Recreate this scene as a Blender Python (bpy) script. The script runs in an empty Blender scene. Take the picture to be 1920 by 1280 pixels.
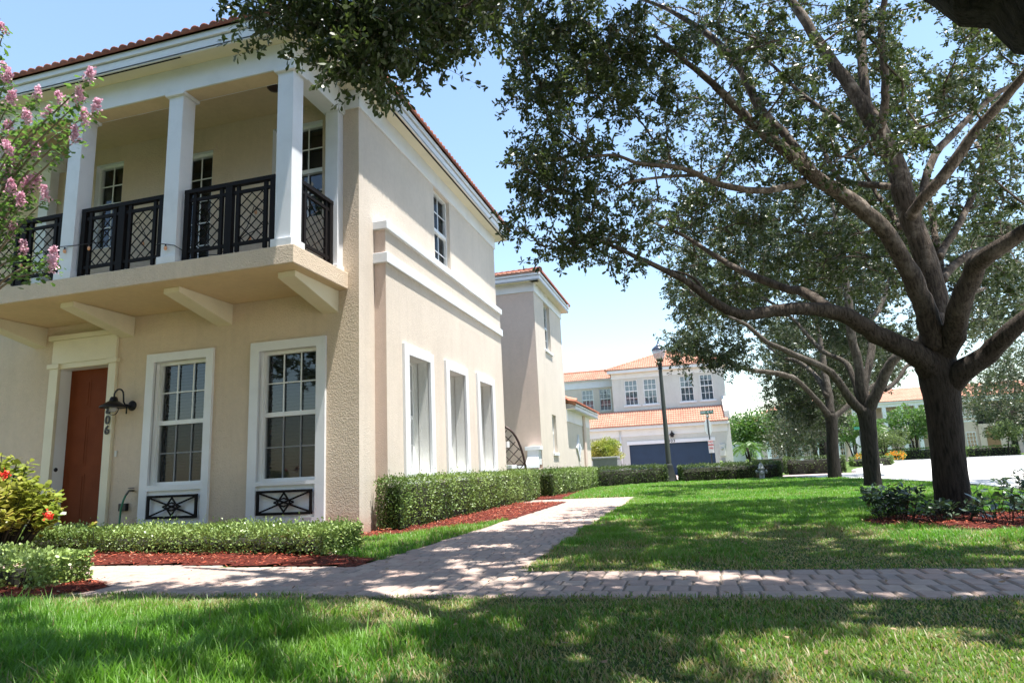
import bpy, math, random
import numpy as np
from mathutils import Vector, Matrix, Quaternion

random.seed(11)
rng = np.random.default_rng(11)
scene = bpy.context.scene
C = scene.collection
PI = math.pi

# ------------------------------------------------------------------ camera, sky, sun, exposure
cam_data = bpy.data.cameras.new('camera')
cam = bpy.data.objects.new('camera', cam_data)
C.objects.link(cam)
cam_data.sensor_width = 36
cam_data.lens = 36 * 1227.07 / 1920
cam_data.clip_start = 0.05
cam_data.clip_end = 2000
R_ = (0.96274653, 0.26630919, -0.04688851)
U_ = (0.09585166, -0.17395757, 0.98007715)
F_ = (-0.25284694, 0.94806022, 0.19300322)
cam.matrix_world = Matrix(((R_[0], U_[0], -F_[0], 0), (R_[1], U_[1], -F_[1], 0), (R_[2], U_[2], -F_[2], 0.75), (0, 0, 0, 1)))
scene.camera = cam

world = bpy.data.worlds.new('World')
scene.world = world
world.use_nodes = True
wn = world.node_tree
bg = wn.nodes['Background']
sky = wn.nodes.new('ShaderNodeTexSky')
sky.sky_type = 'NISHITA'
sky.sun_disc = False
sky.sun_elevation = math.radians(76.0)
sky.sun_rotation = math.radians(105)
sky.air_density = 1.35
sky.dust_density = 0.4
sky.ozone_density = 1.6
wn.links.new(sky.outputs[0], bg.inputs[0])
bg.inputs[1].default_value = 0.112

SUN = Vector((0.226, -0.055, 0.972)).normalized()
sd = bpy.data.lights.new('sun', 'SUN')
sd.energy = 5.0
sd.angle = math.radians(0.53)
sd.color = (1.0, 0.965, 0.90)
so = bpy.data.objects.new('sun', sd)
so.rotation_euler = SUN.to_track_quat('Z', 'Y').to_euler()
so.location = (10, -4, 40)
C.objects.link(so)

scene.view_settings.view_transform = 'Standard'
scene.view_settings.look = 'None'
scene.view_settings.exposure = 1.38
scene.view_settings.gamma = 1.0
scene.render.engine = 'CYCLES'
scene.cycles.max_bounces = 8
scene.cycles.transparent_max_bounces = 16

# ------------------------------------------------------------------ materials
def mat(name, col, rough=0.6, metal=0.0, spec=0.5):
    m = bpy.data.materials.new(name)
    m.use_nodes = True
    b = m.node_tree.nodes['Principled BSDF']
    b.inputs['Base Color'].default_value = (*col, 1)
    b.inputs['Roughness'].default_value = rough
    b.inputs['Metallic'].default_value = metal
    b.inputs['Specular IOR Level'].default_value = spec
    return m

def nd(m, t, **kw):
    n = m.node_tree.nodes.new(t)
    for k, v in kw.items():
        if k in n.inputs.keys():
            n.inputs[k].default_value = v
        else:
            setattr(n, k, v)
    return n

def lk(m, a, b):
    m.node_tree.links.new(a, b)

def bsdf(m):
    return m.node_tree.nodes['Principled BSDF']

def coords(m, scale=(1, 1, 1)):
    tc = nd(m, 'ShaderNodeTexCoord')
    mp = nd(m, 'ShaderNodeMapping')
    mp.inputs['Scale'].default_value = scale
    lk(m, tc.outputs['Object'], mp.inputs[0])
    return mp.outputs[0]

def noise(m, vec, scale, detail=3, rough=0.55):
    n = nd(m, 'ShaderNodeTexNoise')
    n.inputs['Scale'].default_value = scale
    n.inputs['Detail'].default_value = detail
    n.inputs['Roughness'].default_value = rough
    lk(m, vec, n.inputs['Vector'])
    return n.outputs['Fac']

def ramp(m, fac, stops):
    r = nd(m, 'ShaderNodeValToRGB')
    els = r.color_ramp.elements
    while len(els) < len(stops):
        els.new(0.5)
    for e, (p, c) in zip(els, stops):
        e.position = p
        e.color = (*c, 1) if len(c) == 3 else c
    lk(m, fac, r.inputs[0])
    return r.outputs[0]

def mixc(m, fac, a, b, mode='MIX'):
    n = nd(m, 'ShaderNodeMix')
    n.data_type = 'RGBA'
    n.blend_type = mode
    for s, v in ((n.inputs[0], fac), (n.inputs[6], a), (n.inputs[7], b)):
        if isinstance(v, (int, float)):
            s.default_value = v
        elif isinstance(v, tuple):
            s.default_value = (*v, 1)
        else:
            lk(m, v, s)
    return n.outputs[2]

def bump(m, h, strength, dist=0.01):
    b = nd(m, 'ShaderNodeBump')
    b.inputs['Strength'].default_value = strength
    b.inputs['Distance'].default_value = dist
    lk(m, h, b.inputs['Height'])
    lk(m, b.outputs[0], bsdf(m).inputs['Normal'])
    return b

def mathn(m, op, a, b=None):
    n = nd(m, 'ShaderNodeMath')
    n.operation = op
    for s, v in ((n.inputs[0], a), (n.inputs[1], b)):
        if v is None:
            continue
        if isinstance(v, (int, float)):
            s.default_value = v
        else:
            lk(m, v, s)
    return n.outputs[0]

def stucco(name, col, bscale=55, bstr=0.5, bdist=0.012, stain=False, var=0.06):
    m = mat(name, col, 0.9, spec=0.2)
    v = coords(m)
    big = noise(m, v, 0.9, 4)
    fine = noise(m, v, 14, 4)
    d = tuple(c * (1 - var * 1.6) for c in col)
    l = tuple(min(1, c * (1 + var)) for c in col)
    c1 = ramp(m, big, [(0.3, d), (0.7, l)])
    c2 = mixc(m, 0.25, c1, ramp(m, fine, [(0.35, tuple(c * .86 for c in col)), (0.65, tuple(min(1, c * 1.05) for c in col))]))
    st = noise(m, coords(m, (7, 7, .45)), 1.0, 4, .6)
    c2 = mixc(m, ramp(m, st, [(0.5, (0.0,) * 3), (0.72, (0.22,) * 3)]), c2, tuple(c * .72 for c in col))
    if stain:
        sx = nd(m, 'ShaderNodeSeparateXYZ')
        lk(m, v, sx.inputs[0])
        zz = mathn(m, 'ADD', sx.outputs[2], mathn(m, 'MULTIPLY', noise(m, v, 6, 4), 0.35))
        f = ramp(m, zz, [(0.12, (0.62,) * 3), (0.5, (0.0,) * 3)])
        c2 = mixc(m, f, c2, (0.42, 0.16, 0.08))
    lk(m, c2, bsdf(m).inputs['Base Color'])
    h1 = noise(m, v, bscale, 4, 0.6)
    h = ramp(m, h1, [(0.38, (0, 0, 0)), (0.62, (1, 1, 1))])
    h2 = mixc(m, 0.35, h, noise(m, v, bscale * .22, 3))
    bump(m, h2, bstr, bdist)
    return m

def paint(name, col, rough=0.45, var=0.03, bscale=30, bstr=0.12):
    m = mat(name, col, rough, spec=0.4)
    v = coords(m)
    n1 = noise(m, v, 2.2, 5, .65)
    c = ramp(m, n1, [(0.28, tuple(x * (1 - var * 3) for x in col)), (0.5, col), (0.75, tuple(min(1, x * (1 + var)) for x in col))])
    lk(m, c, bsdf(m).inputs['Base Color'])
    bump(m, noise(m, v, bscale, 4), bstr, 0.004)
    return m

BEIGE = (0.67, 0.55, 0.43)
M = {}
M['stucco'] = stucco('stucco', BEIGE, 60, 0.42, 0.011)
M['stucco_front'] = stucco('stucco_front', (0.68, 0.555, 0.425), 48, 0.6, 0.014, stain=True)
M['stucco_side'] = stucco('stucco_side', (0.67, 0.59, 0.505), 60, 0.35, 0.008, stain=True)
M['stucco_warm'] = stucco('stucco_warm', (0.66, 0.52, 0.44), 60, 0.35, 0.01)
M['stucco_pale'] = stucco('stucco_pale', (0.61, 0.60, 0.56), 60, 0.3, 0.01)
M['ceiling'] = stucco('ceiling_paint', (0.66, 0.52, 0.34), 60, 0.15, 0.005)
M['reveal'] = stucco('reveal_paint', (0.80, 0.80, 0.77), 40, 0.15, 0.006)
M['white'] = paint('white_paint', (0.74, 0.75, 0.77))
M['cream'] = paint('cream_paint', (0.72, 0.66, 0.50))
M['vinyl'] = paint('window_vinyl', (0.78, 0.79, 0.79), 0.35, 0.01, 10, 0.02)
M['screenbar'] = paint('screened_muntin', (0.75, 0.77, 0.8), 0.6, 0.01)

def door_mat():
    m = mat('door_paint', (0.17, 0.042, 0.013), 0.65, spec=0.15)
    v = coords(m)
    c = ramp(m, noise(m, v, 3, 4), [(0.3, (0.15, 0.036, 0.011)), (0.7, (0.19, 0.047, 0.015))])
    lk(m, c, bsdf(m).inputs['Base Color'])
    bump(m, noise(m, coords(m, (60, 60, 6)), 1.0, 3), 0.12, 0.003)
    return m
M['door'] = door_mat()
M['navy'] = paint('garage_paint', (0.022, 0.045, 0.085), 0.65, 0.05)
M['iron'] = mat('black_iron', (0.010, 0.008, 0.008), 0.6, 0.0, 0.12)
M['bronze'] = mat('bronze_iron', (0.035, 0.016, 0.012), 0.45, 0.3)
M['lamp_iron'] = mat('lamp_iron', (0.012, 0.013, 0.018), 0.4, 0.4)
M['dark'] = mat('dark_interior', (0.02, 0.02, 0.02), 0.9)
M['step'] = mat('dark_step', (0.02, 0.016, 0.014), 0.7)
M['hose'] = mat('hose_green', (0.02, 0.16, 0.085), 0.4)
M['brass'] = mat('brass', (0.16, 0.15, 0.14), 0.4, 0.9)
M['knob'] = mat('dark_knob', (0.03, 0.03, 0.035), 0.3, 0.8)
M['plastic'] = mat('white_plastic', (0.6, 0.6, 0.56), 0.4)
M['bulb'] = mat('amber_bulb', (0.75, 0.38, 0.2), 0.2)
M['wire'] = mat('black_wire', (0.01, 0.01, 0.01), 0.5)

def glass_mat(name, tint=(0.02, 0.025, 0.03), gl=0.5):
    m = bpy.data.materials.new(name)
    m.use_nodes = True
    nt = m.node_tree
    nt.nodes.clear()
    out = nt.nodes.new('ShaderNodeOutputMaterial')
    tr = nt.nodes.new('ShaderNodeBsdfTransparent')
    tr.inputs[0].default_value = (0.72, 0.75, 0.76, 1)
    g = nt.nodes.new('ShaderNodeBsdfGlossy')
    g.inputs['Roughness'].default_value = 0.02
    g.inputs[0].default_value = (0.9, 0.95, 1, 1)
    fr = nt.nodes.new('ShaderNodeFresnel')
    fr.inputs[0].default_value = 1.5
    mul = nt.nodes.new('ShaderNodeMath')
    mul.operation = 'MULTIPLY_ADD'
    mul.inputs[1].default_value = 0.4
    mul.inputs[2].default_value = gl * 0.1
    mx = nt.nodes.new('ShaderNodeMixShader')
    nt.links.new(fr.outputs[0], mul.inputs[0])
    nt.links.new(mul.outputs[0], mx.inputs[0])
    nt.links.new(tr.outputs[0], mx.inputs[1])
    nt.links.new(g.outputs[0], mx.inputs[2])
    nt.links.new(mx.outputs[0], out.inputs[0])
    return m
M['glass'] = glass_mat('window_glass')
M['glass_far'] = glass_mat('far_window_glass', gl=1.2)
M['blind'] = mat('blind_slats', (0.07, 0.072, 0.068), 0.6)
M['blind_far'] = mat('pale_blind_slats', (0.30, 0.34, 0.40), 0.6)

def screen_mat():
    m = bpy.data.materials.new('insect_screen')
    m.use_nodes = True
    nt = m.node_tree
    b = nt.nodes['Principled BSDF']
    b.inputs['Base Color'].default_value = (0.02, 0.02, 0.022, 1)
    b.inputs['Roughness'].default_value = 0.7
    b.inputs['Alpha'].default_value = 0.42
    return m
M['screen'] = screen_mat()

def tile_mat(name, a, b, c):
    m = mat(name, a, 0.75, spec=0.25)
    v = coords(m)
    n1 = noise(m, v, 3.5, 5, .7)
    n2 = noise(m, v, 0.7, 3)
    col = ramp(m, n1, [(0.3, c), (0.48, a), (0.7, b)])
    col = mixc(m, 0.35, col, ramp(m, n2, [(0.35, c), (0.65, b)]))
    lk(m, col, bsdf(m).inputs['Base Color'])
    bump(m, noise(m, v, 60, 4), 0.3, 0.004)
    return m
M['tile'] = tile_mat('terracotta_tile', (0.27, 0.085, 0.045), (0.38, 0.14, 0.08), (0.12, 0.04, 0.025))
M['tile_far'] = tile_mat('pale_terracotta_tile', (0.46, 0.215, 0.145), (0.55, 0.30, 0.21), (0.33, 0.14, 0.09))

def island_random(m):
    g = nd(m, 'ShaderNodeNewGeometry')
    return g.outputs['Random Per Island']

def leaf_mat(name, stops, rough=0.38, trans=0.35, tcol=(0.22, 0.34, 0.05), spec=0.5):
    m = mat(name, stops[0][1], rough, spec=spec)
    nt = m.node_tree
    r = island_random(m)
    col = ramp(m, r, stops)
    v = coords(m)
    col = mixc(m, 0.5, col, ramp(m, noise(m, v, 0.9, 2), [(0.3, tuple(x * .7 for x in stops[0][1])), (0.7, stops[-1][1])]))
    lk(m, col, bsdf(m).inputs['Base Color'])
    tr = nd(m, 'ShaderNodeBsdfTranslucent')
    tc = mixc(m, 0.6, col, tcol)
    lk(m, tc, tr.inputs[0])
    mx = nd(m, 'ShaderNodeMixShader')
    mx.inputs[0].default_value = trans
    out = nt.nodes['Material Output']
    lk(m, bsdf(m).outputs[0], mx.inputs[1])
    lk(m, tr.outputs[0], mx.inputs[2])
    lk(m, mx.outputs[0], out.inputs[0])
    return m
M['oak_leaf'] = leaf_mat('oak_leaf', [(0.0, (0.022, 0.036, 0.016)), (0.5, (0.042, 0.067, 0.026)), (0.85, (0.07, 0.105, 0.032)), (1.0, (0.10, 0.12, 0.03))], 0.4, 0.24, (0.13, 0.20, 0.035), 0.5)
M['oak_leaf_mid'] = leaf_mat('oak_leaf_mid', [(0.0, (0.018, 0.034, 0.014)), (0.5, (0.036, 0.062, 0.024)), (1.0, (0.09, 0.11, 0.05))], 0.42, 0.22, (0.13, 0.19, 0.045), 0.5)
M['hedge_leaf'] = leaf_mat('hedge_leaf', [(0.0, (0.04, 0.085, 0.02)), (0.5, (0.11, 0.20, 0.04)), (0.85, (0.22, 0.34, 0.07)), (1.0, (0.36, 0.46, 0.14))], 0.42, 0.16, (0.3, 0.45, 0.07))
M['front_hedge_leaf'] = leaf_mat('front_hedge_leaf', [(0.0, (0.05, 0.10, 0.025)), (0.4, (0.15, 0.25, 0.06)), (0.8, (0.28, 0.42, 0.09)), (1.0, (0.46, 0.56, 0.20))], 0.4, 0.16, (0.4, 0.55, 0.1))
M['shaded_hedge_leaf'] = leaf_mat('shaded_hedge_leaf', [(0.0, (0.02, 0.045, 0.012)), (0.6, (0.05, 0.095, 0.022)), (1.0, (0.14, 0.20, 0.05))], 0.5, 0.2, (0.2, 0.3, 0.05))  # hedge leaf darkened: the shaded hedge side is put into the colour
M['lime_leaf'] = leaf_mat('lime_leaf', [(0.0, (0.12, 0.20, 0.025)), (0.5, (0.32, 0.42, 0.07)), (0.92, (0.50, 0.56, 0.14)), (1.0, (0.45, 0.2, 0.05))], 0.35, 0.3, (0.5, 0.6, 0.08))
M['myrtle_leaf'] = leaf_mat('myrtle_leaf', [(0.0, (0.04, 0.09, 0.02)), (0.6, (0.08, 0.17, 0.04)), (1.0, (0.16, 0.26, 0.07))], 0.32, 0.35, (0.22, 0.42, 0.06))
M['blossom'] = leaf_mat('blossom', [(0.0, (0.66, 0.32, 0.45)), (0.5, (0.84, 0.52, 0.64)), (1.0, (0.9, 0.72, 0.78))], 0.7, 0.3, (0.85, 0.4, 0.55), 0.2)
M['shrub_leaf'] = leaf_mat('shrub_leaf', [(0.0, (0.015, 0.035, 0.017)), (0.6, (0.03, 0.06, 0.03)), (1.0, (0.11, 0.17, 0.10))], 0.3, 0.15, (0.1, 0.2, 0.05), 0.7)
M['red_flower'] = mat('red_flower', (0.75, 0.04, 0.02), 0.6)
M['orange_flower'] = mat('orange_flower', (0.85, 0.36, 0.03), 0.6)

def grass_mat():
    m = mat('grass_blade', (0.08, 0.16, 0.03), 0.45, spec=0.35)
    a = nd(m, 'ShaderNodeVertexColor')
    a.layer_name = 'Col'
    lk(m, a.outputs[0], bsdf(m).inputs['Base Color'])
    tr = nd(m, 'ShaderNodeBsdfTranslucent')
    lk(m, mixc(m, 1.0, a.outputs[0], (1.5, 1.7, 0.9), 'MULTIPLY'), tr.inputs[0])
    mx = nd(m, 'ShaderNodeMixShader')
    mx.inputs[0].default_value = 0.38
    lk(m, bsdf(m).outputs[0], mx.inputs[1])
    lk(m, tr.outputs[0], mx.inputs[2])
    lk(m, mx.outputs[0], m.node_tree.nodes['Material Output'].inputs[0])
    return m
M['grass'] = grass_mat()

def ground_mat():
    m = mat('lawn_soil', (0.05, 0.08, 0.02), 0.95, spec=0.1)
    v = coords(m)
    c = ramp(m, noise(m, v, 8, 6, .7), [(0.3, (0.030, 0.045, 0.014)), (0.55, (0.05, 0.085, 0.02)), (0.75, (0.11, 0.10, 0.045))])
    far = ramp(m, noise(m, v, 1.2, 5, .65), [(0.3, (0.06, 0.10, 0.025)), (0.7, (0.10, 0.15, 0.04))])
    sx = nd(m, 'ShaderNodeSeparateXYZ')
    lk(m, v, sx.inputs[0])
    f = ramp(m, mathn(m, 'DIVIDE', sx.outputs[1], 100.0), [(0.2, (0, 0, 0)), (0.3, (1, 1, 1))])
    lk(m, mixc(m, f, c, far), bsdf(m).inputs['Base Color'])
    bump(m, noise(m, v, 25, 5), 0.6, 0.02)
    return m
M['ground'] = ground_mat()

def road_mat():
    m = mat('pale_concrete', (0.56, 0.54, 0.5), 0.85, spec=0.2)
    v = coords(m)
    c = ramp(m, noise(m, v, 0.35, 5, .6), [(0.3, (0.50, 0.475, 0.44)), (0.7, (0.60, 0.58, 0.54))])
    c = mixc(m, 0.3, c, ramp(m, noise(m, v, 18, 5), [(0.3, (0.42, 0.4, 0.37)), (0.7, (0.66, 0.64, 0.6))]))
    lk(m, c, bsdf(m).inputs['Base Color'])
    return m
M['road'] = road_mat()
M['kerb'] = paint('kerb_concrete', (0.62, 0.61, 0.58), 0.85, 0.08)

def paver_mat(name, stops, bs=40):
    m = mat(name, (0.4, 0.3, 0.25), 0.85, spec=0.25)
    v = coords(m)
    c = ramp(m, island_random(m), stops)
    c = mixc(m, 0.45, c, ramp(m, noise(m, v, 9, 6, .7), [(0.3, (0.21, 0.165, 0.15)), (0.7, (0.44, 0.35, 0.31))]))
    lk(m, c, bsdf(m).inputs['Base Color'])
    bump(m, noise(m, v, bs, 5, .7), 0.55, 0.006)
    return m
M['paver'] = paver_mat('paver', [(0.0, (0.24, 0.205, 0.185)), (0.35, (0.40, 0.265, 0.21)), (0.7, (0.32, 0.25, 0.21)), (1.0, (0.45, 0.345, 0.275))])
M['joint'] = mat('joint_sand', (0.15, 0.12, 0.095), 0.95)

def drive_mat():
    m = mat('pink_driveway', (0.45, 0.28, 0.25), 0.85)
    v = coords(m)
    b = nd(m, 'ShaderNodeTexBrick')
    b.inputs['Scale'].default_value = 5
    b.inputs['Color1'].default_value = (0.44, 0.33, 0.30, 1)
    b.inputs['Color2'].default_value = (0.38, 0.30, 0.28, 1)
    b.inputs['Mortar'].default_value = (0.2, 0.15, 0.14, 1)
    lk(m, v, b.inputs[0])
    lk(m, b.outputs[0], bsdf(m).inputs['Base Color'])
    return m
M['drive'] = drive_mat()

def mulch_mat(name, chips):
    m = mat(name, (0.25, 0.05, 0.02), 0.85, spec=0.2)
    v = coords(m)
    if chips:
        c = ramp(m, island_random(m), [(0.0, (0.07, 0.018, 0.010)), (0.45, (0.27, 0.048, 0.026)), (0.85, (0.40, 0.11, 0.06)), (1.0, (0.42, 0.28, 0.19))])
    else:
        c = ramp(m, noise(m, v, 45, 5, .7), [(0.35, (0.03, 0.006, 0.004)), (0.65, (0.15, 0.025, 0.014))])
        bump(m, noise(m, v, 50, 5), 0.9, 0.03)
    lk(m, c, bsdf(m).inputs['Base Color'])
    return m
M['mulch'] = mulch_mat('mulch_bed', False)
M['chips'] = mulch_mat('mulch_chips', True)

def bark_mat(name, dark, mid, pale, bs=1.0, dist=0.03):
    m = mat(name, mid, 0.9, spec=0.2)
    v = coords(m)
    vs = coords(m, (42 * bs, 42 * bs, 6 * bs))
    ridges = noise(m, vs, 1.0, 5, .65)
    c = ramp(m, ridges, [(0.35, dark), (0.55, mid), (0.8, tuple(x * 1.3 for x in mid))])
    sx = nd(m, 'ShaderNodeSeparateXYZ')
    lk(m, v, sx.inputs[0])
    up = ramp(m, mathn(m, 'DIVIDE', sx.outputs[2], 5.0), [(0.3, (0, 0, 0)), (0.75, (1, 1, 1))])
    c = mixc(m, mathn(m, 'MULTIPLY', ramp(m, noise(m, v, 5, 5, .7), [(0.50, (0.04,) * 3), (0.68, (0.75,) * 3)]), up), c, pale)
    c = mixc(m, up, mixc(m, 1.0, c, (0.32, 0.33, 0.34), 'MULTIPLY'), c)  # lower bark darkened, deep trunk shade painted into the colour
    lk(m, c, bsdf(m).inputs['Base Color'])
    hh = mixc(m, 0.3, ridges, noise(m, v, 60, 4))
    bump(m, hh, 0.9, dist)
    return m
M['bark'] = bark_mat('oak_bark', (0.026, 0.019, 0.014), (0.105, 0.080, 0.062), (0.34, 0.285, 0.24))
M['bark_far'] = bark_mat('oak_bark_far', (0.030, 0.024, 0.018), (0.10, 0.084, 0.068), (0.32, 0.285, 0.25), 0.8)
M['twig'] = mat('twig_bark', (0.22, 0.17, 0.13), 0.85)
M['hedge_wood_shade'] = mat('hedge_wood_shade', (0.016, 0.015, 0.008), 0.9)
M['concrete_post'] = paint('lamp_post_concrete', (0.06, 0.07, 0.062), 0.6, 0.08)
M['lamp_base'] = mat('lamp_base_paint', (0.025, 0.03, 0.027), 0.7, spec=0.15)
M['silver'] = mat('hydrant_paint', (0.26, 0.28, 0.28), 0.55, 0.1)
M['ac'] = mat('ac_metal', (0.30, 0.30, 0.31), 0.5, 0.0)
M['sign_green'] = mat('sign_green', (0.0, 0.16, 0.10), 0.4)
M['sign_white'] = mat('sign_white', (0.78, 0.76, 0.76), 0.4)
M['sign_back'] = mat('sign_back_aluminium', (0.42, 0.46, 0.47), 0.45, 0.5)
M['sign_red'] = mat('sign_red', (0.6, 0.05, 0.06), 0.4)
M['sign_post'] = mat('sign_post_dark', (0.03, 0.035, 0.035), 0.5, 0.4)
M['number'] = mat('black_numeral', (0.01, 0.01, 0.012), 0.4)
def globe_mat():
    m = mat('lamp_globe', (0.62, 0.62, 0.68), 0.18)
    b = bsdf(m)
    b.inputs['Alpha'].default_value = 0.62
    return m
M['globe'] = globe_mat()

# ------------------------------------------------------------------ object helpers
def tag(o, label=None, cat=None, group=None, kind=None):
    if label: o['label'] = label
    if cat: o['category'] = cat
    if group: o['group'] = group
    if kind: o['kind'] = kind
    return o

def thing(name, label, cat, loc=(0, 0, 0), group=None):
    o = bpy.data.objects.new(name, None)
    o.empty_display_size = 0.2
    o.location = loc
    C.objects.link(o)
    return tag(o, label, cat, group)

def link(name, me, m, parent=None):
    o = bpy.data.objects.new(name, me)
    if m is not None and len(me.materials) == 0:
        me.materials.append(m)
    C.objects.link(o)
    if parent is not None:
        o.parent = parent
        # world-space meshes: cancel the parents' offset
        off = Vector((0, 0, 0))
        p = parent
        while p is not None:
            off += p.location
            p = p.parent
        o.location = -off
    return o

class MB:
    def __init__(s):
        s.v = []; s.f = []
    def add(s, vs, fs):
        n = len(s.v)
        s.v.extend([tuple(v) for v in vs])
        s.f.extend([tuple(i + n for i in f) for f in fs])
        return s
    def box(s, x0, x1, y0, y1, z0, z1):
        if x0 > x1: x0, x1 = x1, x0
        if y0 > y1: y0, y1 = y1, y0
        if z0 > z1: z0, z1 = z1, z0
        return s.add([(x0, y0, z0), (x1, y0, z0), (x1, y1, z0), (x0, y1, z0), (x0, y0, z1), (x1, y0, z1), (x1, y1, z1), (x0, y1, z1)],
                     [(0, 3, 2, 1), (4, 5, 6, 7), (0, 1, 5, 4), (1, 2, 6, 5), (2, 3, 7, 6), (3, 0, 4, 7)])
    def mbox(s, mp, a0, a1, b0, b1, c0, c1):
        p = [mp(a0, b0, c0), mp(a1, b1, c1)]
        return s.box(p[0][0], p[1][0], p[0][1], p[1][1], p[0][2], p[1][2])
    def quad(s, a, b, c, d):
        return s.add([a, b, c, d], [(0, 1, 2, 3)])
    def prism(s, pts, d):
        n = len(pts)
        top = [tuple(p[i] + d[i] for i in range(3)) for p in pts]
        return s.add(list(pts) + top, [tuple(range(n))[::-1], tuple(range(n, 2 * n))] + [(i, (i + 1) % n, n + (i + 1) % n, n + i) for i in range(n)])
    def tube(s, pts, rs, n=8, cap=True, wob=0.0):
        pts = [Vector(p) for p in pts]
        if not hasattr(rs, '__len__'): rs = [rs] * len(pts)
        base = len(s.v)
        t = (pts[1] - pts[0]).normalized()
        ref = Vector((0, 0, 1)) if abs(t.z) < 0.9 else Vector((1, 0, 0))
        u = t.cross(ref).normalized()
        for i, p in enumerate(pts):
            if i == 0: tt = pts[1] - pts[0]
            elif i == len(pts) - 1: tt = pts[-1] - pts[-2]
            else: tt = (pts[i + 1] - pts[i - 1])
            tt.normalize()
            u = (u - tt * u.dot(tt)).normalized()
            w = tt.cross(u)
            for k in range(n):
                a = 2 * PI * k / n
                r = rs[i] * (1 + (random.uniform(-wob, wob) if wob else 0))
                s.v.append(tuple(p + (u * math.cos(a) + w * math.sin(a)) * r))
        for i in range(len(pts) - 1):
            for k in range(n):
                k2 = (k + 1) % n
                s.f.append((base + i * n + k, base + i * n + k2, base + (i + 1) * n + k2, base + (i + 1) * n + k))
        if cap:
            s.f.append(tuple(base + k for k in range(n))[::-1])
            s.f.append(tuple(base + (len(pts) - 1) * n + k for k in range(n)))
        return s
    def lathe(s, prof, c, n=20, axis=(0, 0, 1)):
        ax = Vector(axis).normalized()
        ref = Vector((1, 0, 0)) if abs(ax.x) < .9 else Vector((0, 1, 0))
        u = ax.cross(ref).normalized(); w = ax.cross(u)
        c = Vector(c); base = len(s.v)
        for r, h in prof:
            for k in range(n):
                a = 2 * PI * k / n
                s.v.append(tuple(c + ax * h + (u * math.cos(a) + w * math.sin(a)) * r))
        for i in range(len(prof) - 1):
            for k in range(n):
                k2 = (k + 1) % n
                s.f.append((base + i * n + k, base + i * n + k2, base + (i + 1) * n + k2, base + (i + 1) * n + k))
        s.f.append(tuple(base + k for k in range(n))[::-1])
        s.f.append(tuple(base + (len(prof) - 1) * n + k for k in range(n)))
        return s
    def build(s, name, m, parent=None, smooth=False, bevel=0):
        me = bpy.data.meshes.new(name)
        me.from_pydata(s.v, [], s.f)
        if smooth:
            me.polygons.foreach_set('use_smooth', [True] * len(me.polygons))
        me.update()
        o = link(name, me, m, parent)
        if bevel:
            b = o.modifiers.new('bevel', 'BEVEL')
            b.width = bevel; b.segments = 2; b.limit_method = 'ANGLE'
        return o

def np_mesh(name, verts, loops, totals, m, parent=None, colors=None, smooth=False):
    me = bpy.data.meshes.new(name)
    me.vertices.add(len(verts))
    me.vertices.foreach_set('co', np.asarray(verts, dtype=np.float32).ravel())
    me.loops.add(len(loops))
    me.loops.foreach_set('vertex_index', np.asarray(loops, dtype=np.int32))
    totals = np.asarray(totals, dtype=np.int32)
    starts = np.concatenate([[0], np.cumsum(totals)[:-1]]).astype(np.int32)
    me.polygons.add(len(totals))
    me.polygons.foreach_set('loop_start', starts)
    me.polygons.foreach_set('loop_total', totals)
    if smooth:
        me.polygons.foreach_set('use_smooth', np.ones(len(totals), dtype=bool))
    me.update(calc_edges=True)
    if colors is not None:
        ca = me.color_attributes.new('Col', 'FLOAT_COLOR', 'POINT')
        ca.data.foreach_set('color', np.asarray(colors, dtype=np.float32).ravel())
    return link(name, me, m, parent)

def unit(a):
    return a / np.maximum(np.linalg.norm(a, axis=-1, keepdims=True), 1e-9)

def leaves(name, P, D, L, W, m, parent=None, hexa=True, N=None):
    """P base points, D directions (n,3); L, W lengths and widths (n,)"""
    n = len(P)
    D = unit(D)
    if N is None:
        N = rng.normal(size=(n, 3))
    S = unit(np.cross(D, N))
    Nn = np.cross(S, D)
    L = L[:, None]; W = W[:, None]
    if hexa:
        cup = -0.12 * L * Nn
        V = np.stack([P, P + D * L * .38 + S * W * .36, P + D * L * .75 + S * W * .5 + cup * .5, P + D * L + cup, P + D * L * .75 - S * W * .5 + cup * .5, P + D * L * .38 - S * W * .36], 1)
        k = 6
    else:
        V = np.stack([P, P + D * L * .55 + S * W * .5, P + D * L, P + D * L * .55 - S * W * .5], 1)
        k = 4
    return np_mesh(name, V.reshape(-1, 3), np.arange(n * k), np.full(n, k), m, parent)

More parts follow.
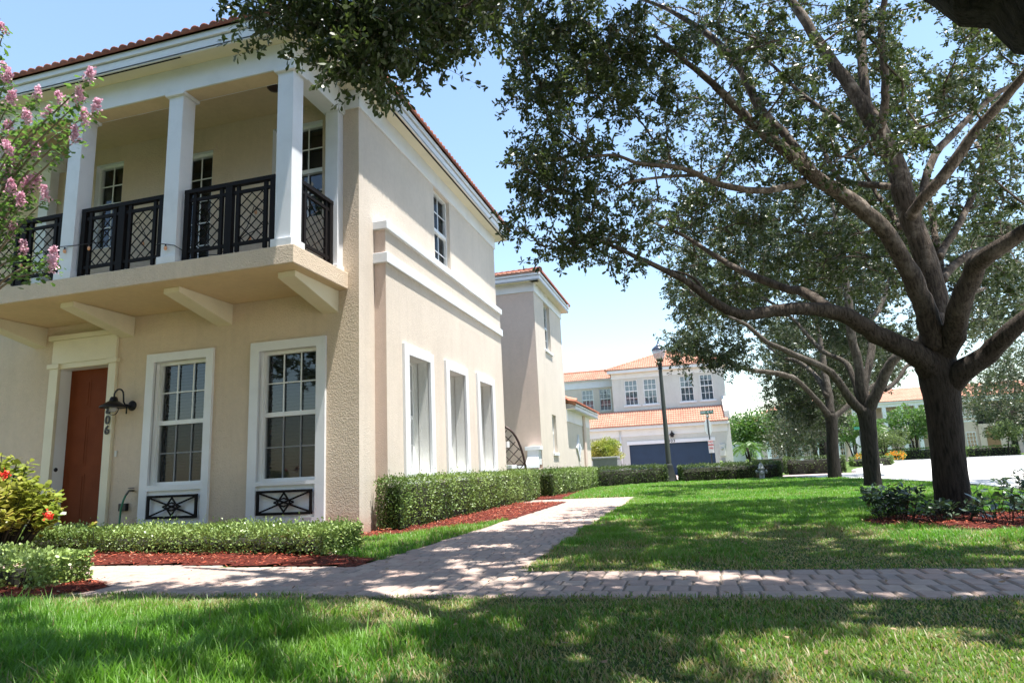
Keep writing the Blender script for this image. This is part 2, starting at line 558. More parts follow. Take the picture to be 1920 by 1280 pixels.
def text_mesh(body, size, m, loc, rot, name, parent, extrude=0.004, bold=0.0, align='CENTER'):
    cu = bpy.data.curves.new('lettering', 'FONT')
    cu.body = body; cu.size = size; cu.extrude = extrude; cu.offset = bold
    cu.align_x = align; cu.align_y = 'CENTER'
    to = bpy.data.objects.new('lettering_tmp', cu)
    C.objects.link(to)
    bpy.context.view_layer.update()
    me = bpy.data.meshes.new_from_object(to)
    bpy.data.objects.remove(to)
    mt = Matrix.Translation(loc) @ rot.to_4x4()
    me.transform(mt)
    me.materials.clear()
    return link(name, me, m, parent)
ROT_FRONT = Matrix(((1, 0, 0), (0, 0, -1), (0, 1, 0)))   # text facing -y
TREE_LIMBS={'t0':[[(1.72,0.45,-0.05,0.27),(1.68,0.55,0.5,0.23),(1.6,0.7,1.1,0.24),(1.4,1.0,1.5,0.21)],[(1.5,0.95,1.4,0.17),(1.14,1.3,1.51,0.168),(0.885,1.5,1.72,0.162),(0.7,1.6,2.0,0.15),(0.43,2.02,2.82,0.128),(-0.2,3.0,3.9,0.1),(-1.2,4.0,4.95,0.07),(-2.2,4.7,5.6,0.05),(-3.4,5.1,5.9,0.03)],[(-1.2,4.0,4.95,0.045),(-1.4,4.4,5.0,0.035),(-1.75,4.8,4.95,0.028),(-2.1,4.95,4.85,0.02),(-2.35,5.0,4.8,0.012)],[(1.4,1.0,1.5,0.2),(1.6,1.2,2.6,0.17),(1.5,1.6,4.0,0.13),(1.2,2.2,5.4,0.08),(0.9,2.6,6.4,0.04)],[(1.45,0.95,1.6,0.17),(2.0,0.2,2.8,0.14),(2.4,-0.6,4.2,0.1),(2.6,-1.2,5.4,0.05)],[(1.5,1.6,4.0,0.09),(2.3,2.4,4.9,0.07),(3.0,3.2,5.6,0.04)]],'t1':[[(2.79,8.8,-0.13,0.217),(2.8,8.8,0.07,0.191),(2.82,8.8,0.52,0.177),(2.85,8.8,0.95,0.179),(2.87,8.8,1.32,0.191),(2.88,8.8,1.64,0.21),(2.9,8.8,2.0,0.172),(2.92,8.8,2.36,0.124)],[(2.83,8.8,1.61,0.166),(2.72,8.68,1.77,0.143),(2.52,8.56,1.93,0.12),(2.18,8.44,2.13,0.104),(1.89,8.32,2.34,0.093),(1.59,8.2,2.43,0.082),(1.29,8.08,2.45,0.076),(0.98,7.96,2.42,0.07),(0.73,7.84,2.38,0.064),(0.52,7.72,2.44,0.053),(0.33,7.6,2.56,0.048),(0.11,7.48,2.75,0.037),(-0.14,7.36,2.9,0.031),(-0.39,7.24,3.03,0.026),(-0.61,7.12,3.14,0.021),(-0.82,7.0,3.24,0.016)],[(1.72,8.3,2.41,0.066),(1.61,8.53,2.64,0.063),(1.48,8.76,2.82,0.059),(1.36,8.99,2.92,0.055),(1.05,9.21,3.17,0.05),(0.71,9.44,3.48,0.039),(0.16,9.67,4.05,0.028),(-0.24,9.9,4.39,0.018)],[(2.85,8.7,1.95,0.132),(2.8,8.59,2.26,0.121),(2.71,8.48,2.59,0.11),(2.56,8.38,3.04,0.098),(2.31,8.27,3.48,0.094),(2.01,8.16,3.78,0.089),(1.7,8.05,4.01,0.084),(1.43,7.94,4.31,0.072),(1.1,7.83,4.66,0.062),(0.8,7.72,5.04,0.05),(0.58,7.62,5.3,0.039),(0.3,7.51,5.57,0.028),(0.02,7.4,5.88,0.017)],[(1.58,8.1,4.01,0.045),(1.36,7.96,3.92,0.044),(1.17,7.83,3.85,0.038),(0.94,7.69,3.82,0.038),(0.73,7.55,3.83,0.037),(0.5,7.42,3.88,0.032),(0.31,7.28,3.96,0.031),(0.16,7.15,3.99,0.026),(0.0,7.01,3.98,0.026),(-0.3,6.87,4.0,0.021),(-0.54,6.74,4.08,0.016),(-0.84,6.6,4.04,0.01)],[(0.32,7.4,3.99,0.022),(-0.01,7.27,3.97,0.016),(-0.37,7.13,3.92,0.016),(-0.56,7.0,3.82,0.01)],[(2.95,8.9,1.98,0.146),(3.0,8.97,2.12,0.137),(3.07,9.04,2.87,0.128),(2.98,9.11,3.65,0.125),(2.92,9.18,4.51,0.124),(2.78,9.25,5.16,0.114),(2.64,9.32,5.63,0.09),(2.4,9.39,6.31,0.08),(2.19,9.46,6.98,0.068),(1.99,9.53,7.58,0.056),(1.78,9.6,8.25,0.043)],[(2.72,9.2,5.23,0.07),(2.75,9.32,5.51,0.064),(2.81,9.44,6.12,0.066),(2.92,9.56,6.78,0.061),(3.07,9.68,7.41,0.055),(3.23,9.8,8.06,0.042)],[(2.79,9.1,4.99,0.056),(2.84,8.98,5.17,0.055),(2.87,8.86,5.52,0.049),(2.89,8.74,6.21,0.043),(2.97,8.62,6.62,0.037),(3.04,8.5,7.07,0.03)],[(1.7,8.0,4.02,0.055),(1.49,8.11,4.57,0.051),(1.22,8.23,5.12,0.053),(1.08,8.34,5.72,0.049),(0.88,8.46,6.23,0.044),(0.58,8.57,6.7,0.039),(0.22,8.69,7.15,0.027),(-0.09,8.8,7.46,0.021)],[(2.61,9.2,5.04,0.037),(2.49,9.4,5.25,0.032),(2.35,9.6,5.57,0.033),(2.04,9.8,6.08,0.028),(1.73,10.0,6.76,0.022),(1.53,10.2,7.15,0.015)],[(2.72,8.9,4.09,0.042),(2.6,9.05,4.19,0.043),(2.47,9.2,4.3,0.037),(2.3,9.35,4.43,0.032),(2.22,9.5,4.78,0.033),(2.18,9.65,5.13,0.027),(2.09,9.8,5.45,0.014)],[(2.92,8.9,3.66,0.077),(2.97,8.68,3.76,0.069),(3.23,8.47,4.01,0.067),(3.51,8.25,4.37,0.059),(3.73,8.03,4.58,0.052),(3.88,7.82,4.74,0.046),(4.07,7.6,5.01,0.035)],[(3.06,8.9,3.83,0.047),(3.16,9.04,4.07,0.048),(3.4,9.18,4.54,0.049),(3.82,9.32,4.95,0.044),(4.31,9.46,5.36,0.037),(4.71,9.6,5.57,0.025)],[(2.89,8.8,1.77,0.133),(3.02,8.57,2.04,0.124),(3.04,8.33,2.3,0.116),(3.16,8.1,2.67,0.103),(3.26,7.87,2.79,0.09),(3.5,7.63,2.93,0.072),(3.71,7.4,3.03,0.056)],[(2.94,8.8,1.45,0.153),(3.05,8.64,1.61,0.129),(3.29,8.48,1.78,0.11),(3.4,8.32,1.92,0.097),(3.57,8.16,2.09,0.085),(3.83,8.0,2.28,0.069)],[(3.28,9.5,2.78,0.055),(3.46,9.82,3.25,0.05),(3.58,10.15,3.77,0.046),(3.71,10.48,4.32,0.034),(3.81,10.8,4.71,0.022)],[(3.3,9.3,3.19,0.048),(3.43,9.52,3.36,0.049),(3.78,9.74,3.8,0.044),(4.16,9.96,4.39,0.038),(4.35,10.18,4.81,0.033),(4.4,10.4,5.13,0.027)],[(3.27,9.3,2.88,0.054),(3.48,9.58,3.09,0.055),(3.85,9.85,3.33,0.05),(4.17,10.12,3.44,0.045),(4.51,10.4,3.54,0.033)],[(2.99,9.6,3.74,0.038),(3.05,9.88,3.92,0.039),(2.99,10.16,4.35,0.034),(2.9,10.44,4.9,0.028),(2.83,10.72,5.44,0.022),(2.81,11.0,5.83,0.015)],[(0.33,7.6,2.56,0.021),(0.17,7.55,2.82,0.016),(-0.11,7.5,2.94,0.01)]],'t2':[[(3.79,16.7,-0.08,0.216),(3.8,16.7,0.15,0.184),(3.83,16.7,0.74,0.175),(3.87,16.7,1.34,0.176),(3.88,16.7,1.77,0.21)],[(3.85,16.7,1.65,0.132),(3.66,16.58,1.84,0.11),(3.52,16.46,2.01,0.099),(3.33,16.34,2.36,0.088),(3.16,16.21,2.59,0.087),(2.98,16.09,2.72,0.077),(2.72,15.97,2.86,0.077),(2.45,15.85,2.98,0.066),(2.28,15.73,3.06,0.065),(2.08,15.61,3.17,0.054),(1.78,15.49,3.32,0.054),(1.4,15.36,3.71,0.043),(0.96,15.24,3.98,0.032),(0.52,15.12,4.25,0.032),(0.21,15.0,4.63,0.022)],[(3.84,16.7,1.77,0.088),(3.8,16.82,2.14,0.078),(3.76,16.94,2.55,0.068),(3.71,17.05,2.85,0.068),(3.58,17.17,3.02,0.058),(3.34,17.29,3.19,0.059),(3.23,17.41,3.34,0.059),(3.1,17.53,3.57,0.048),(2.96,17.65,3.86,0.049),(2.78,17.76,4.19,0.037),(2.35,17.88,4.69,0.038),(1.75,18.0,5.23,0.026)],[(3.87,16.7,1.83,0.122),(3.83,16.64,2.12,0.111),(3.83,16.57,2.7,0.1),(3.79,16.51,3.18,0.1),(3.75,16.45,3.51,0.1),(3.78,16.39,4.3,0.09),(3.76,16.32,5.07,0.068),(3.75,16.26,5.97,0.057),(3.71,16.2,6.63,0.034)],[(3.92,16.8,1.84,0.1),(3.97,16.95,2.24,0.09),(4.16,17.1,2.74,0.08),(4.34,17.25,3.25,0.081),(4.41,17.4,3.89,0.07),(4.71,17.55,4.21,0.059),(5.11,17.7,5.02,0.048),(5.4,17.85,5.87,0.036),(5.68,18.0,6.74,0.024)],[(3.88,16.7,1.65,0.154),(4.01,16.55,1.91,0.131),(4.19,16.4,2.26,0.119),(4.34,16.25,2.61,0.108),(4.5,16.1,2.8,0.096),(4.92,15.95,3.1,0.084),(5.35,15.8,3.5,0.073),(5.77,15.65,3.89,0.051),(6.23,15.5,4.04,0.031)],[(4.31,16.6,2.16,0.055),(4.45,16.75,2.22,0.055),(4.72,16.9,2.43,0.044),(4.94,17.05,2.69,0.045),(5.17,17.2,2.77,0.034),(5.54,17.35,3.03,0.034),(6.07,17.5,3.26,0.023)]],'t3':[[(4.28,23.6,-0.05,0.224),(4.29,23.6,0.29,0.199),(4.32,23.6,0.8,0.182),(4.4,23.6,1.66,0.175),(4.41,23.6,2.09,0.21)],[(4.39,23.6,1.92,0.123),(4.17,23.37,2.27,0.105),(3.77,23.13,2.8,0.087),(3.4,22.9,3.22,0.087),(3.0,22.67,3.38,0.087),(2.41,22.43,3.5,0.078),(1.78,22.2,3.63,0.069),(1.17,21.97,3.96,0.06),(0.6,21.73,4.29,0.043),(0.05,21.5,4.63,0.026)],[(4.4,23.6,2.01,0.14),(4.46,23.68,2.64,0.124),(4.43,23.76,3.45,0.107),(4.47,23.84,4.0,0.09),(4.47,23.92,4.93,0.073),(4.49,24.0,5.7,0.055)],[(4.4,23.6,2.62,0.088),(4.31,23.88,3.1,0.09),(4.16,24.16,3.53,0.073),(3.8,24.44,3.98,0.074),(3.35,24.72,4.24,0.057),(2.9,25.0,4.73,0.039)],[(4.41,23.6,1.97,0.105),(4.65,23.78,2.06,0.088),(5.16,23.96,2.41,0.08),(5.58,24.14,2.71,0.071),(6.03,24.32,3.02,0.054),(6.61,24.5,3.35,0.036)]],'t4':[[(6.93,40.0,0.5,0.221),(6.9,40.0,0.85,0.207),(6.9,40.0,1.73,0.193),(6.9,40.0,2.62,0.179),(6.83,40.0,3.82,0.15),(6.41,40.0,4.91,0.106),(5.95,40.0,5.71,0.061)],[(6.9,40.0,2.62,0.119),(7.31,40.33,3.81,0.121),(7.79,40.67,4.72,0.091),(8.08,41.0,5.67,0.062)],[(6.86,40.0,1.88,0.104),(6.51,39.67,2.77,0.089),(5.85,39.33,3.38,0.074),(5.27,39.0,3.99,0.044)]],'t5':[[(7.09,44.0,0.51,0.146),(7.05,43.86,1.05,0.13),(6.98,43.71,1.69,0.13),(6.71,43.57,2.32,0.13),(6.2,43.43,2.76,0.114),(5.71,43.29,3.15,0.098),(5.13,43.14,3.83,0.066),(4.79,43.0,4.23,0.049)],[(7.05,44.0,1.38,0.098),(7.25,44.0,2.01,0.098),(7.27,44.0,2.66,0.082),(7.23,44.0,3.32,0.049)]],'t6':[[(27.21,68.0,0.49,0.281),(27.22,68.0,1.28,0.235),(27.11,68.0,2.08,0.236),(27.0,68.0,2.94,0.237)],[(26.97,68.0,2.7,0.142),(26.31,67.67,2.49,0.118),(25.56,67.33,1.96,0.094),(25.1,67.0,1.61,0.047)],[(27.01,68.0,2.47,0.142),(26.32,67.5,3.66,0.094),(25.67,67.0,4.61,0.047)],[(27.05,68.0,2.7,0.189),(27.65,68.0,4.31,0.142),(28.17,68.0,6.18,0.095)]],'t7':[[(1.0,-7.2,-0.05,0.3),(1.0,-7.2,1.0,0.24),(1.05,-7.1,2.0,0.26)],[(1.05,-7.1,1.9,0.2),(0,-6.6,3.4,0.14),(-1.6,-5.8,5,0.08),(-3,-5.2,6,0.04)],[(1.05,-7.1,1.9,0.2),(1.4,-6.5,4,0.15),(1.8,-5.5,6,0.07)],[(1.05,-7.1,1.9,0.18),(2.4,-7.5,3.6,0.13),(4,-8,5.4,0.06)],[(1.05,-7.1,1.9,0.18),(0.6,-8.4,3.8,0.13),(-0.4,-10,5.6,0.06)]],'t8':[[(-9.0,-5.7,-0.05,0.3),(-9.0,-5.7,1.0,0.24),(-8.95,-5.6,2.0,0.26)],[(-8.95,-5.6,1.9,0.2),(-10,-5.1,3.4,0.14),(-11.6,-4.3,5,0.08),(-13,-3.7,6,0.04)],[(-8.95,-5.6,1.9,0.2),(-8.6,-5.0,4,0.15),(-8.2,-4.0,6,0.07)],[(-8.95,-5.6,1.9,0.18),(-7.6,-6.0,3.6,0.13),(-6,-6.5,5.4,0.06)],[(-8.95,-5.6,1.9,0.18),(-9.4,-6.9,3.8,0.13),(-10.4,-8.5,5.6,0.06)]]}
CLUMPS=dict(t0="-156,473,474 -278,398,444 -230,400,403 -165,481,499 -225,397,391 -188,447,411 -158,454,469 -126,534,522 -169,489,493 -163,471,471 -176,477,440 -143,533,501 -200,389,416 -217,402,395 -235,387,436 -237,398,408 -227,391,418 -165,517,511 -300,398,453 -208,396,379 -209,400,385 -171,450,458 -247,403,457 -261,400,430 -161,481,453 -148,445,445 -176,497,489 -181,410,440 -167,502,489 -192,399,370 -211,397,386 -183,465,457 -182,422,448 -284,404,426 -158,518,523 -202,410,378 -184,452,410 -151,458,437 -223,405,440 -177,478,441 -266,389,429 -217,394,427 -207,400,437 -103,439,447 -181,435,431 -225,392,397 -216,390,421 -211,401,377 -200,409,385 -212,392,369 -128,504,481 -213,386,437 -190,408,421 -209,396,392 -234,391,444 -143,521,515 -194,403,428 -261,387,450 -188,404,441 -203,395,388 -213,399,377 -186,395,424 -213,392,397 -213,398,403 -232,389,438 -191,394,420 -144,549,514 -159,467,439 -164,535,494 -89,450,451 -278,392,458 -207,406,420 -158,450,437 -314,400,471 -196,421,401 -204,406,409 -192,407,398 -165,506,491 -143,464,450 -269,401,462 -190,447,401 -224,391,431 -141,453,462 -143,501,485 -182,429,455 -166,446,450 -215,399,446 -291,400,443 -166,506,515 -306,393,460 -187,422,408 -285,402,418 -262,398,441 -287,389,439 -182,481,439 -275,392,457 -174,421,449 -152,543,523 -276,401,428 -247,404,421 -228,392,429 -198,400,405 -175,441,445 -184,431,410",
t1="253,1157,427 362,778,560 491,1102,719 280,1207,910 398,1123,727 -88,697,626 188,1143,469 423,996,280 -84,755,640 140,966,598 351,702,509 340,963,530 -79,812,352 38,980,605 -134,789,542 186,972,593 -93,694,341 209,1181,648 84,704,418 150,1216,402 219,992,354 317,802,476 503,1084,516 -7,1227,715 430,975,394 33,1136,425 364,1086,593 361,1132,432 270,1138,862 107,1047,371 129,812,419 119,998,419 375,1125,488 324,995,414 108,1127,491 -144,660,420 -64,742,567 63,1203,552 -12,745,463 -166,727,396 481,1130,346 85,1218,875 425,950,393 -112,684,388 72,1222,679 114,759,444 -14,1074,593 492,1212,860 440,1227,730 118,983,437 352,1033,601 191,1115,583 -168,779,585 432,1070,473 227,1205,468 -54,689,488 421,1169,434 489,1089,693 27,708,541 -57,779,312 -189,789,375 230,718,507 222,962,528 -105,672,455 -103,753,474 89,1127,871 183,1021,455 336,1054,498 325,974,635 298,1017,718 385,958,463 262,782,578 253,1049,351 -35,735,495 253,1095,373 204,977,458 -168,775,607 142,1199,446 235,993,534 44,1028,340 -79,741,527 30,1082,324 539,1139,730 335,1015,668 -130,710,471 8,1151,631 -84,805,589 423,1227,628 205,1202,696 -142,710,541 -136,698,528 -132,679,609 166,1038,584 -122,748,427 445,1086,661 249,1206,673 -33,697,563 303,973,322 -21,769,625 -18,695,582 -52,694,494 120,1201,737 281,1179,420 307,1057,407 -88,705,604 315,1106,659 -152,700,623 255,1043,666 351,998,367 149,1212,657 -177,774,433 93,1107,752 28,1020,408 180,759,437 -159,752,606 500,1141,692 83,1002,809 80,1057,662 139,1178,474 486,1174,427 41,1030,496 -128,740,629 319,1027,388 399,1218,848 365,1201,503 186,1000,566 471,1143,461 174,1010,403 9,720,505 248,1108,398 374,1203,621 7,722,501 -159,735,620 -65,768,585 313,1184,435 151,976,720 -100,778,405 -104,692,583 55,973,542 82,1117,555 54,1215,512 -140,699,322 -118,769,464 498,1145,588 403,1187,513 216,1137,850 -133,725,536 451,976,431 25,1051,386 125,1011,589 477,1028,499 459,1060,393 266,777,416 293,1066,787 316,1068,312 -25,985,556 -79,728,447 -53,814,698 196,813,579 -150,688,555 362,1095,593 502,1130,404 75,1220,720 318,952,646 397,1172,600 -146,709,431 66,1133,905 533,1212,624 -136,732,463 51,1182,353 135,967,468 -138,796,545 -23,1023,688 368,1019,422 78,965,311 364,1181,525 120,983,323 356,1216,511 -96,677,587 -153,781,485 237,714,529 395,1162,692 174,1215,843 -42,692,574 85,989,457 157,1205,491 -90,746,541 480,1170,504 410,1050,602 519,1218,695 -111,680,308 267,1222,385 58,1064,483 43,1065,811 522,1214,821 169,958,701 251,1211,732 437,982,472 222,1222,647 83,746,529 144,756,551 85,1030,316 373,1119,673 -98,771,588 -93,731,577 205,979,319 254,1152,721 -119,749,334 317,716,431 -115,770,387 -13,1185,405 323,1149,650 199,950,340 -146,669,399 268,1027,568 197,1036,394 342,1074,586 221,718,538 -127,670,611 150,1165,578 253,1188,383 482,978,591 78,1070,811 -18,1217,494 427,1076,402 123,1144,895 423,1197,609 305,1020,526 304,1185,414 69,990,754 12,979,812 412,972,301 -79,756,667 88,998,308 -146,750,435 251,1040,744 -5,973,435 295,1074,790 -79,682,496 297,1035,645 546,1215,671 -131,756,522 9,966,426 -41,800,555 122,768,476 110,1069,465 -99,711,450 45,1075,508 412,1203,855 -127,697,601 302,1043,769 -78,764,456 543,1078,680 -4,748,566 -48,1077,515 301,1091,678 442,1121,369 -157,726,442 -158,763,587 -170,788,656 23,1229,821 -24,999,737 356,1188,571 188,960,549 -34,1019,581 30,1158,331 253,1128,663 11,1014,751 -166,674,500 259,1008,456 529,1155,743 113,972,321 223,1083,781 160,1120,373 301,1118,654 275,1005,691 -155,653,408 -8,710,546 27,1014,436 118,992,650 291,1166,437 499,1135,454 13,1122,484 311,1122,425 285,1088,790 183,1213,468 180,718,363 154,1175,524 381,1137,635 240,1088,340 163,1219,514 13,1210,638 -47,813,387 134,950,583 -107,774,618 508,1126,591 154,990,720 91,1039,398 95,786,646 313,1080,357 218,1096,663 151,1068,659 -116,750,563 162,1053,442 -79,728,635 -171,679,353 6,758,431 -134,738,630 -25,1212,504 227,771,580 -49,755,553 149,1192,428 404,1204,837 306,998,732 -46,722,414 71,1211,344 -124,767,595 231,1004,515 -41,817,650 534,1169,613 529,1129,768 58,1091,697 137,1073,449 228,1004,457 110,1042,742 -17,1050,861 -72,718,390 472,1183,479 -20,1024,490 266,1023,521 -130,742,621 493,1054,481 352,1097,483 309,982,455 -103,686,324 339,987,355 355,1027,642 -54,767,344 14,1205,820 235,1064,530 -38,998,447 38,1179,499 27,1069,659 359,805,583 -83,810,330 11,1045,467 103,1188,863 -86,741,572 409,1225,671 179,771,519 -77,678,525 -42,1139,618 166,1108,397 198,982,321 330,1052,397 359,817,407 -66,730,558 119,1007,426 74,1023,328 38,743,583 312,1020,665 43,1031,745 -22,971,734 213,1190,750 107,1022,329 316,1067,556 56,1200,571 531,1230,443 267,766,401 279,1214,716 570,1182,798 202,986,628 -97,694,320 234,1025,317 73,752,463 380,1112,454 393,1079,657 69,1046,318 197,1134,780 224,999,563 209,1184,592 285,1105,639 -5,1196,653 52,1018,520 -101,739,362 90,705,489 -98,697,324 -71,821,376 285,993,682 512,1227,467 393,1209,441 136,785,602 497,1070,676 157,1153,755 100,1041,548 298,1213,394 -143,723,385 163,1020,334 275,769,427 17,1100,559 493,1122,405 43,1059,463 377,985,569 398,987,593 -98,708,574 336,1194,713 94,1161,481 34,704,537 -6,721,490 -112,765,677 111,1064,469 368,1092,751 303,1006,365 -103,712,326 61,1228,483 -24,712,536 -102,749,565 329,1011,433 152,775,610 157,1087,580 352,1087,398 120,1149,900 40,1169,550 344,1025,460 80,782,615 201,814,450 299,1159,658 224,1218,549 377,1103,640 36,1072,586 -27,705,542 107,966,712 249,1186,907 546,1192,644 275,1084,707 173,1009,685 80,1219,640 177,1091,630 78,1069,513 326,1086,609 200,1164,898 -57,791,617 -68,806,549 -50,780,568 -164,729,410 386,957,535 193,788,417 297,1011,582 470,1183,559 183,1174,537 452,972,679 124,1113,669 527,1166,705 137,1221,834 319,1032,553 -24,1212,818 -99,716,390 -84,774,630 -156,686,503 -159,713,542 -104,704,577 493,1147,483 222,1063,657 432,1150,600 90,972,574 277,1198,440 178,1114,619 100,966,743 317,720,489 12,1079,745 132,805,591 227,1167,808 -29,1088,445 133,1146,806 22,1017,482 378,1034,655 143,737,502 399,966,433 23,1146,750 165,1111,748 212,1203,413 -47,1109,525 75,1141,355 219,1161,385 436,1037,624 392,991,577 504,1048,660 -152,685,566 312,984,626 509,1130,536 27,1046,749 255,1208,797 494,1160,486 219,1152,449 -66,706,481 491,1209,666 130,1177,450 10,1163,891 -135,697,497 -81,789,356 534,1195,366 181,1044,741 160,814,426 17,761,492 395,1213,377 -165,728,612 76,1048,388 388,1229,492 -141,790,574 318,1112,605 395,1168,519 -98,670,569 138,1005,652 -79,686,524 -122,763,392 -27,728,569 253,1224,451 73,1012,493 -125,742,442 216,1208,672 459,1172,685 527,1216,573 -124,685,384 49,1057,678 486,1171,679 89,1222,494 610,1227,780 285,1090,547 409,1213,780 431,993,280 236,1005,478 212,746,418 -47,769,396 -130,770,601 384,1100,586 327,753,514 237,993,444 447,1094,639 190,978,451 304,952,327 273,1022,440 -77,681,360 -53,683,561 516,1093,569 354,1133,339 244,1225,560 476,1001,638 209,960,556 117,988,725 -53,740,535 499,1209,652 -36,767,510 107,772,426 272,1000,549 300,955,433 77,1156,537 46,995,456 303,724,346 346,1199,724 487,1229,459 12,1096,501 151,1131,629 70,1158,859 117,1085,795 462,987,518 -52,695,536 432,1029,435 140,1153,900 -159,702,452 491,1147,383 -29,700,555 63,1044,490 222,1173,753 -47,688,298 89,1092,351 16,1230,537 -146,698,582 146,785,417 -63,749,582 275,1202,452 146,969,705 225,1017,397 79,953,331 144,735,514 -138,673,378 -122,761,527 537,1212,450 119,1130,600 229,775,405 308,1218,356 229,999,358 -105,781,640 -108,682,407 -42,1159,526 186,1101,398 51,1146,409 -160,709,408 78,1014,427 187,973,382 262,1146,397 -24,691,559 209,1081,523 260,978,343 208,1096,455 -7,1167,904 534,1152,511 468,1212,652 79,814,459 91,1123,569 294,703,526 297,1220,671 477,1125,740 328,1012,440 412,1184,733 -115,679,573 225,791,426 -104,731,356 -78,773,642 329,982,603 437,972,489 364,971,405 255,738,461 -84,748,411 140,1218,592 149,1211,646 -83,672,424 297,1022,569 -146,720,379 507,1165,521 288,1197,469 228,1017,508 486,1089,655 -113,680,505 119,753,568 181,1210,896 527,1184,592 -75,741,335 -141,789,350 387,971,551 245,1143,682",
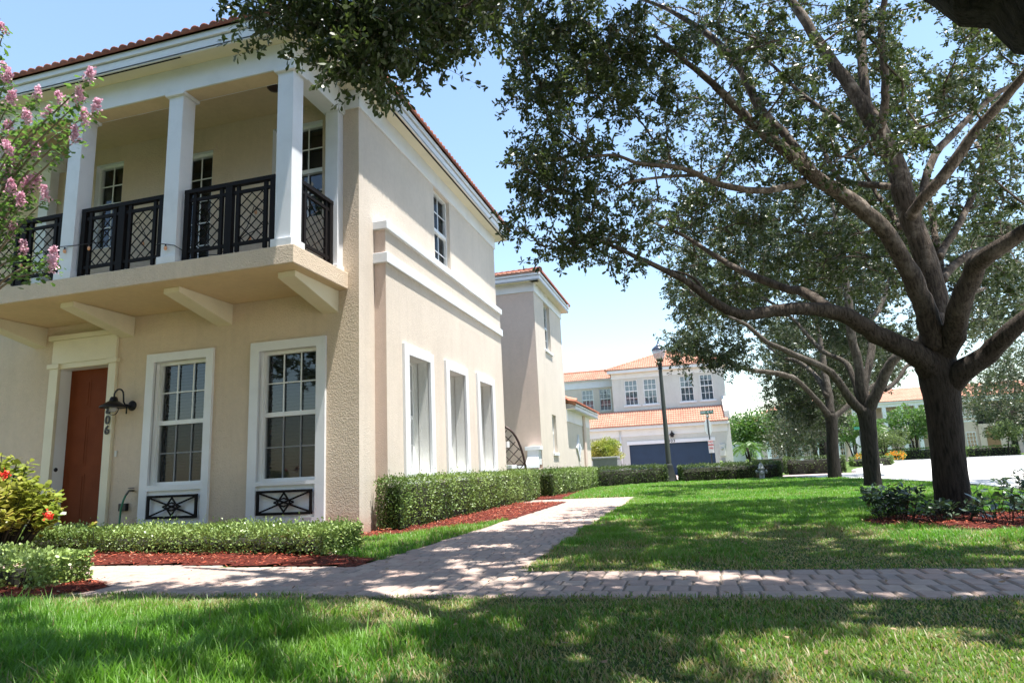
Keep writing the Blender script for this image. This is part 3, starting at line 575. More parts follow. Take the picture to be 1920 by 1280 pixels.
t2="571,2095,782 525,2042,473 456,1849,363 120,1958,758 427,1817,371 587,1836,680 429,1735,654 537,1999,834 66,1720,573 345,2104,827 663,2040,607 167,2059,609 222,1877,729 559,2043,682 439,1977,388 679,1959,632 252,2109,465 323,1868,663 446,2147,677 498,1967,667 111,1849,453 182,1841,691 452,1858,759 390,1976,593 147,2053,805 707,2109,557 532,1775,547 535,1811,787 501,1946,463 401,1839,521 231,1828,526 533,1993,381 134,1977,765 292,1738,603 264,1778,629 704,2017,715 530,1980,728 502,1959,542 189,1865,727 338,1817,611 596,1809,696 160,2024,590 128,2000,636 519,2048,515 532,2027,636 511,2029,465 504,2076,635 262,1979,713 456,1931,600 270,1974,698 107,1792,603 356,1903,595 198,1829,442 279,2017,681 364,2103,492 169,1929,624 297,1811,506 215,1913,751 262,2127,791 409,1771,635 446,1970,547 22,1689,523 377,1879,498 304,2051,781 516,1944,563 18,1543,502 532,1976,353 580,2146,806 457,1734,684 241,2092,551 141,2095,623 520,1936,511 180,1967,760 195,1834,492 477,2018,770 570,1906,374 288,1894,712 39,1629,618 574,2118,659 490,2082,496 239,1932,478 207,2027,554 20,1736,483 295,2005,656 242,2006,789 540,1944,773 476,2075,813 523,1834,597 471,2039,417 569,1820,451 597,2145,605 128,1848,679 483,1843,561 324,2029,854 458,2096,614 81,1775,527 176,1945,547 602,1881,692 295,2014,748 264,2060,709 38,1599,475 277,1802,603 65,1547,431 204,1995,808 431,1740,485 298,1804,613 564,2084,673 398,2094,794 39,1559,600 57,1540,465 427,1827,461 678,2025,659 435,2109,545 252,1915,557 390,2119,742 565,1986,828 597,1784,580 26,1562,518 371,1913,499 428,1970,552 367,1844,721 405,1774,344 34,1732,609 641,1988,728 27,1470,382 628,1860,615 247,1744,701 331,2048,455 406,1922,792 202,2100,694 139,1927,611 290,1860,409 182,2079,766 621,1781,627 347,1860,772 359,1954,541 581,2083,646 431,1771,494 262,2097,793 450,1737,703 46,1537,548 420,1807,650 313,1779,570 442,2102,502 384,1999,504 410,1899,476 386,1900,477 376,1989,429 318,1773,606 376,2006,642 159,1833,627 397,2065,631 594,2146,712 378,1798,613 412,1784,662 341,1822,759 329,1873,475 455,1788,633 559,2006,519 469,1758,529 110,2006,632 11,1725,472 399,1936,400 562,1954,832 546,2117,471 531,2126,368 430,1857,364 418,1891,534 117,2051,527 139,1747,700 606,1986,689 324,1844,558 58,1583,403 223,1750,545 510,1867,642 530,2068,528 308,2072,629 215,1879,620 600,2076,879 71,1749,425 67,1633,465 538,1967,787 561,1929,569 378,1808,409 169,1829,429 63,1744,439 369,2004,582 396,1773,556 288,2145,689 355,2006,543 389,1776,470 177,1910,780 495,1751,737 195,1940,684 436,2118,505 185,1891,637 142,2087,641 59,1750,636 523,2137,864 162,1980,670 381,1860,419 474,2147,522 524,1764,484 579,2122,844 59,1640,507 475,1784,374 370,1809,386 219,1874,524 532,1975,641 438,2139,723 592,1962,693 412,1797,685 317,2081,601 386,1924,596 477,1765,470 627,2088,409 510,1841,639 247,1752,603 140,2085,566 156,1930,454 215,2037,588 427,2065,580 375,1909,521 574,1966,365 373,1779,374 265,1977,717 540,1966,541 570,2011,672 566,2048,626 3,1668,514 516,1948,793 475,2129,525 493,1915,818 23,1639,497 256,1936,718 383,1739,622 19,1507,370 603,1801,565 408,1833,779 387,1764,611 523,2134,783 203,2098,495 566,1898,703 417,2122,634 496,1790,539 517,2045,380 418,1987,587 23,1480,462 174,1795,463 152,2124,691 580,2082,535 392,2079,681 251,1973,455 393,2143,757 30,1674,577 211,1892,515 409,1963,514 248,1801,525 681,1911,671 132,2138,729 277,1873,539 14,1581,462 434,2041,481 42,1681,520 566,2043,561 392,1915,779 240,1862,554 647,1999,645 405,2120,572 683,1971,635 47,1689,489 545,1869,505 108,1992,693 637,2116,563 65,1522,514 430,1997,365 137,2013,470 404,1785,357 454,1732,369 405,1917,586 373,2060,439 5,1555,500 576,1893,409 348,2055,829 330,1768,553 234,1945,598 270,1754,557 254,1739,482 483,2139,413 646,1859,631 421,1748,547 497,1997,422 268,1750,638 658,2091,794 308,2072,836 459,2118,563 605,2150,538 322,1786,443 331,1991,603 601,2134,647 427,2111,491 542,1904,388 148,1935,667 407,2124,545 177,1878,678 142,1856,582 535,2064,693 638,2053,504 637,2068,434 619,2008,774 192,1844,652 77,1712,559 294,2069,835 21,1738,490 498,2027,571 522,2150,848 529,2107,689 610,1906,614 452,1821,481 527,2094,384 477,1910,813 552,1959,783 482,1975,734 19,1627,448 474,2041,520 250,2069,709 403,1778,658 559,2122,747 547,1820,571 11,1666,550 590,1649,467 659,1681,420 760,1794,545 687,1747,435 633,1594,389 655,1664,465 745,1679,490 569,1600,481 639,1617,524 645,1687,460 688,1690,405 685,1761,460 651,1557,326 676,1847,452 668,1741,371 805,1825,503 639,1756,426 585,1551,330 650,1791,456 627,1700,449 766,1812,497 637,1629,526 709,1630,375 631,1787,422 665,1826,526 711,1705,539 710,1833,590 724,1690,545 761,1716,459 621,1620,423 779,1760,476 713,1701,358 696,1638,376 681,1725,440 763,1831,499 799,1805,561 662,1804,519 622,1728,362 638,1639,321 739,1698,374 588,1521,334 665,1781,516 678,1561,368 783,1814,527 638,1786,453 699,1723,503 662,1616,442 709,1574,507 683,1734,366 747,1663,474 569,1594,361 679,1844,539 705,1855,575 782,1773,498 708,1764,384 556,1564,378 694,1576,524 639,1642,351 702,1777,570 577,1508,456 589,1545,506 613,1703,363 741,1697,424 632,1586,372 651,1762,428 733,1835,498 655,1765,586 810,1885,535 675,1761,538 639,1533,530",
t3="324,2460,422 536,2512,444 701,2568,364 533,2807,374 514,2482,440 669,2805,500 474,2463,278 539,2773,268 638,2550,376 687,2529,460 466,2556,306 370,2680,250 494,2711,273 680,2511,381 305,2579,317 314,2692,383 706,2590,430 348,2523,420 543,2655,474 440,2805,586 705,2462,426 443,2610,541 609,2642,361 446,2534,228 472,2715,401 556,2551,311 755,2816,490 604,2511,405 662,2517,463 393,2753,393 482,2644,536 517,2846,261 519,2528,443 380,2610,483 456,2842,454 368,2479,250 788,2765,485 610,2798,398 379,2543,290 656,2716,321 676,2713,383 506,2729,222 368,2749,286 365,2677,539 798,2834,480 487,2842,396 660,2747,434 447,2473,344 311,2729,509 457,2820,395 400,2583,511 573,2497,403 639,2455,416 372,2516,250 356,2825,471 704,2838,481 590,2812,463 314,2539,365 575,2520,485 661,2626,330 338,2692,576 396,2545,230 297,2629,401 515,2726,437 427,2463,507 352,2626,300 687,2511,449 362,2460,380 498,2711,399 409,2841,259 757,2736,451 369,2667,244 476,2838,546 397,2808,568 385,2787,442 452,2454,216 337,2530,377 631,2832,320 435,2839,382 649,2798,488 478,2577,285 467,2675,521 376,2540,229 486,2798,444 529,2456,488 389,2694,360 521,2571,300 420,2830,201 394,2641,238 539,2504,448 328,2833,483 481,2519,231 609,2705,397 723,2659,376 429,2631,232 540,2835,512 466,2472,471 364,2705,341 768,2817,488 607,2641,459 708,2780,401 352,2465,318 367,2525,534 479,2595,483 490,2525,479 506,2492,229 666,2486,356 406,2595,258 713,2735,468 407,2565,237 332,2592,405 445,2524,372 547,2628,338 401,2604,271 373,2820,591 479,2601,196 506,2550,397 588,2643,425 306,2458,265 594,2463,436 499,2638,218 339,2740,453 490,2703,239 609,2733,418 607,2822,365 529,2560,427 447,2618,207 416,2649,528 488,2550,211 303,2540,458 626,2480,314 577,2737,295 322,2675,512 487,2636,278 370,2680,341 410,2616,524 358,2610,453 461,2739,514 588,2630,413 548,2701,425 358,2776,609 554,2586,319 519,2558,328 352,2616,549 578,2507,310 495,2676,352 414,2630,398 414,2693,410 471,2811,316 558,2824,275 681,2489,369 394,2503,466 406,2680,553 548,2798,277 473,2614,433 578,2815,426 598,2804,458 530,2524,352 490,2792,397 354,2587,463 416,2796,246 367,2547,506 389,2473,513 724,2701,409 637,2645,373 415,2839,475 368,2598,276 738,2677,404 350,2513,366 566,2466,308 547,2472,488 382,2537,202 298,2527,369 389,2762,468 654,2601,406 468,2570,416 587,2756,535 519,2629,366 375,2477,496 427,2657,549 703,2843,456 480,2461,405 680,2665,444 334,2451,500 420,2601,296 673,2824,520 521,2835,409 443,2732,193 525,2734,509 625,2510,343 64,2189,407 93,2159,408 135,2105,406 -16,2171,453 153,2182,396 135,2184,414 169,2110,382 -31,2177,448 -28,2151,411 91,2126,403 36,2141,454 165,2108,389 34,2165,466 51,2134,425 -7,2160,459 117,2160,386 169,2127,390 64,2104,446 37,2168,458 108,2164,406 -25,2195,439 20,2120,452 130,2161,380 32,2102,451 42,2154,457 21,2108,405",
t4="609,4186,479 650,3825,477 708,4177,248 479,3778,397 794,4153,412 807,4243,467 632,3857,538 680,4114,296 727,4216,546 830,4293,463 536,4136,215 619,3957,490 566,3813,355 721,3777,341 629,3899,486 812,4165,438 725,4289,301 559,4126,302 649,4084,346 711,3925,380 587,3743,536 921,4144,513 549,3879,334 671,4059,308 557,3831,209 685,4103,526 487,3967,270 790,3745,302 723,3745,372 550,4126,430 914,4276,440 784,3947,415 848,4178,359 844,4177,325 733,4169,394 621,3910,395 695,4072,226 643,3766,329 623,4121,506 719,3887,525 656,3954,301 609,3747,554 799,4166,359 480,3735,234 705,3941,366 752,4051,245 690,3755,533 466,3873,415 527,3742,461 548,4252,395 676,3717,242 581,3810,463 521,3772,472 618,4225,174 551,3865,339 650,4127,596 647,4011,505 683,4288,536 708,3787,489 525,3899,349 518,3878,305 730,4048,315 712,4274,595 618,4025,180 605,3841,541 812,3740,428 638,3861,220 584,4034,500 765,4184,483 629,3713,370 632,3797,420 613,4160,528 616,4056,366 814,3953,444 585,3878,242 692,4214,613 479,3734,162 478,3924,450 509,3849,397 705,3864,481 697,4275,236 680,3833,252 618,3840,361 700,3954,333 696,3855,243 685,3841,229 790,3849,499 565,3915,332 612,3787,214 597,4280,268 760,4286,225 610,4126,281 622,4165,191 806,4216,392 604,3773,498 488,3712,272 763,4083,397 836,4163,440 623,3804,196 684,3824,348 610,3946,523 654,3710,477 701,3939,340 530,3762,201 495,4027,357 603,4174,412 606,3715,324 468,3807,428 674,4041,486 608,4225,556 801,3913,336 639,3967,207 577,3701,524 639,3869,275 954,4287,538 941,4294,461 519,3991,443 698,3740,316 763,4179,448 659,3879,402 802,4135,342 624,4163,397 668,3988,487 671,3803,288 562,4233,408 534,3870,214 705,3701,446 586,3736,197 667,3793,317 484,4033,424 602,3758,352 586,4049,313 546,3721,251 454,3703,433 697,4158,228 840,4064,504 746,4193,562 515,3945,382 616,3992,554 570,4013,526 635,3839,190 628,4276,303 640,4204,514 586,4146,277 670,4202,309 750,4201,372 791,4211,351 878,4273,448 645,3979,285 890,4275,542",
t5="622,4239,171 599,4270,230 541,4463,339 529,4208,201 667,4404,170 792,4569,284 634,4342,234 557,4461,152 569,4495,184 538,4541,325 515,4510,318 532,4570,182 600,4286,224 574,4550,221 591,4409,268 672,4257,152 600,4467,133 597,4366,302 672,4396,258 466,4304,227 634,4252,324 600,4232,197 653,4481,154 617,4407,332 560,4222,236 469,4409,220 621,4297,300 558,4524,302 509,4558,248 572,4452,288 735,4514,209 510,4410,317 621,4286,209 631,4491,154 643,4460,277 648,4215,267 642,4537,280 774,4570,250 489,4567,214 761,4460,255 636,4215,276 507,4274,123 597,4316,194 517,4526,220 511,4412,214 661,4490,277 511,4531,141 571,4390,290 661,4451,174 679,4376,213 633,4566,145 611,4327,204 720,4484,271 586,4408,327 621,4334,201 771,4555,275 567,4302,266 718,4352,284 730,4418,184 614,4581,313 513,4316,219 514,4485,228 499,4417,330 494,4347,203 462,4308,153 608,4323,110 670,4344,244 541,4267,137 667,4477,119 730,4495,196 521,4335,134 716,4521,182 723,4310,212 529,4534,197 539,4476,277 638,4448,341 450,4209,182 573,4282,208 599,4552,322 732,4560,195 565,4338,196 572,4210,221 491,4255,156 605,4244,228 686,4450,283 765,4532,290 528,4522,178 656,4542,350 687,4302,233 610,4572,125",
t6="3201,6862,367 2671,7225,556 2844,6382,691 2526,6704,680 3289,7244,433 2869,7255,372 2969,6377,458 3103,7080,532 3129,6861,538 2816,6522,587 2933,6980,460 3001,6598,568 2677,6486,225 2550,6544,465 2872,6516,795 3224,7251,281 3009,6611,631 3333,7240,668 2659,6849,719 3047,7076,306 2911,6671,218 3236,7244,842 2671,6488,276 3037,6393,552 2890,7163,690 3180,6937,736 3016,6749,712 2905,6467,477 3014,7218,859 3099,7195,349 2457,6764,419 3290,7248,474 2926,6514,821 2935,6936,519 2712,7124,471 3002,7101,968 2961,6851,369 2707,6864,602 2477,6363,420 2913,6739,684 2674,6665,771 3285,7234,548 3053,6872,732 3106,6854,881 2800,6868,351 2977,6509,498 3291,7124,337 3373,7188,519 3053,6756,780 2989,7070,653 2896,6853,324 2836,6970,915 3213,7020,657 3216,6984,239 2855,6575,347 2686,7098,629 2936,6833,943 2382,6755,446 2928,6790,233 2886,7121,871 3140,7099,275 2703,6680,361 3052,6765,818 2597,6629,377 3186,6833,837 2697,6741,677 3133,6920,474 2748,6743,883 3096,6929,574 2920,6314,669 3368,7207,688 3044,6761,718 2324,6524,398 2963,7121,929 2588,6461,400 3005,6713,857 2665,6605,630 3333,7200,900 3030,6902,895 2401,6589,509 2856,6378,323 2692,6443,882 2714,6532,762 2916,6516,538 2949,7068,625 3036,6919,235 2787,6707,514 2763,6999,359 2711,7260,614 3178,7200,862 3019,6703,714 2911,6591,702 2719,6328,715 2627,6482,649 2935,7169,775 2816,6634,707 2795,7157,674 2740,6695,660 3318,7283,673 2930,6424,830 3263,7048,825 3106,6644,585 2779,6987,697 2978,6515,340 2371,6501,449 3125,6595,579 2829,6415,847 3070,6893,795 2423,6372,415 2611,6810,354 2785,6833,798 2482,6606,414 2532,6468,369 2780,6379,907 3388,7250,464 2780,6397,913 2565,6661,692 2554,7138,473 2611,6376,458 2707,6674,362 2737,7107,490 2586,6423,569 2948,6483,723 2712,7120,708 2755,6759,883 2723,7261,602 2479,6811,553 2858,6883,249 2570,6441,677 2634,7045,665",
t7="420,-600,902 291,-311,791 -200,-262,658 293,-914,838 -165,-288,966 -492,-544,898 295,-279,583 -320,-924,949 -69,-299,868 -269,-800,838 99,-361,975 -234,-1044,923 -114,-1039,565 284,-485,1013 -168,-432,643 -114,-1024,500 325,-724,577 -79,-580,486 -87,-875,976 -279,-495,685 -296,-799,542 -367,-305,593 269,-1025,587 296,-365,660 520,-703,828 111,-929,929 -99,-435,530 173,-542,553 -206,-925,695 177,-412,896 -184,-820,940 -90,-218,708 375,-571,643 147,-204,689 -71,-491,430 -393,-300,678 -336,-358,538 -24,-197,585 510,-855,701 -5,-204,586 -348,-898,871 -191,-1005,534 482,-697,598 233,-333,543 -213,-482,532 -176,-473,1074 -111,-629,1043 334,-605,867 86,-850,481 -399,-504,947 -199,-966,773 322,-866,657 100,-215,545 -308,-329,873 340,-510,531 52,-403,462 -466,-776,679 56,-224,816 -234,-480,610 66,-1067,789 87,-403,461 302,-521,883 -439,-746,765 183,-583,1026 152,-1039,743 -265,-437,553 -354,-824,583 30,-665,422 -510,-463,645 44,-521,988 -258,-368,786 170,-491,1015 -197,-636,444 -91,-802,425 124,-701,481 -203,-995,522 -35,-353,961 162,-335,648 297,-626,921 -557,-726,809 -195,-870,884 -175,-343,684 395,-436,545 300,-444,761 -313,-954,679 -268,-250,714 213,-237,832 243,-781,407 34,-238,841 113,-960,530 354,-421,571 -231,-289,547 491,-431,815 139,-294,540 144,-460,935 107,-821,971 177,-1047,536 26,-428,607 201,-868,564 -388,-749,634 -9,-169,872 232,-364,935 448,-816,636 -70,-753,461 159,-636,929 8,-187,745 362,-624,993 -77,-788,1089 11,-295,641 -201,-908,588 203,-903,800 -74,-925,613 -522,-569,895 -438,-751,523 51,-315,542 529,-684,894 -141,-287,600 -352,-1020,839 -199,-381,470 -61,-1124,875 -371,-444,625 -100,-352,1017 -116,-269,593 -345,-649,582 -223,-840,513 97,-672,951 86,-236,805 -205,-664,420 270,-498,982 298,-482,819 84,-532,926 178,-881,579 278,-843,790 -231,-837,480 -108,-1047,534 -158,-466,927 -282,-921,835 50,-807,521 -473,-390,834 -52,-528,515 -150,-497,928 -116,-849,983 -304,-904,767 489,-774,725 -102,-1053,579 -569,-727,674 -78,-191,628 -312,-362,732 428,-473,790 367,-652,867 -12,-803,941 396,-684,702 -117,-692,529 359,-254,741 271,-449,720 25,-469,1069 -138,-529,1014 -357,-362,520 -81,-866,457 461,-816,931 30,-925,1024 119,-484,423 -230,-242,826 309,-648,516 195,-455,553 406,-562,495 -35,-372,915 -442,-576,823 -225,-1004,614 -68,-167,749 -419,-387,872 -33,-841,907 322,-691,549 -469,-450,898 -307,-851,947 -135,-808,1079 181,-244,596 -29,-926,501 -73,-743,941 334,-608,859 147,-287,891 -457,-729,508 193,-431,920 -172,-548,518 76,-423,536 -537,-435,688 434,-473,655 -36,-748,445 -376,-614,908 260,-471,872 -293,-766,664 -60,-221,816 186,-1057,744 325,-547,916 68,-802,958 -396,-796,676 216,-379,791 412,-713,931 -350,-823,471 185,-733,567 -384,-708,697 -306,-667,932 -470,-670,759 -364,-502,552 -285,-918,958 78,-237,859 158,-299,856 301,-860,730 313,-379,916 96,-486,906 38,-485,530 -291,-1038,857 -329,-1006,873 328,-807,719 194,-863,656 79,-855,471 -523,-585,629 -257,-622,1063 -340,-468,917 -175,-216,747 -169,-312,695 167,-1061,679 -225,-950,568 240,-322,795 -188,-1024,855 210,-358,465 194,-955,1008 176,-940,647 -140,-759,970 -444,-534,981",
t8="-580,-450,902 -709,-161,791 -1200,-112,658 -707,-764,838 -1165,-138,966 -1492,-394,898 -705,-129,583 -1320,-774,949 -1069,-149,868 -1269,-650,838 -901,-211,975 -1234,-894,923 -1114,-889,565 -716,-335,1013 -1168,-282,643 -1114,-874,500 -675,-574,577 -1079,-430,486 -1087,-725,976 -1279,-345,685 -1296,-649,542 -1367,-155,593 -731,-875,587 -704,-215,660 -480,-553,828 -889,-779,929 -1099,-285,530 -827,-392,553 -1206,-775,695 -823,-262,896 -1184,-670,940 -1090,-68,708 -625,-421,643 -853,-54,689 -1071,-341,430 -1393,-150,678 -1336,-208,538 -1024,-47,585 -490,-705,701 -1005,-54,586 -1348,-748,871 -1191,-855,534 -518,-547,598 -767,-183,543 -1213,-332,532 -1176,-323,1074 -1111,-479,1043 -666,-455,867 -914,-700,481 -1399,-354,947 -1199,-816,773 -678,-716,657 -900,-65,545 -1308,-179,873 -660,-360,531 -948,-253,462 -1466,-626,679 -944,-74,816 -1234,-330,610 -934,-917,789 -913,-253,461 -698,-371,883 -1439,-596,765 -817,-433,1026 -848,-889,743 -1265,-287,553 -1354,-674,583 -970,-515,422 -1510,-313,645 -956,-371,988 -1258,-218,786 -830,-341,1015 -1197,-486,444 -1091,-652,425 -876,-551,481 -1203,-845,522 -1035,-203,961 -838,-185,648 -703,-476,921 -1557,-576,809 -1195,-720,884 -1175,-193,684 -605,-286,545 -700,-294,761 -1313,-804,679 -1268,-100,714 -787,-87,832 -757,-631,407 -966,-88,841 -887,-810,530 -646,-271,571 -1231,-139,547 -509,-281,815 -861,-144,540 -856,-310,935 -893,-671,971 -823,-897,536 -974,-278,607 -799,-718,564 -1388,-599,634 -1009,-19,872 -768,-214,935 -552,-666,636 -1070,-603,461 -841,-486,929 -992,-37,745 -638,-474,993 -1077,-638,1089 -989,-145,641 -1201,-758,588 -797,-753,800 -1074,-775,613 -1522,-419,895 -1438,-601,523 -949,-165,542 -471,-534,894 -1141,-137,600 -1352,-870,839 -1199,-231,470 -1061,-974,875 -1371,-294,625 -1100,-202,1017 -1116,-119,593 -1345,-499,582 -1223,-690,513 -903,-522,951 -914,-86,805 -1205,-514,420 -730,-348,982 -702,-332,819 -916,-382,926 -822,-731,579 -722,-693,790 -1231,-687,480 -1108,-897,534 -1158,-316,927 -1282,-771,835 -950,-657,521 -1473,-240,834 -1052,-378,515 -1150,-347,928 -1116,-699,983 -1304,-754,767 -511,-624,725 -1102,-903,579 -1569,-577,674 -1078,-41,628 -1312,-212,732 -572,-323,790 -633,-502,867 -1012,-653,941 -604,-534,702 -1117,-542,529 -641,-104,741 -729,-299,720 -975,-319,1069 -1138,-379,1014 -1357,-212,520 -1081,-716,457 -539,-666,931 -970,-775,1024 -881,-334,423 -1230,-92,826 -691,-498,516 -805,-305,553 -594,-412,495 -1035,-222,915 -1442,-426,823 -1225,-854,614 -1068,-17,749 -1419,-237,872 -1033,-691,907 -678,-541,549 -1469,-300,898 -1307,-701,947 -1135,-658,1079 -819,-94,596 -1029,-776,501 -1073,-593,941 -666,-458,859 -853,-137,891 -1457,-579,508 -807,-281,920 -1172,-398,518 -924,-273,536 -1537,-285,688 -566,-323,655 -1036,-598,445 -1376,-464,908 -740,-321,872 -1293,-616,664 -1060,-71,816 -814,-907,744 -675,-397,916 -932,-652,958 -1396,-646,676 -784,-229,791 -588,-563,931 -1350,-673,471 -815,-583,567 -1384,-558,697 -1306,-517,932 -1470,-520,759 -1364,-352,552 -1285,-768,958 -922,-87,859 -842,-149,856 -699,-710,730 -687,-229,916 -904,-336,906 -962,-335,530 -1291,-888,857 -1329,-856,873 -672,-657,719 -806,-713,656 -921,-705,471 -1523,-435,629 -1257,-472,1063 -1340,-318,917 -1175,-66,747 -1169,-162,695 -833,-911,679 -1225,-800,568 -760,-172,795 -1188,-874,855 -790,-208,465 -806,-805,1008 -824,-790,647 -1140,-609,970 -1444,-384,981",
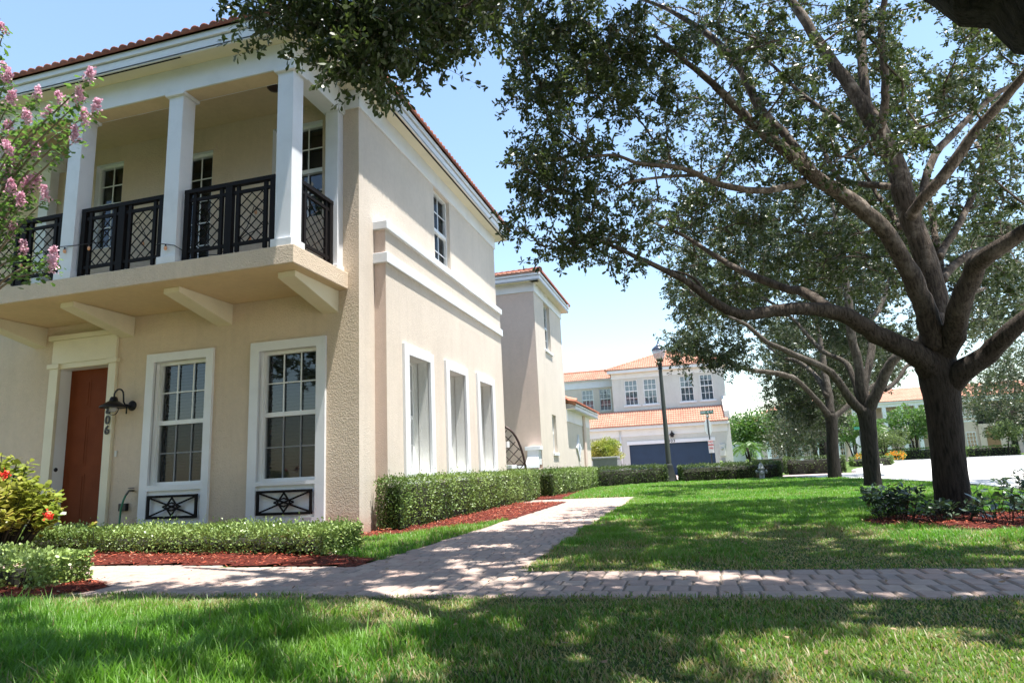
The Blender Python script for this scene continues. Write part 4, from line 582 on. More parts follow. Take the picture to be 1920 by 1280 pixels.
t0b="-43,-234,728 306,460,644 -309,356,806 89,67,571 -59,-153,844 287,110,624 162,49,803 125,321,563 166,536,805 179,21,720 34,-69,732 -82,-220,742 8,-236,494 302,-56,591 330,244,569 249,-18,643 -112,308,524 -287,-113,542 94,414,594 432,33,683 545,180,790 -154,179,632 -24,242,822 332,35,844 100,-30,523 -116,530,574 536,235,633 95,265,773 -76,72,634 -207,223,486 -90,-213,550 209,485,626 107,153,839 -75,378,808 -151,70,524 -218,-139,535 20,-78,601 -307,236,513 313,37,633 -307,319,666 -59,145,661 -430,-86,750 91,373,846 15,-219,716 -301,357,742 -49,341,770 79,304,540 63,132,734 -151,159,672 241,505,589 -212,233,692 314,-84,782 212,602,743 -214,169,634 -551,161,682 -246,383,776 308,-107,591 371,472,640 175,382,777 -156,-19,845 229,471,634 92,350,623 162,211,769 123,265,683 93,-54,555 -298,192,672 210,-51,645 223,-281,644 -405,-107,649 -1,-172,628 -115,308,566 295,-46,713 58,354,667 393,198,800 287,406,841 -262,378,538 169,532,737 488,137,751 -111,-50,730 -37,-115,812 -110,-37,538 118,-259,615 -134,508,590 -202,172,503 116,52,453 -56,-287,535 88,383,806 -370,-108,644 -464,-48,671 133,333,547 48,386,512 -127,129,699 70,264,775 -83,-59,564 41,-63,522 -102,-171,767 -371,390,528 175,595,742 92,-73,748 -535,138,706 109,367,544 287,405,610 -11,-332,763 177,623,612 403,591,633 -129,22,827 -183,-68,538 305,373,625 -353,358,779 -371,181,677 221,497,533 119,372,711 -148,216,537 316,548,749 286,-1,656 54,14,754 214,465,586 91,399,547 17,-347,562 380,255,571 271,476,677 272,520,672 202,639,767 -165,57,737 232,523,687 -89,272,756 138,43,808 165,-243,744 456,145,726 -87,-279,768 -336,-153,560 107,5,786 228,19,678 365,280,573 332,140,787 84,331,809 264,2,561 412,110,508 365,-101,604 -388,-84,698 253,400,521 276,24,647 -459,-13,633 338,477,709 333,-168,639 -379,-22,638 7,35,448 425,207,590 338,112,520 -12,-222,731 28,385,788 -407,-94,679 -352,391,526 144,-69,594 486,49,725 61,-164,483 272,-27,561 75,350,669 -218,196,664 33,-86,654 121,217,830 335,-192,617 109,-9,523 523,331,680 -262,34,811 157,-53,604 -4,16,850 224,-97,628 -366,-112,720 42,-326,605 388,74,675 55,305,627 -138,175,686 25,-96,729 -17,-136,630 -142,217,507 152,352,647 118,348,713 161,238,854 -431,288,632 58,-20,581 -45,-78,836 361,261,520 315,411,768 234,359,664 88,423,567 -229,175,516 -361,-94,739 320,-9,780 122,377,784 -420,-54,677 195,469,677 -331,-99,664 255,-95,621 -140,-75,563 254,-268,635 340,69,598 105,-259,555 264,-24,605 -209,96,653 1,0,511 274,478,727 246,-84,647 205,-216,657 261,-37,695 9,-73,704 200,577,740 379,288,600 356,546,600 -216,192,559 -288,-116,543 324,-3,667 40,346,665 259,-179,635 161,79,746 86,186,768 330,269,576 305,-8,776 -148,134,656 -150,-147,781 308,423,619 -11,79,640 -36,-133,636 392,-12,608 286,-107,635 -248,50,847 165,344,685 -118,115,680 -72,-154,608 -397,-91,689 109,216,835 -262,60,755 26,23,502 364,78,650 87,344,824 373,138,546 190,-237,726 -108,-150,521 126,255,704 320,501,720 156,361,508 173,476,746 -340,60,564 134,572,766 -18,262,792 243,-231,562 274,-10,624 -200,220,587 202,469,741 -168,-148,750 -520,122,699 -400,-94,674 2,-74,636 -385,-85,705 161,128,835 100,-86,564 -296,-144,506 69,-213,538 284,429,824 -166,205,535 -35,-58,485 306,68,659 266,15,777 178,45,754 -4,-91,670 376,191,711 51,273,659 -62,228,522 -199,-233,513 110,24,840 233,-58,635 33,360,535 325,165,727 297,57,779 234,-54,628 219,331,628 299,498,685 -132,172,523 109,495,737 -198,-116,597 -154,235,516 47,168,804 -367,-77,712 286,-187,637 581,320,673 250,-68,601 71,-416,606 14,-375,611 17,-225,569 5,461,769 -109,238,541 123,218,804 -81,111,635 268,478,695 79,55,804 28,-281,540 -414,168,655 126,186,844 211,595,700 -159,77,670 -276,91,747 265,-10,674 263,47,592 -184,-130,534 -205,-282,542 152,319,677 126,358,748 245,4,603 -26,108,668 -182,-29,858 136,393,703 -246,141,791 406,252,532 -196,204,543 231,-82,578 308,-106,623 2,-198,563 -407,-104,718 -395,367,778 -116,184,542 416,554,630 -199,184,685 -313,389,661 60,-18,537 32,387,477 187,560,651 282,447,666 -326,-79,541 287,330,574 230,357,520 -113,77,748 347,150,459 -589,166,695 254,375,519 126,460,791 -212,241,847 -60,-236,525 123,201,777 419,43,604 28,-50,754 11,272,583 129,64,712 309,-86,634 190,97,787 13,274,810 -322,-121,643 53,-147,707 233,413,505 -16,-263,715 -202,30,499 305,17,799 173,338,551 199,130,736 171,309,709 -178,111,761 181,-288,618 38,-63,734 257,451,621 234,343,791 478,259,619 -170,153,686 124,398,491 64,-113,627 119,-249,616 -206,-184,518 -3,-208,759 299,96,517 7,-258,606 -421,-87,741 -93,-121,554 0,-334,657 -268,388,527 270,-202,679 -169,196,614 -464,-38,630 -147,128,633 54,-87,564 -255,-110,590 158,-89,536 -259,150,702 373,-234,613 -219,185,703 204,34,609 -91,223,550 119,178,841 -241,192,467 115,-67,578 -90,-190,849 236,376,724 546,123,718 65,4,729 302,345,578 387,147,747 204,-191,681 338,304,563 7,427,737 -273,76,814 179,-206,697 147,25,805 278,559,652 272,465,692 171,-11,669 -388,-93,636 -164,125,621 -157,-83,709 -287,287,815 -122,569,620 -171,113,622 108,345,822 256,446,640 114,327,530 117,353,816 304,344,762 0,-200,707 -209,203,491 558,341,657 -512,180,716 177,245,742 44,-164,682 -133,-144,585 332,566,645 40,-8,792 285,536,829 -153,-140,764 -64,-56,895 409,271,733 7,-63,713 323,9,625 247,523,714 -363,358,684 145,-189,766 -277,83,556 257,359,679 20,80,839 381,44,685 -370,219,691 343,540,652 -140,-239,709 83,369,546 311,-14,615 9,377,673 -242,219,550 252,474,643 -95,10,511 115,521,755 55,-21,494 -117,589,737 -231,173,691 301,126,583 381,501,611 326,381,621 -58,-108,615 -148,109,669 -88,-61,844 146,107,726 297,-134,648 333,228,557 -21,-212,499 -12,74,464 -266,24,574 496,125,651 309,129,787 34,-63,496 131,117,713 -317,274,721 -1,-96,706 249,437,836 195,473,552 345,329,609 103,406,540 -47,321,807 22,-326,643 -186,240,803 328,-16,785 271,433,695 274,432,613 63,146,785 -45,-289,729 174,492,663 -32,-227,574 278,520,684 261,559,697 -93,-223,549 293,476,545 209,355,718 226,415,779 -331,180,691 -423,-176,673 -293,155,702 213,452,640 196,18,624 -178,-178,518 52,-22,729 -36,-170,788 203,389,739 19,24,451 97,563,715 -4,28,501 323,73,623 -108,-114,733 -14,-187,784 -197,-228,517 155,393,527 252,-47,660 272,276,563 19,-82,593 71,355,565 -281,156,700 -442,-87,692 -378,144,696 -369,-48,590 304,180,544 95,306,607 10,-141,529 -243,14,830 133,-223,516 -17,-254,716 -258,277,803 269,18,534 29,-263,491",
t1b="165,833,921 529,301,794 -22,443,782 -149,370,858 493,689,536 -85,472,900 582,948,753 315,493,956 434,723,583 286,531,558 497,687,594 114,672,904 327,651,1012 582,847,710 318,305,693 429,407,774 228,355,890 -86,672,771 591,896,715 -140,608,897 -99,650,768 46,618,692 -28,851,918 319,668,986 159,706,881 448,886,796 223,500,910 -44,375,833 104,773,880 19,599,601 287,668,979 442,949,772 151,748,671 587,976,727 49,775,906 339,308,724 572,839,740 282,409,760 286,651,952 268,404,616 197,558,689 -2,471,974 647,635,913 287,905,865 602,705,762 315,292,724 152,644,584 578,947,766 236,838,865 180,388,898 588,1043,767 477,681,598 257,588,999 340,419,634 271,607,838 254,847,886 -141,514,845 397,865,851 116,683,900 318,655,875 359,658,1014 -130,508,697 176,891,944 304,699,966 366,388,928 101,680,936 605,869,734 386,1105,947 282,299,715 298,836,842 331,566,797 34,678,719 33,887,903 -86,550,757 -82,506,830 -69,355,843 27,742,909 527,847,723 235,973,877 141,732,998 84,651,666 68,737,925 -70,554,830 580,807,767 624,666,909 448,321,840 577,747,762 357,376,752 661,787,784 -100,577,682 -9,538,776 -52,537,829 -9,481,955 253,1053,966 57,766,837 -58,602,672 55,644,797 63,613,698 409,673,524 -65,695,797 -142,615,693 35,700,903 -41,498,818 717,834,802 651,936,819 361,415,677 -160,670,1005 180,574,716 399,1073,925 33,664,643 201,874,1077 494,703,590 157,626,799 211,868,878 455,241,847 67,467,773 367,600,1017 317,500,922 -19,547,642 18,663,679 425,715,586 149,342,922 157,530,727 242,891,894 202,622,600 94,796,1003 83,640,839 -55,491,764 -6,613,607 345,376,715 464,336,815 260,599,585 231,811,959 484,862,767 374,1085,911 35,561,547 523,936,731 239,829,929 134,325,880 154,811,907 600,665,927 68,561,772 695,957,842 252,868,804 550,809,799 290,697,928 109,720,888 463,959,780 153,591,704 108,865,1048 -30,813,826 155,748,1000 117,796,1005 -304,694,782 617,798,748 38,556,937 -85,448,811 207,668,1013 201,551,725 424,753,924 388,527,917 490,974,805 594,794,806 353,319,716 335,898,867 196,531,604 86,409,775 312,1094,939 516,754,629 -134,522,619 -55,683,699 77,613,687 343,1152,985 259,829,841 138,896,883 -81,579,807 447,331,828 -29,558,754 242,371,875 259,1102,944 167,505,737 50,689,689 104,494,799 247,513,981 419,360,833 644,659,882 317,684,1005 459,354,739 100,803,965 562,754,761 664,690,914 710,629,857 -13,493,662 430,355,776 579,1073,715 126,537,852 216,560,616 107,770,1063 605,710,789 180,504,773 187,898,1000 544,375,790 -234,652,960 -10,659,681 -179,452,803 567,794,839 393,537,880 1,676,792 677,764,711 586,903,851 381,468,715 558,945,785 -172,547,796 -6,716,705 185,315,655 166,333,979 655,1004,786 38,761,892 148,562,667 243,627,964 222,795,898 420,328,731 -131,665,760 720,918,823 463,281,788 -208,675,894 346,387,758 246,545,943 452,302,828 587,832,826 497,944,748 -14,420,826 29,585,794 630,1081,742 337,824,883 475,378,766 -93,649,688 586,1034,762 673,1025,777 641,1025,746 239,882,898 253,292,948 80,793,1013 326,262,732 -27,551,613 129,335,959 266,499,653 259,358,731 4,643,635 8,575,933 72,632,624 370,442,890 382,377,762 355,820,685 125,743,1023 521,578,870 579,832,808 304,446,781 234,576,971 363,484,744 199,737,985 -104,398,816 67,590,802 98,689,827 326,327,649 486,845,800 252,547,913 -137,619,647 341,324,735 313,1118,968 121,414,947 674,803,782 285,419,759 486,241,835 72,730,967 -156,447,718 81,855,858 -160,538,756 139,634,851 96,564,816 452,938,797 333,706,929 185,394,672 -153,564,695 52,799,900 142,658,854 2,557,573 113,725,996 -50,606,693 14,841,891 -78,437,830 224,616,889 202,503,886 403,856,694 120,813,957 136,320,978 300,851,730 -22,431,813 -231,680,922 376,490,956 -120,554,677 88,601,629 645,951,804 136,612,812 292,606,960 136,530,632 275,316,738 233,470,785 23,577,787 193,833,963 378,354,740 -7,551,1025 -92,513,728 291,667,1009 579,603,859 615,583,917 383,573,978 583,655,904 696,821,810 373,471,630 113,734,969 176,274,885 273,583,661 592,816,760 157,636,573 235,886,857 149,654,996 487,285,794 631,912,822 -10,631,647")
MYRTLE=[((-6.16,4.25,5.21),-1),((-6.69,4.69,5.17),-1),((-6.23,4.37,4.75),1),((-6.18,4.39,4.52),1),((-6.59,4.68,4.44),1),((-5.96,4.42,4.28),0),((-5.92,4.47,3.96),1),((-5.93,4.27,3.90),-1),((-6.11,4.40,3.82),1),((-5.89,4.43,3.60),1),((-5.93,4.32,3.51),0),((-6.26,4.73,4.79),0),((-6.04,4.66,4.48),1),((-5.50,4.40,4.38),-1),((-5.14,4.27,4.26),0),((-5.05,4.25,4.43),1),((-5.46,4.70,4.46),1),((-5.20,4.38,4.12),0),((-5.17,4.28,3.88),0),((-5.89,4.49,3.64),1),((-6.27,4.52,3.75),0),((-5.71,4.26,3.32),0),((-6.24,4.58,3.52),1),((-5.52,4.33,3.38),0),((-6.46,4.66,3.35),0),((-6.34,4.65,3.28),1),((-5.72,4.60,2.91),1),((-5.45,4.41,2.73),0),((-6.26,4.74,3.10),0),]

# ------------------------------------------------------------------ building helpers
def front(y):            # a wall that faces the viewer: a = x, b = z, c = depth into the wall
    return lambda a, b, c: (a, y + c, b)
def side(x):             # a wall that faces right (+x): a = y, b = z, c = depth into the wall
    return lambda a, b, c: (x - c, a, b)

def wall(name, parent, mp, a0, a1, b0, b1, holes, m, depth=0.14, rev=None, thick=0.2):
    As = sorted(set([a0, a1] + [h[i] for h in holes for i in (0, 1)]))
    Bs = sorted(set([b0, b1] + [h[i] for h in holes for i in (2, 3)]))
    mb = MB()
    for i in range(len(As) - 1):
        for j in range(len(Bs) - 1):
            ca, cb = (As[i] + As[i + 1]) / 2, (Bs[j] + Bs[j + 1]) / 2
            if any(h[0] < ca < h[1] and h[2] < cb < h[3] for h in holes):
                continue
            mb.quad(mp(As[i], Bs[j], 0), mp(As[i + 1], Bs[j], 0), mp(As[i + 1], Bs[j + 1], 0), mp(As[i], Bs[j + 1], 0))
    for h in holes:
        rv = mb if rev is None else MB()
        d = h[4] if len(h) > 4 else depth
        x0, x1, z0, z1 = h[:4]
        rv.quad(mp(x0, z0, 0), mp(x0, z1, 0), mp(x0, z1, d), mp(x0, z0, d))
        rv.quad(mp(x1, z0, 0), mp(x1, z0, d), mp(x1, z1, d), mp(x1, z1, 0))
        rv.quad(mp(x0, z1, 0), mp(x1, z1, 0), mp(x1, z1, d), mp(x0, z1, d))
        rv.quad(mp(x0, z0, 0), mp(x0, z0, d), mp(x1, z0, d), mp(x1, z0, 0))
        if rev is not None:
            rv.build('window_reveal', rev, parent)
    return mb.build(name, m, parent)

def window(parent, mp, a0, a1, b0, b1, c, cols, mid, rt=2, rb=2, screen=False, blinds='full', far=False, name='window', label=None, fw=0.045, mw=0.018, low_m=None):
    mb = MB()
    B = lambda *k: mb.mbox(mp, *k)
    B(a0, a0 + fw, b0, b1, c - .02, c + .05); B(a1 - fw, a1, b0, b1, c - .02, c + .05)
    B(a0 + fw, a1 - fw, b1 - fw, b1, c - .019, c + .05); B(a0 + fw, a1 - fw, b0, b0 + fw, c - .019, c + .05)
    low = MB()
    g0, g1 = a0 + fw, a1 - fw
    segs = []
    if mid:
        B(g0, g1, mid - .03, mid + .035, c - .025, c + .045)
        segs = [(mid + .035, b1 - fw, rt, mb), (b0 + fw, mid - .03, rb, low if screen else mb)]
    else:
        segs = [(b0 + fw, b1 - fw, rt, mb)]
    for s0, s1, rows, tgt in segs:
        d = .012 if tgt is mb else .022
        for i in range(1, cols):
            a = g0 + (g1 - g0) * i / cols
            tgt.mbox(mp, a - mw / 2, a + mw / 2, s0, s1, c + d - .012, c + d)
        for j in range(1, rows):
            b = s0 + (s1 - s0) * j / rows
            tgt.mbox(mp, g0, g1, b - mw / 2, b + mw / 2, c + d - .0135, c + d - .0015)
    o = mb.build(name, M['vinyl'], parent)
    if label: o['label'] = label
    if low.v:
        low.build('muntin', M['screenbar'], o)
        sc = MB()
        sc.quad(mp(g0, b0 + fw, c + .003), mp(g1, b0 + fw, c + .003), mp(g1, mid - .03, c + .003), mp(g0, mid - .03, c + .003))
        sc.build('insect_screen', M['screen'], o)
    gl = MB()
    gl.quad(mp(g0 - .01, b0 + .02, c + .03), mp(g1 + .01, b0 + .02, c + .03), mp(g1 + .01, b1 - .02, c + .03), mp(g0 - .01, b1 - .02, c + .03))
    gl.build('pane', M['glass_far'] if far else M['glass'], o)
    bl = MB()
    if blinds == 'full':
        n = int((b1 - b0) / (.09 if far else .05))
        for i in range(n):
            b = b0 + (i + .5) * (b1 - b0) / n
            h = (b1 - b0) / n
            bl.quad(mp(g0, b - h * .5, c + .09), mp(g1, b - h * .5, c + .09), mp(g1, b + h * .42, c + .125), mp(g0, b + h * .42, c + .125))
        bl.build('blind', M['blind_far'] if far else M['blind'], o)
    bk = MB()
    bk.quad(mp(a0 - .05, b0 - .05, c + .3), mp(a1 + .05, b0 - .05, c + .3), mp(a1 + .05, b1 + .05, c + .3), mp(a0 - .05, b1 + .05, c + .3))
    for (x0, x1, z0, z1) in ((a0, a0, b0, b1), (a1, a1, b0, b1)):
        bk.quad(mp(x0, z0, c + .05), mp(x0, z1, c + .05), mp(x0, z1, c + .3), mp(x0, z0, c + .3))
    bk.quad(mp(a0, b1, c + .05), mp(a1, b1, c + .05), mp(a1, b1, c + .3), mp(a0, b1, c + .3))
    bk.quad(mp(a0, b0, c + .05), mp(a1, b0, c + .05), mp(a1, b0, c + .3), mp(a0, b0, c + .3))
    bk.build('interior', M['dark'], o)
    return o

def trim_frame(parent, mp, o0, o1, ob0, ob1, i0, i1, ib0, ib1, proud=.04, m=None, name='window_trim', bevel=.006):
    mb = MB()
    B = lambda *k: mb.mbox(mp, *k)
    B(o0, i0, ob0, ob1, -proud, .01); B(i1, o1, ob0, ob1, -proud, .01)
    B(i0, i1, ib1, ob1, -proud + .0005, .01)
    if ib0 > ob0:
        B(i0, i1, ob0, ib0, -proud + .0005, .01)
    return mb.build(name, m or M['white'], parent, bevel=0)

def tile_roof(name, parent, O, A, La, S, Ls, inside, m, P=.15, row=.33, amp=.045, sub=6):
    O = np.array(O, float); A = np.array(A, float); S = np.array(S, float)
    A /= np.linalg.norm(A); S /= np.linalg.norm(S)
    Nn = np.cross(A, S)
    if Nn[2] < 0: Nn = -Nn
    na = int(La / P * sub) + 1
    a = np.arange(na) * P / sub
    ph = (a / P) % 1.0
    h = amp * np.abs(np.sin(PI * ph)) ** .7
    nr = int(math.ceil(Ls / row))
    V = []; Fc = []
    base = 0
    for r in range(nr):
        s0 = r * row; s1 = min(Ls, s0 + row * 1.04)
        jit = 0.0
        lines = [(s0, -.012, 0), (s0, .022, 1), (s1, .0, 1)]
        for s, up, f in lines:
            hh = (h * f if f else h * .0)
            pts = O + A * a[:, None] + S * s + Nn * (hh + up)[:, None] if hasattr(hh, '__len__') else None
            V.append(pts)
        ac = (a[:-1] + a[1:]) / 2
        for l in range(2):
            sc = s0 if l == 0 else (s0 + s1) / 2
            ok = np.array([inside(x, sc + .01) for x in ac])
            idx = np.nonzero(ok)[0]
            b0 = base + l * na; b1 = b0 + na
            Fc.append(np.stack([b0 + idx, b0 + idx + 1, b1 + idx + 1, b1 + idx], 1))
        base += 3 * na
    V = np.concatenate(V); Fc = np.concatenate(Fc)
    return np_mesh(name, V, Fc.ravel(), np.full(len(Fc), 4), m, parent)

def ridge(parent, pts, m, r=.09, step=.38, name='ridge_cap'):
    """overlapping half-round cap tiles along a line"""
    mb = MB()
    for p, q in zip(pts[:-1], pts[1:]):
        p = Vector(p); q = Vector(q); n = max(1, int((q - p).length / step))
        for i in range(n):
            a = p.lerp(q, i / n); b = p.lerp(q, (i + 1.06) / n)
            mb.tube([a, b], [r * 1.12, r * .92], 8)
    return mb.build(name, m, parent, smooth=False)

# ------------------------------------------------------------------ the corner townhouse
X0, Y0, XP = -4.41, 8.175, -4.22
SOF = 6.54          # soffit height
HB = 6.25           # underside of the frieze band
house = thing('townhouse', 'cream two-storey corner townhouse with white columned balcony and terracotta roof', 'house', (-7.5, 11.5, 0))

W1 = (-7.875, -6.93, .78, 2.635, .13)
W2 = (-6.01, -5.065, .755, 2.63, .13)
DOOR = (-9.75, -8.745, .09, 2.69, .2)
BW1 = (-9.35, -8.78, 4.66, 6.16, .1)
BW2 = (-5.90, -5.02, 4.62, 6.17, .12)
BD = (-7.55, -7.0, 3.66, 6.03, .1)
wall('front_wall', house, front(Y0), -17.0, X0, -.1, SOF, [DOOR, W1, W2, BW1, BW2, BD], M['stucco_front'], rev=M['vinyl'])
wall('side_wall', house, side(X0), Y0, 15.17, -.1, HB + .02, [(11.15, 12.0, 4.60, 6.235, .1)] + [(a, b, .78, 2.61, .01) for a, b in ((9.37, 10.23), (11.14, 12.02), (12.92, 13.80))], M['stucco_side'])
mb = MB()       # back and far end, closing the block
mb.quad((X0, 15.17, -.1), (-17, 15.17, -.1), (-17, 15.17, SOF), (X0, 15.17, SOF))
mb.quad((-17, Y0, -.1), (-17, 15.17, -.1), (-17, 15.17, SOF), (-17, Y0, SOF))
mb.build('rear_wall', M['stucco'], house)

# frieze band under the eaves
mb = MB()
mb.box(X0 - .1, X0 + .03, Y0 - .03, 15.20, HB, SOF + .01)
mb.box(-4.66, X0 - .1, Y0 - .03, Y0 + .05, HB, SOF + .01)
mb.build('frieze', M['white'], house, bevel=.004)
MB().box(-17, -10.36, Y0 - .03, Y0 + .05, HB - .01, SOF + .01).build('frieze', M['white'], house, bevel=.004)

# projecting ground floor bay with ledge
bay_h = 4.45
SW = [(9.37, 10.23), (11.14, 12.02), (12.92, 13.80)]
wall('bay_side_wall', house, side(XP), 8.65, 14.8, -.1, bay_h, [(a, b, .78, 2.61, .30) for a, b in SW], M['stucco_side'], rev=M['reveal'])
for yy in (8.65, 14.8):
    MB().quad((X0, yy, -.1), (XP, yy, -.1), (XP, yy, bay_h), (X0, yy, bay_h)).build('bay_end_wall', M['stucco_warm'], house)
for z0, z1 in ((4.445, 4.575), (3.91, 4.07)):
    mb = MB(); mb.box(X0 - .02, XP + .045, 8.61, 14.84, z0, z1)
    o = mb.build('ledge', M['white'], house, bevel=.008)
for (a, b), (c, d) in zip(SW, [(9.19, 10.39), (10.97, 12.17), (12.76, 13.98)]):
    trim_frame(house, side(XP), c, d, .62, 2.765, a, b, .78, 2.61, .045)
    window(house, side(XP), a, b, .78, 2.61, .30, 3, 1.69, blinds=None)
window(house, side(X0), 11.15, 12.0, 4.60, 6.235, .09, 2, 5.43, blinds=None, label='upper side window above the ledge, under the eave')

# ground floor windows and their tall white surrounds
for (i0, i1, ib0, ib1, d), (o0, o1) in ((W1, (-8.015, -6.805)), (W2, (-6.155, -4.92))):
    mb = MB()
    fr = front(Y0)
    B = lambda *k: mb.mbox(fr, *k)
    B(o0, i0, -.05, 2.765, -.045, .01); B(i1, o1, -.05, 2.765, -.045, .01)
    B(i0, i1, ib1, 2.765, -.0445, .01)
    B(i0, i1, .70, ib0, -.0445, .01)
    B(i0, i1, .26, .70, -.012, .01)
    B(i0, i1, -.05, .26, -.0445, .01)
    mb.build('window_surround', M['white'], house)
    window(house, fr, i0, i1, ib0, ib1, .10, 3, 1.70, screen=True)
    # black ironwork grille below the window
    g = MB()
    x0, x1, z0, z1 = i0 + .04, i1 - .03, .30, .635
    c0, c1 = -.075, -.045
    t = .035
    g.mbox(fr, x0, x1, z1 - t, z1, c0, c1); g.mbox(fr, x0, x1, z0, z0 + t, c0, c1)
    g.mbox(fr, x0, x0 + t, z0, z1, c0 + .001, c1 - .001); g.mbox(fr, x1 - t, x1, z0, z1, c0 + .001, c1 - .001)
    xm, zm = (x0 + x1) / 2, (z0 + z1) / 2
    def bar(p, q, w=.021, cc=0.0):
        p = Vector((p[0], 0, p[1])); q = Vector((q[0], 0, q[1]))
        dd = (q - p).normalized(); n = Vector((-dd.z, 0, dd.x)) * w / 2
        y = Y0 + c0 + .006 + cc
        g.prism([(p.x + n.x, y, p.z + n.z), (q.x + n.x, y, q.z + n.z), (q.x - n.x, y, q.z - n.z), (p.x - n.x, y, p.z - n.z)], (0, .018, 0))
    bar((x0 + t, z0 + t), (x1 - t, z1 - t)); bar((x0 + t, z1 - t), (x1 - t, z0 + t), cc=.002)
    for k, (rx, rz) in enumerate(((.10, .128), (.155, .058))):
        P4 = [(xm - rx, zm), (xm, zm + rz), (xm + rx, zm), (xm, zm - rz)]
        for i in range(4):
            bar(P4[i], P4[(i + 1) % 4], .018, -.002 - .001 * k - .0004 * i)
    g.build('iron_grille', M['iron'], house)
    wh = MB(); wh.mbox(fr, x0 + .01, x1 - .01, z0 + .01, z1 - .01, -.0155, -.0125)
    wh.build('grille_backing', M['white'], house)

# entrance
fr = front(Y0)
mb = MB(); B = lambda *k: mb.mbox(fr, *k)
B(-9.925, -9.75, -.05, 2.70, -.05, .01); B(-8.745, -8.60, -.05, 2.70, -.05, .01)
B(-9.96, -9.72, 2.70, 2.775, -.075, .01); B(-8.775, -8.565, 2.70, 2.775, -.075, .01)
B(-9.75, -8.775, 2.69, 2.775, -.035, .01)
B(-9.90, -8.62, 2.775, 3.16, -.045, .01)
B(-9.96, -8.565, 3.16, 3.24, -.085, .01)
mb.build('door_surround', M['cream'], house, bevel=.005)
mb = MB(); mb.mbox(fr, DOOR[0], DOOR[1], .09, 2.69, .2, .25)
for (a0, a1) in ((-9.64, -9.32), (-9.20, -8.87)):
    for (b0, b1) in ((.30, 1.02), (1.14, 1.95), (2.06, 2.52)):
        mb.mbox(fr, a0, a1, b0, b1, .196, .2); mb.mbox(fr, a0 + .04, a1 - .04, b0 + .04, b1 - .04, .190, .196)
dr = mb.build('door', M['door'], house, bevel=.006)
MB().lathe([(.022, 0), (.03, .01), (.024, .035), (.008, .05)], (-8.83, Y0 + .2, 1.05), 12, (0, -1, 0)).build('handle', M['knob'], dr, True)
MB().box(-9.75, -8.745, Y0 - .02, Y0 + .3, .02, .09).build('threshold', M['step'], house)
MB().lathe([(.03, 0), (.034, .012), (.02, .03)], (-9.76, Y0 + .06, 1.10), 12, (1, 0, 0)).build('door_stop_bolt', M['knob'], house, True)
MB().mbox(fr, -8.54, -8.50, 1.24, 1.33, -.02, .0).build('doorbell', M['plastic'], house, bevel=.004)
num = thing('house_number', 'three black numerals 806 stacked on the white door surround', 'house number', (-8.68, Y0 - .06, 1.8))
for ch, z in zip('806', (1.955, 1.80, 1.645)):
    text_mesh(ch, .19, M['number'], Vector((-8.67, Y0 - .062, z)), ROT_FRONT, 'numeral', num, .006, .003)

# balcony slab, brackets, beam, ceiling
SX0, SX1, SY = -10.45, -4.585, 6.822
MB().box(SX0, SX1, SY, Y0 + .01, 3.417, 3.66).build('balcony_slab', M['stucco_front'], house, bevel=.008)
MB().box(SX0 + .02, SX1 - .02, SY + .02, Y0 - .005, 3.411, 3.4165).build('slab_underside', M['ceiling'], house)
for x0, x1 in ((-4.99, -4.735), (-6.78, -6.52), (-8.57, -8.33), (-10.35, -10.1)):
    mb = MB()
    mb.prism([(x0, Y0 + .005, 3.41), (x0, Y0 + .005, 3.09), (x0, 7.09, 3.335), (x0, 7.09, 3.41)], (x1 - x0, 0, 0))
    mb.build('bracket', M['cream'], house, bevel=.006)
mb = MB()       # beam over the columns
BZ = 6.165
mb.box(-10.3, -4.645, 6.85, 7.14, BZ, SOF + .01)
mb.box(-4.925, -4.645, 7.14, Y0 - .0, BZ, SOF + .01)
mb.box(-10.3, -10.02, 7.14, Y0 - .0, BZ, SOF + .01)
mb.build('balcony_beam', M['white'], house, bevel=.005)
MB().box(-10.28, -4.67, 6.87, 7.12, BZ - .004, BZ - .001).build('beam_underside', M['ceiling'], house)
MB().box(-10.02, -4.925, 7.14, Y0, 6.44, 6.47).build('balcony_ceiling', M['ceiling'], house)
MB().lathe([(.0, 0), (.09, 0), (.1, -.02), (.07, -.05), (.0, -.06)], (-5.45, 7.55, 6.44), 18).build('ceiling_light', M['bronze'], house, True)
for cx in (-4.78, -6.535, -8.285, -10.1):
    col = MB(); w = .118; cy = 6.985
    col.box(cx - w, cx + w, cy - w, cy + w, 3.74, 6.12)
    co = col.build('column', M['white'], house, bevel=.006)
    MB().box(cx - w - .035, cx + w + .035, cy - w - .035, cy + w + .035, 3.66, 3.765).build('base', M['white'], co, bevel=.006)
    MB().box(cx - w - .04, cx + w + .04, cy - w - .04, cy + w + .04, 6.115, BZ).build('capital', M['white'], co, bevel=.01)
for cx in (-4.775, -10.26):
    co = MB().box(cx - .105, cx + .105, 8.02, Y0 + .005, 3.66, HB).build('pilaster', M['white'], house, bevel=.005)
    MB().box(cx - .145, cx + .145, 7.985, Y0 + .004, HB - .065, HB).build('capital', M['white'], co, bevel=.01)
    MB().box(cx - .13, cx + .13, 7.99, Y0 + .004, 3.66, 3.75).build('base', M['white'], co, bevel=.005)

# balcony windows and French door
window(house, front(Y0), *BW1[:4], .09, 2, 5.43, blinds=None, label='small upper window at the left of the balcony')
window(house, front(Y0), *BW2[:4], .11, 3, 5.40, blinds=None, label='upper window behind the right balcony column')
window(house, front(Y0), BD[0], BD[1], BD[2], BD[3], .08, 2, None, rt=6, blinds=None, name='french_door', label='narrow glazed door onto the balcony', fw=.055)
MB().mbox(front(Y0), -7.6, -6.93, 6.03, 6.12, -.02, .0).build('door_header', M['stucco'], house)

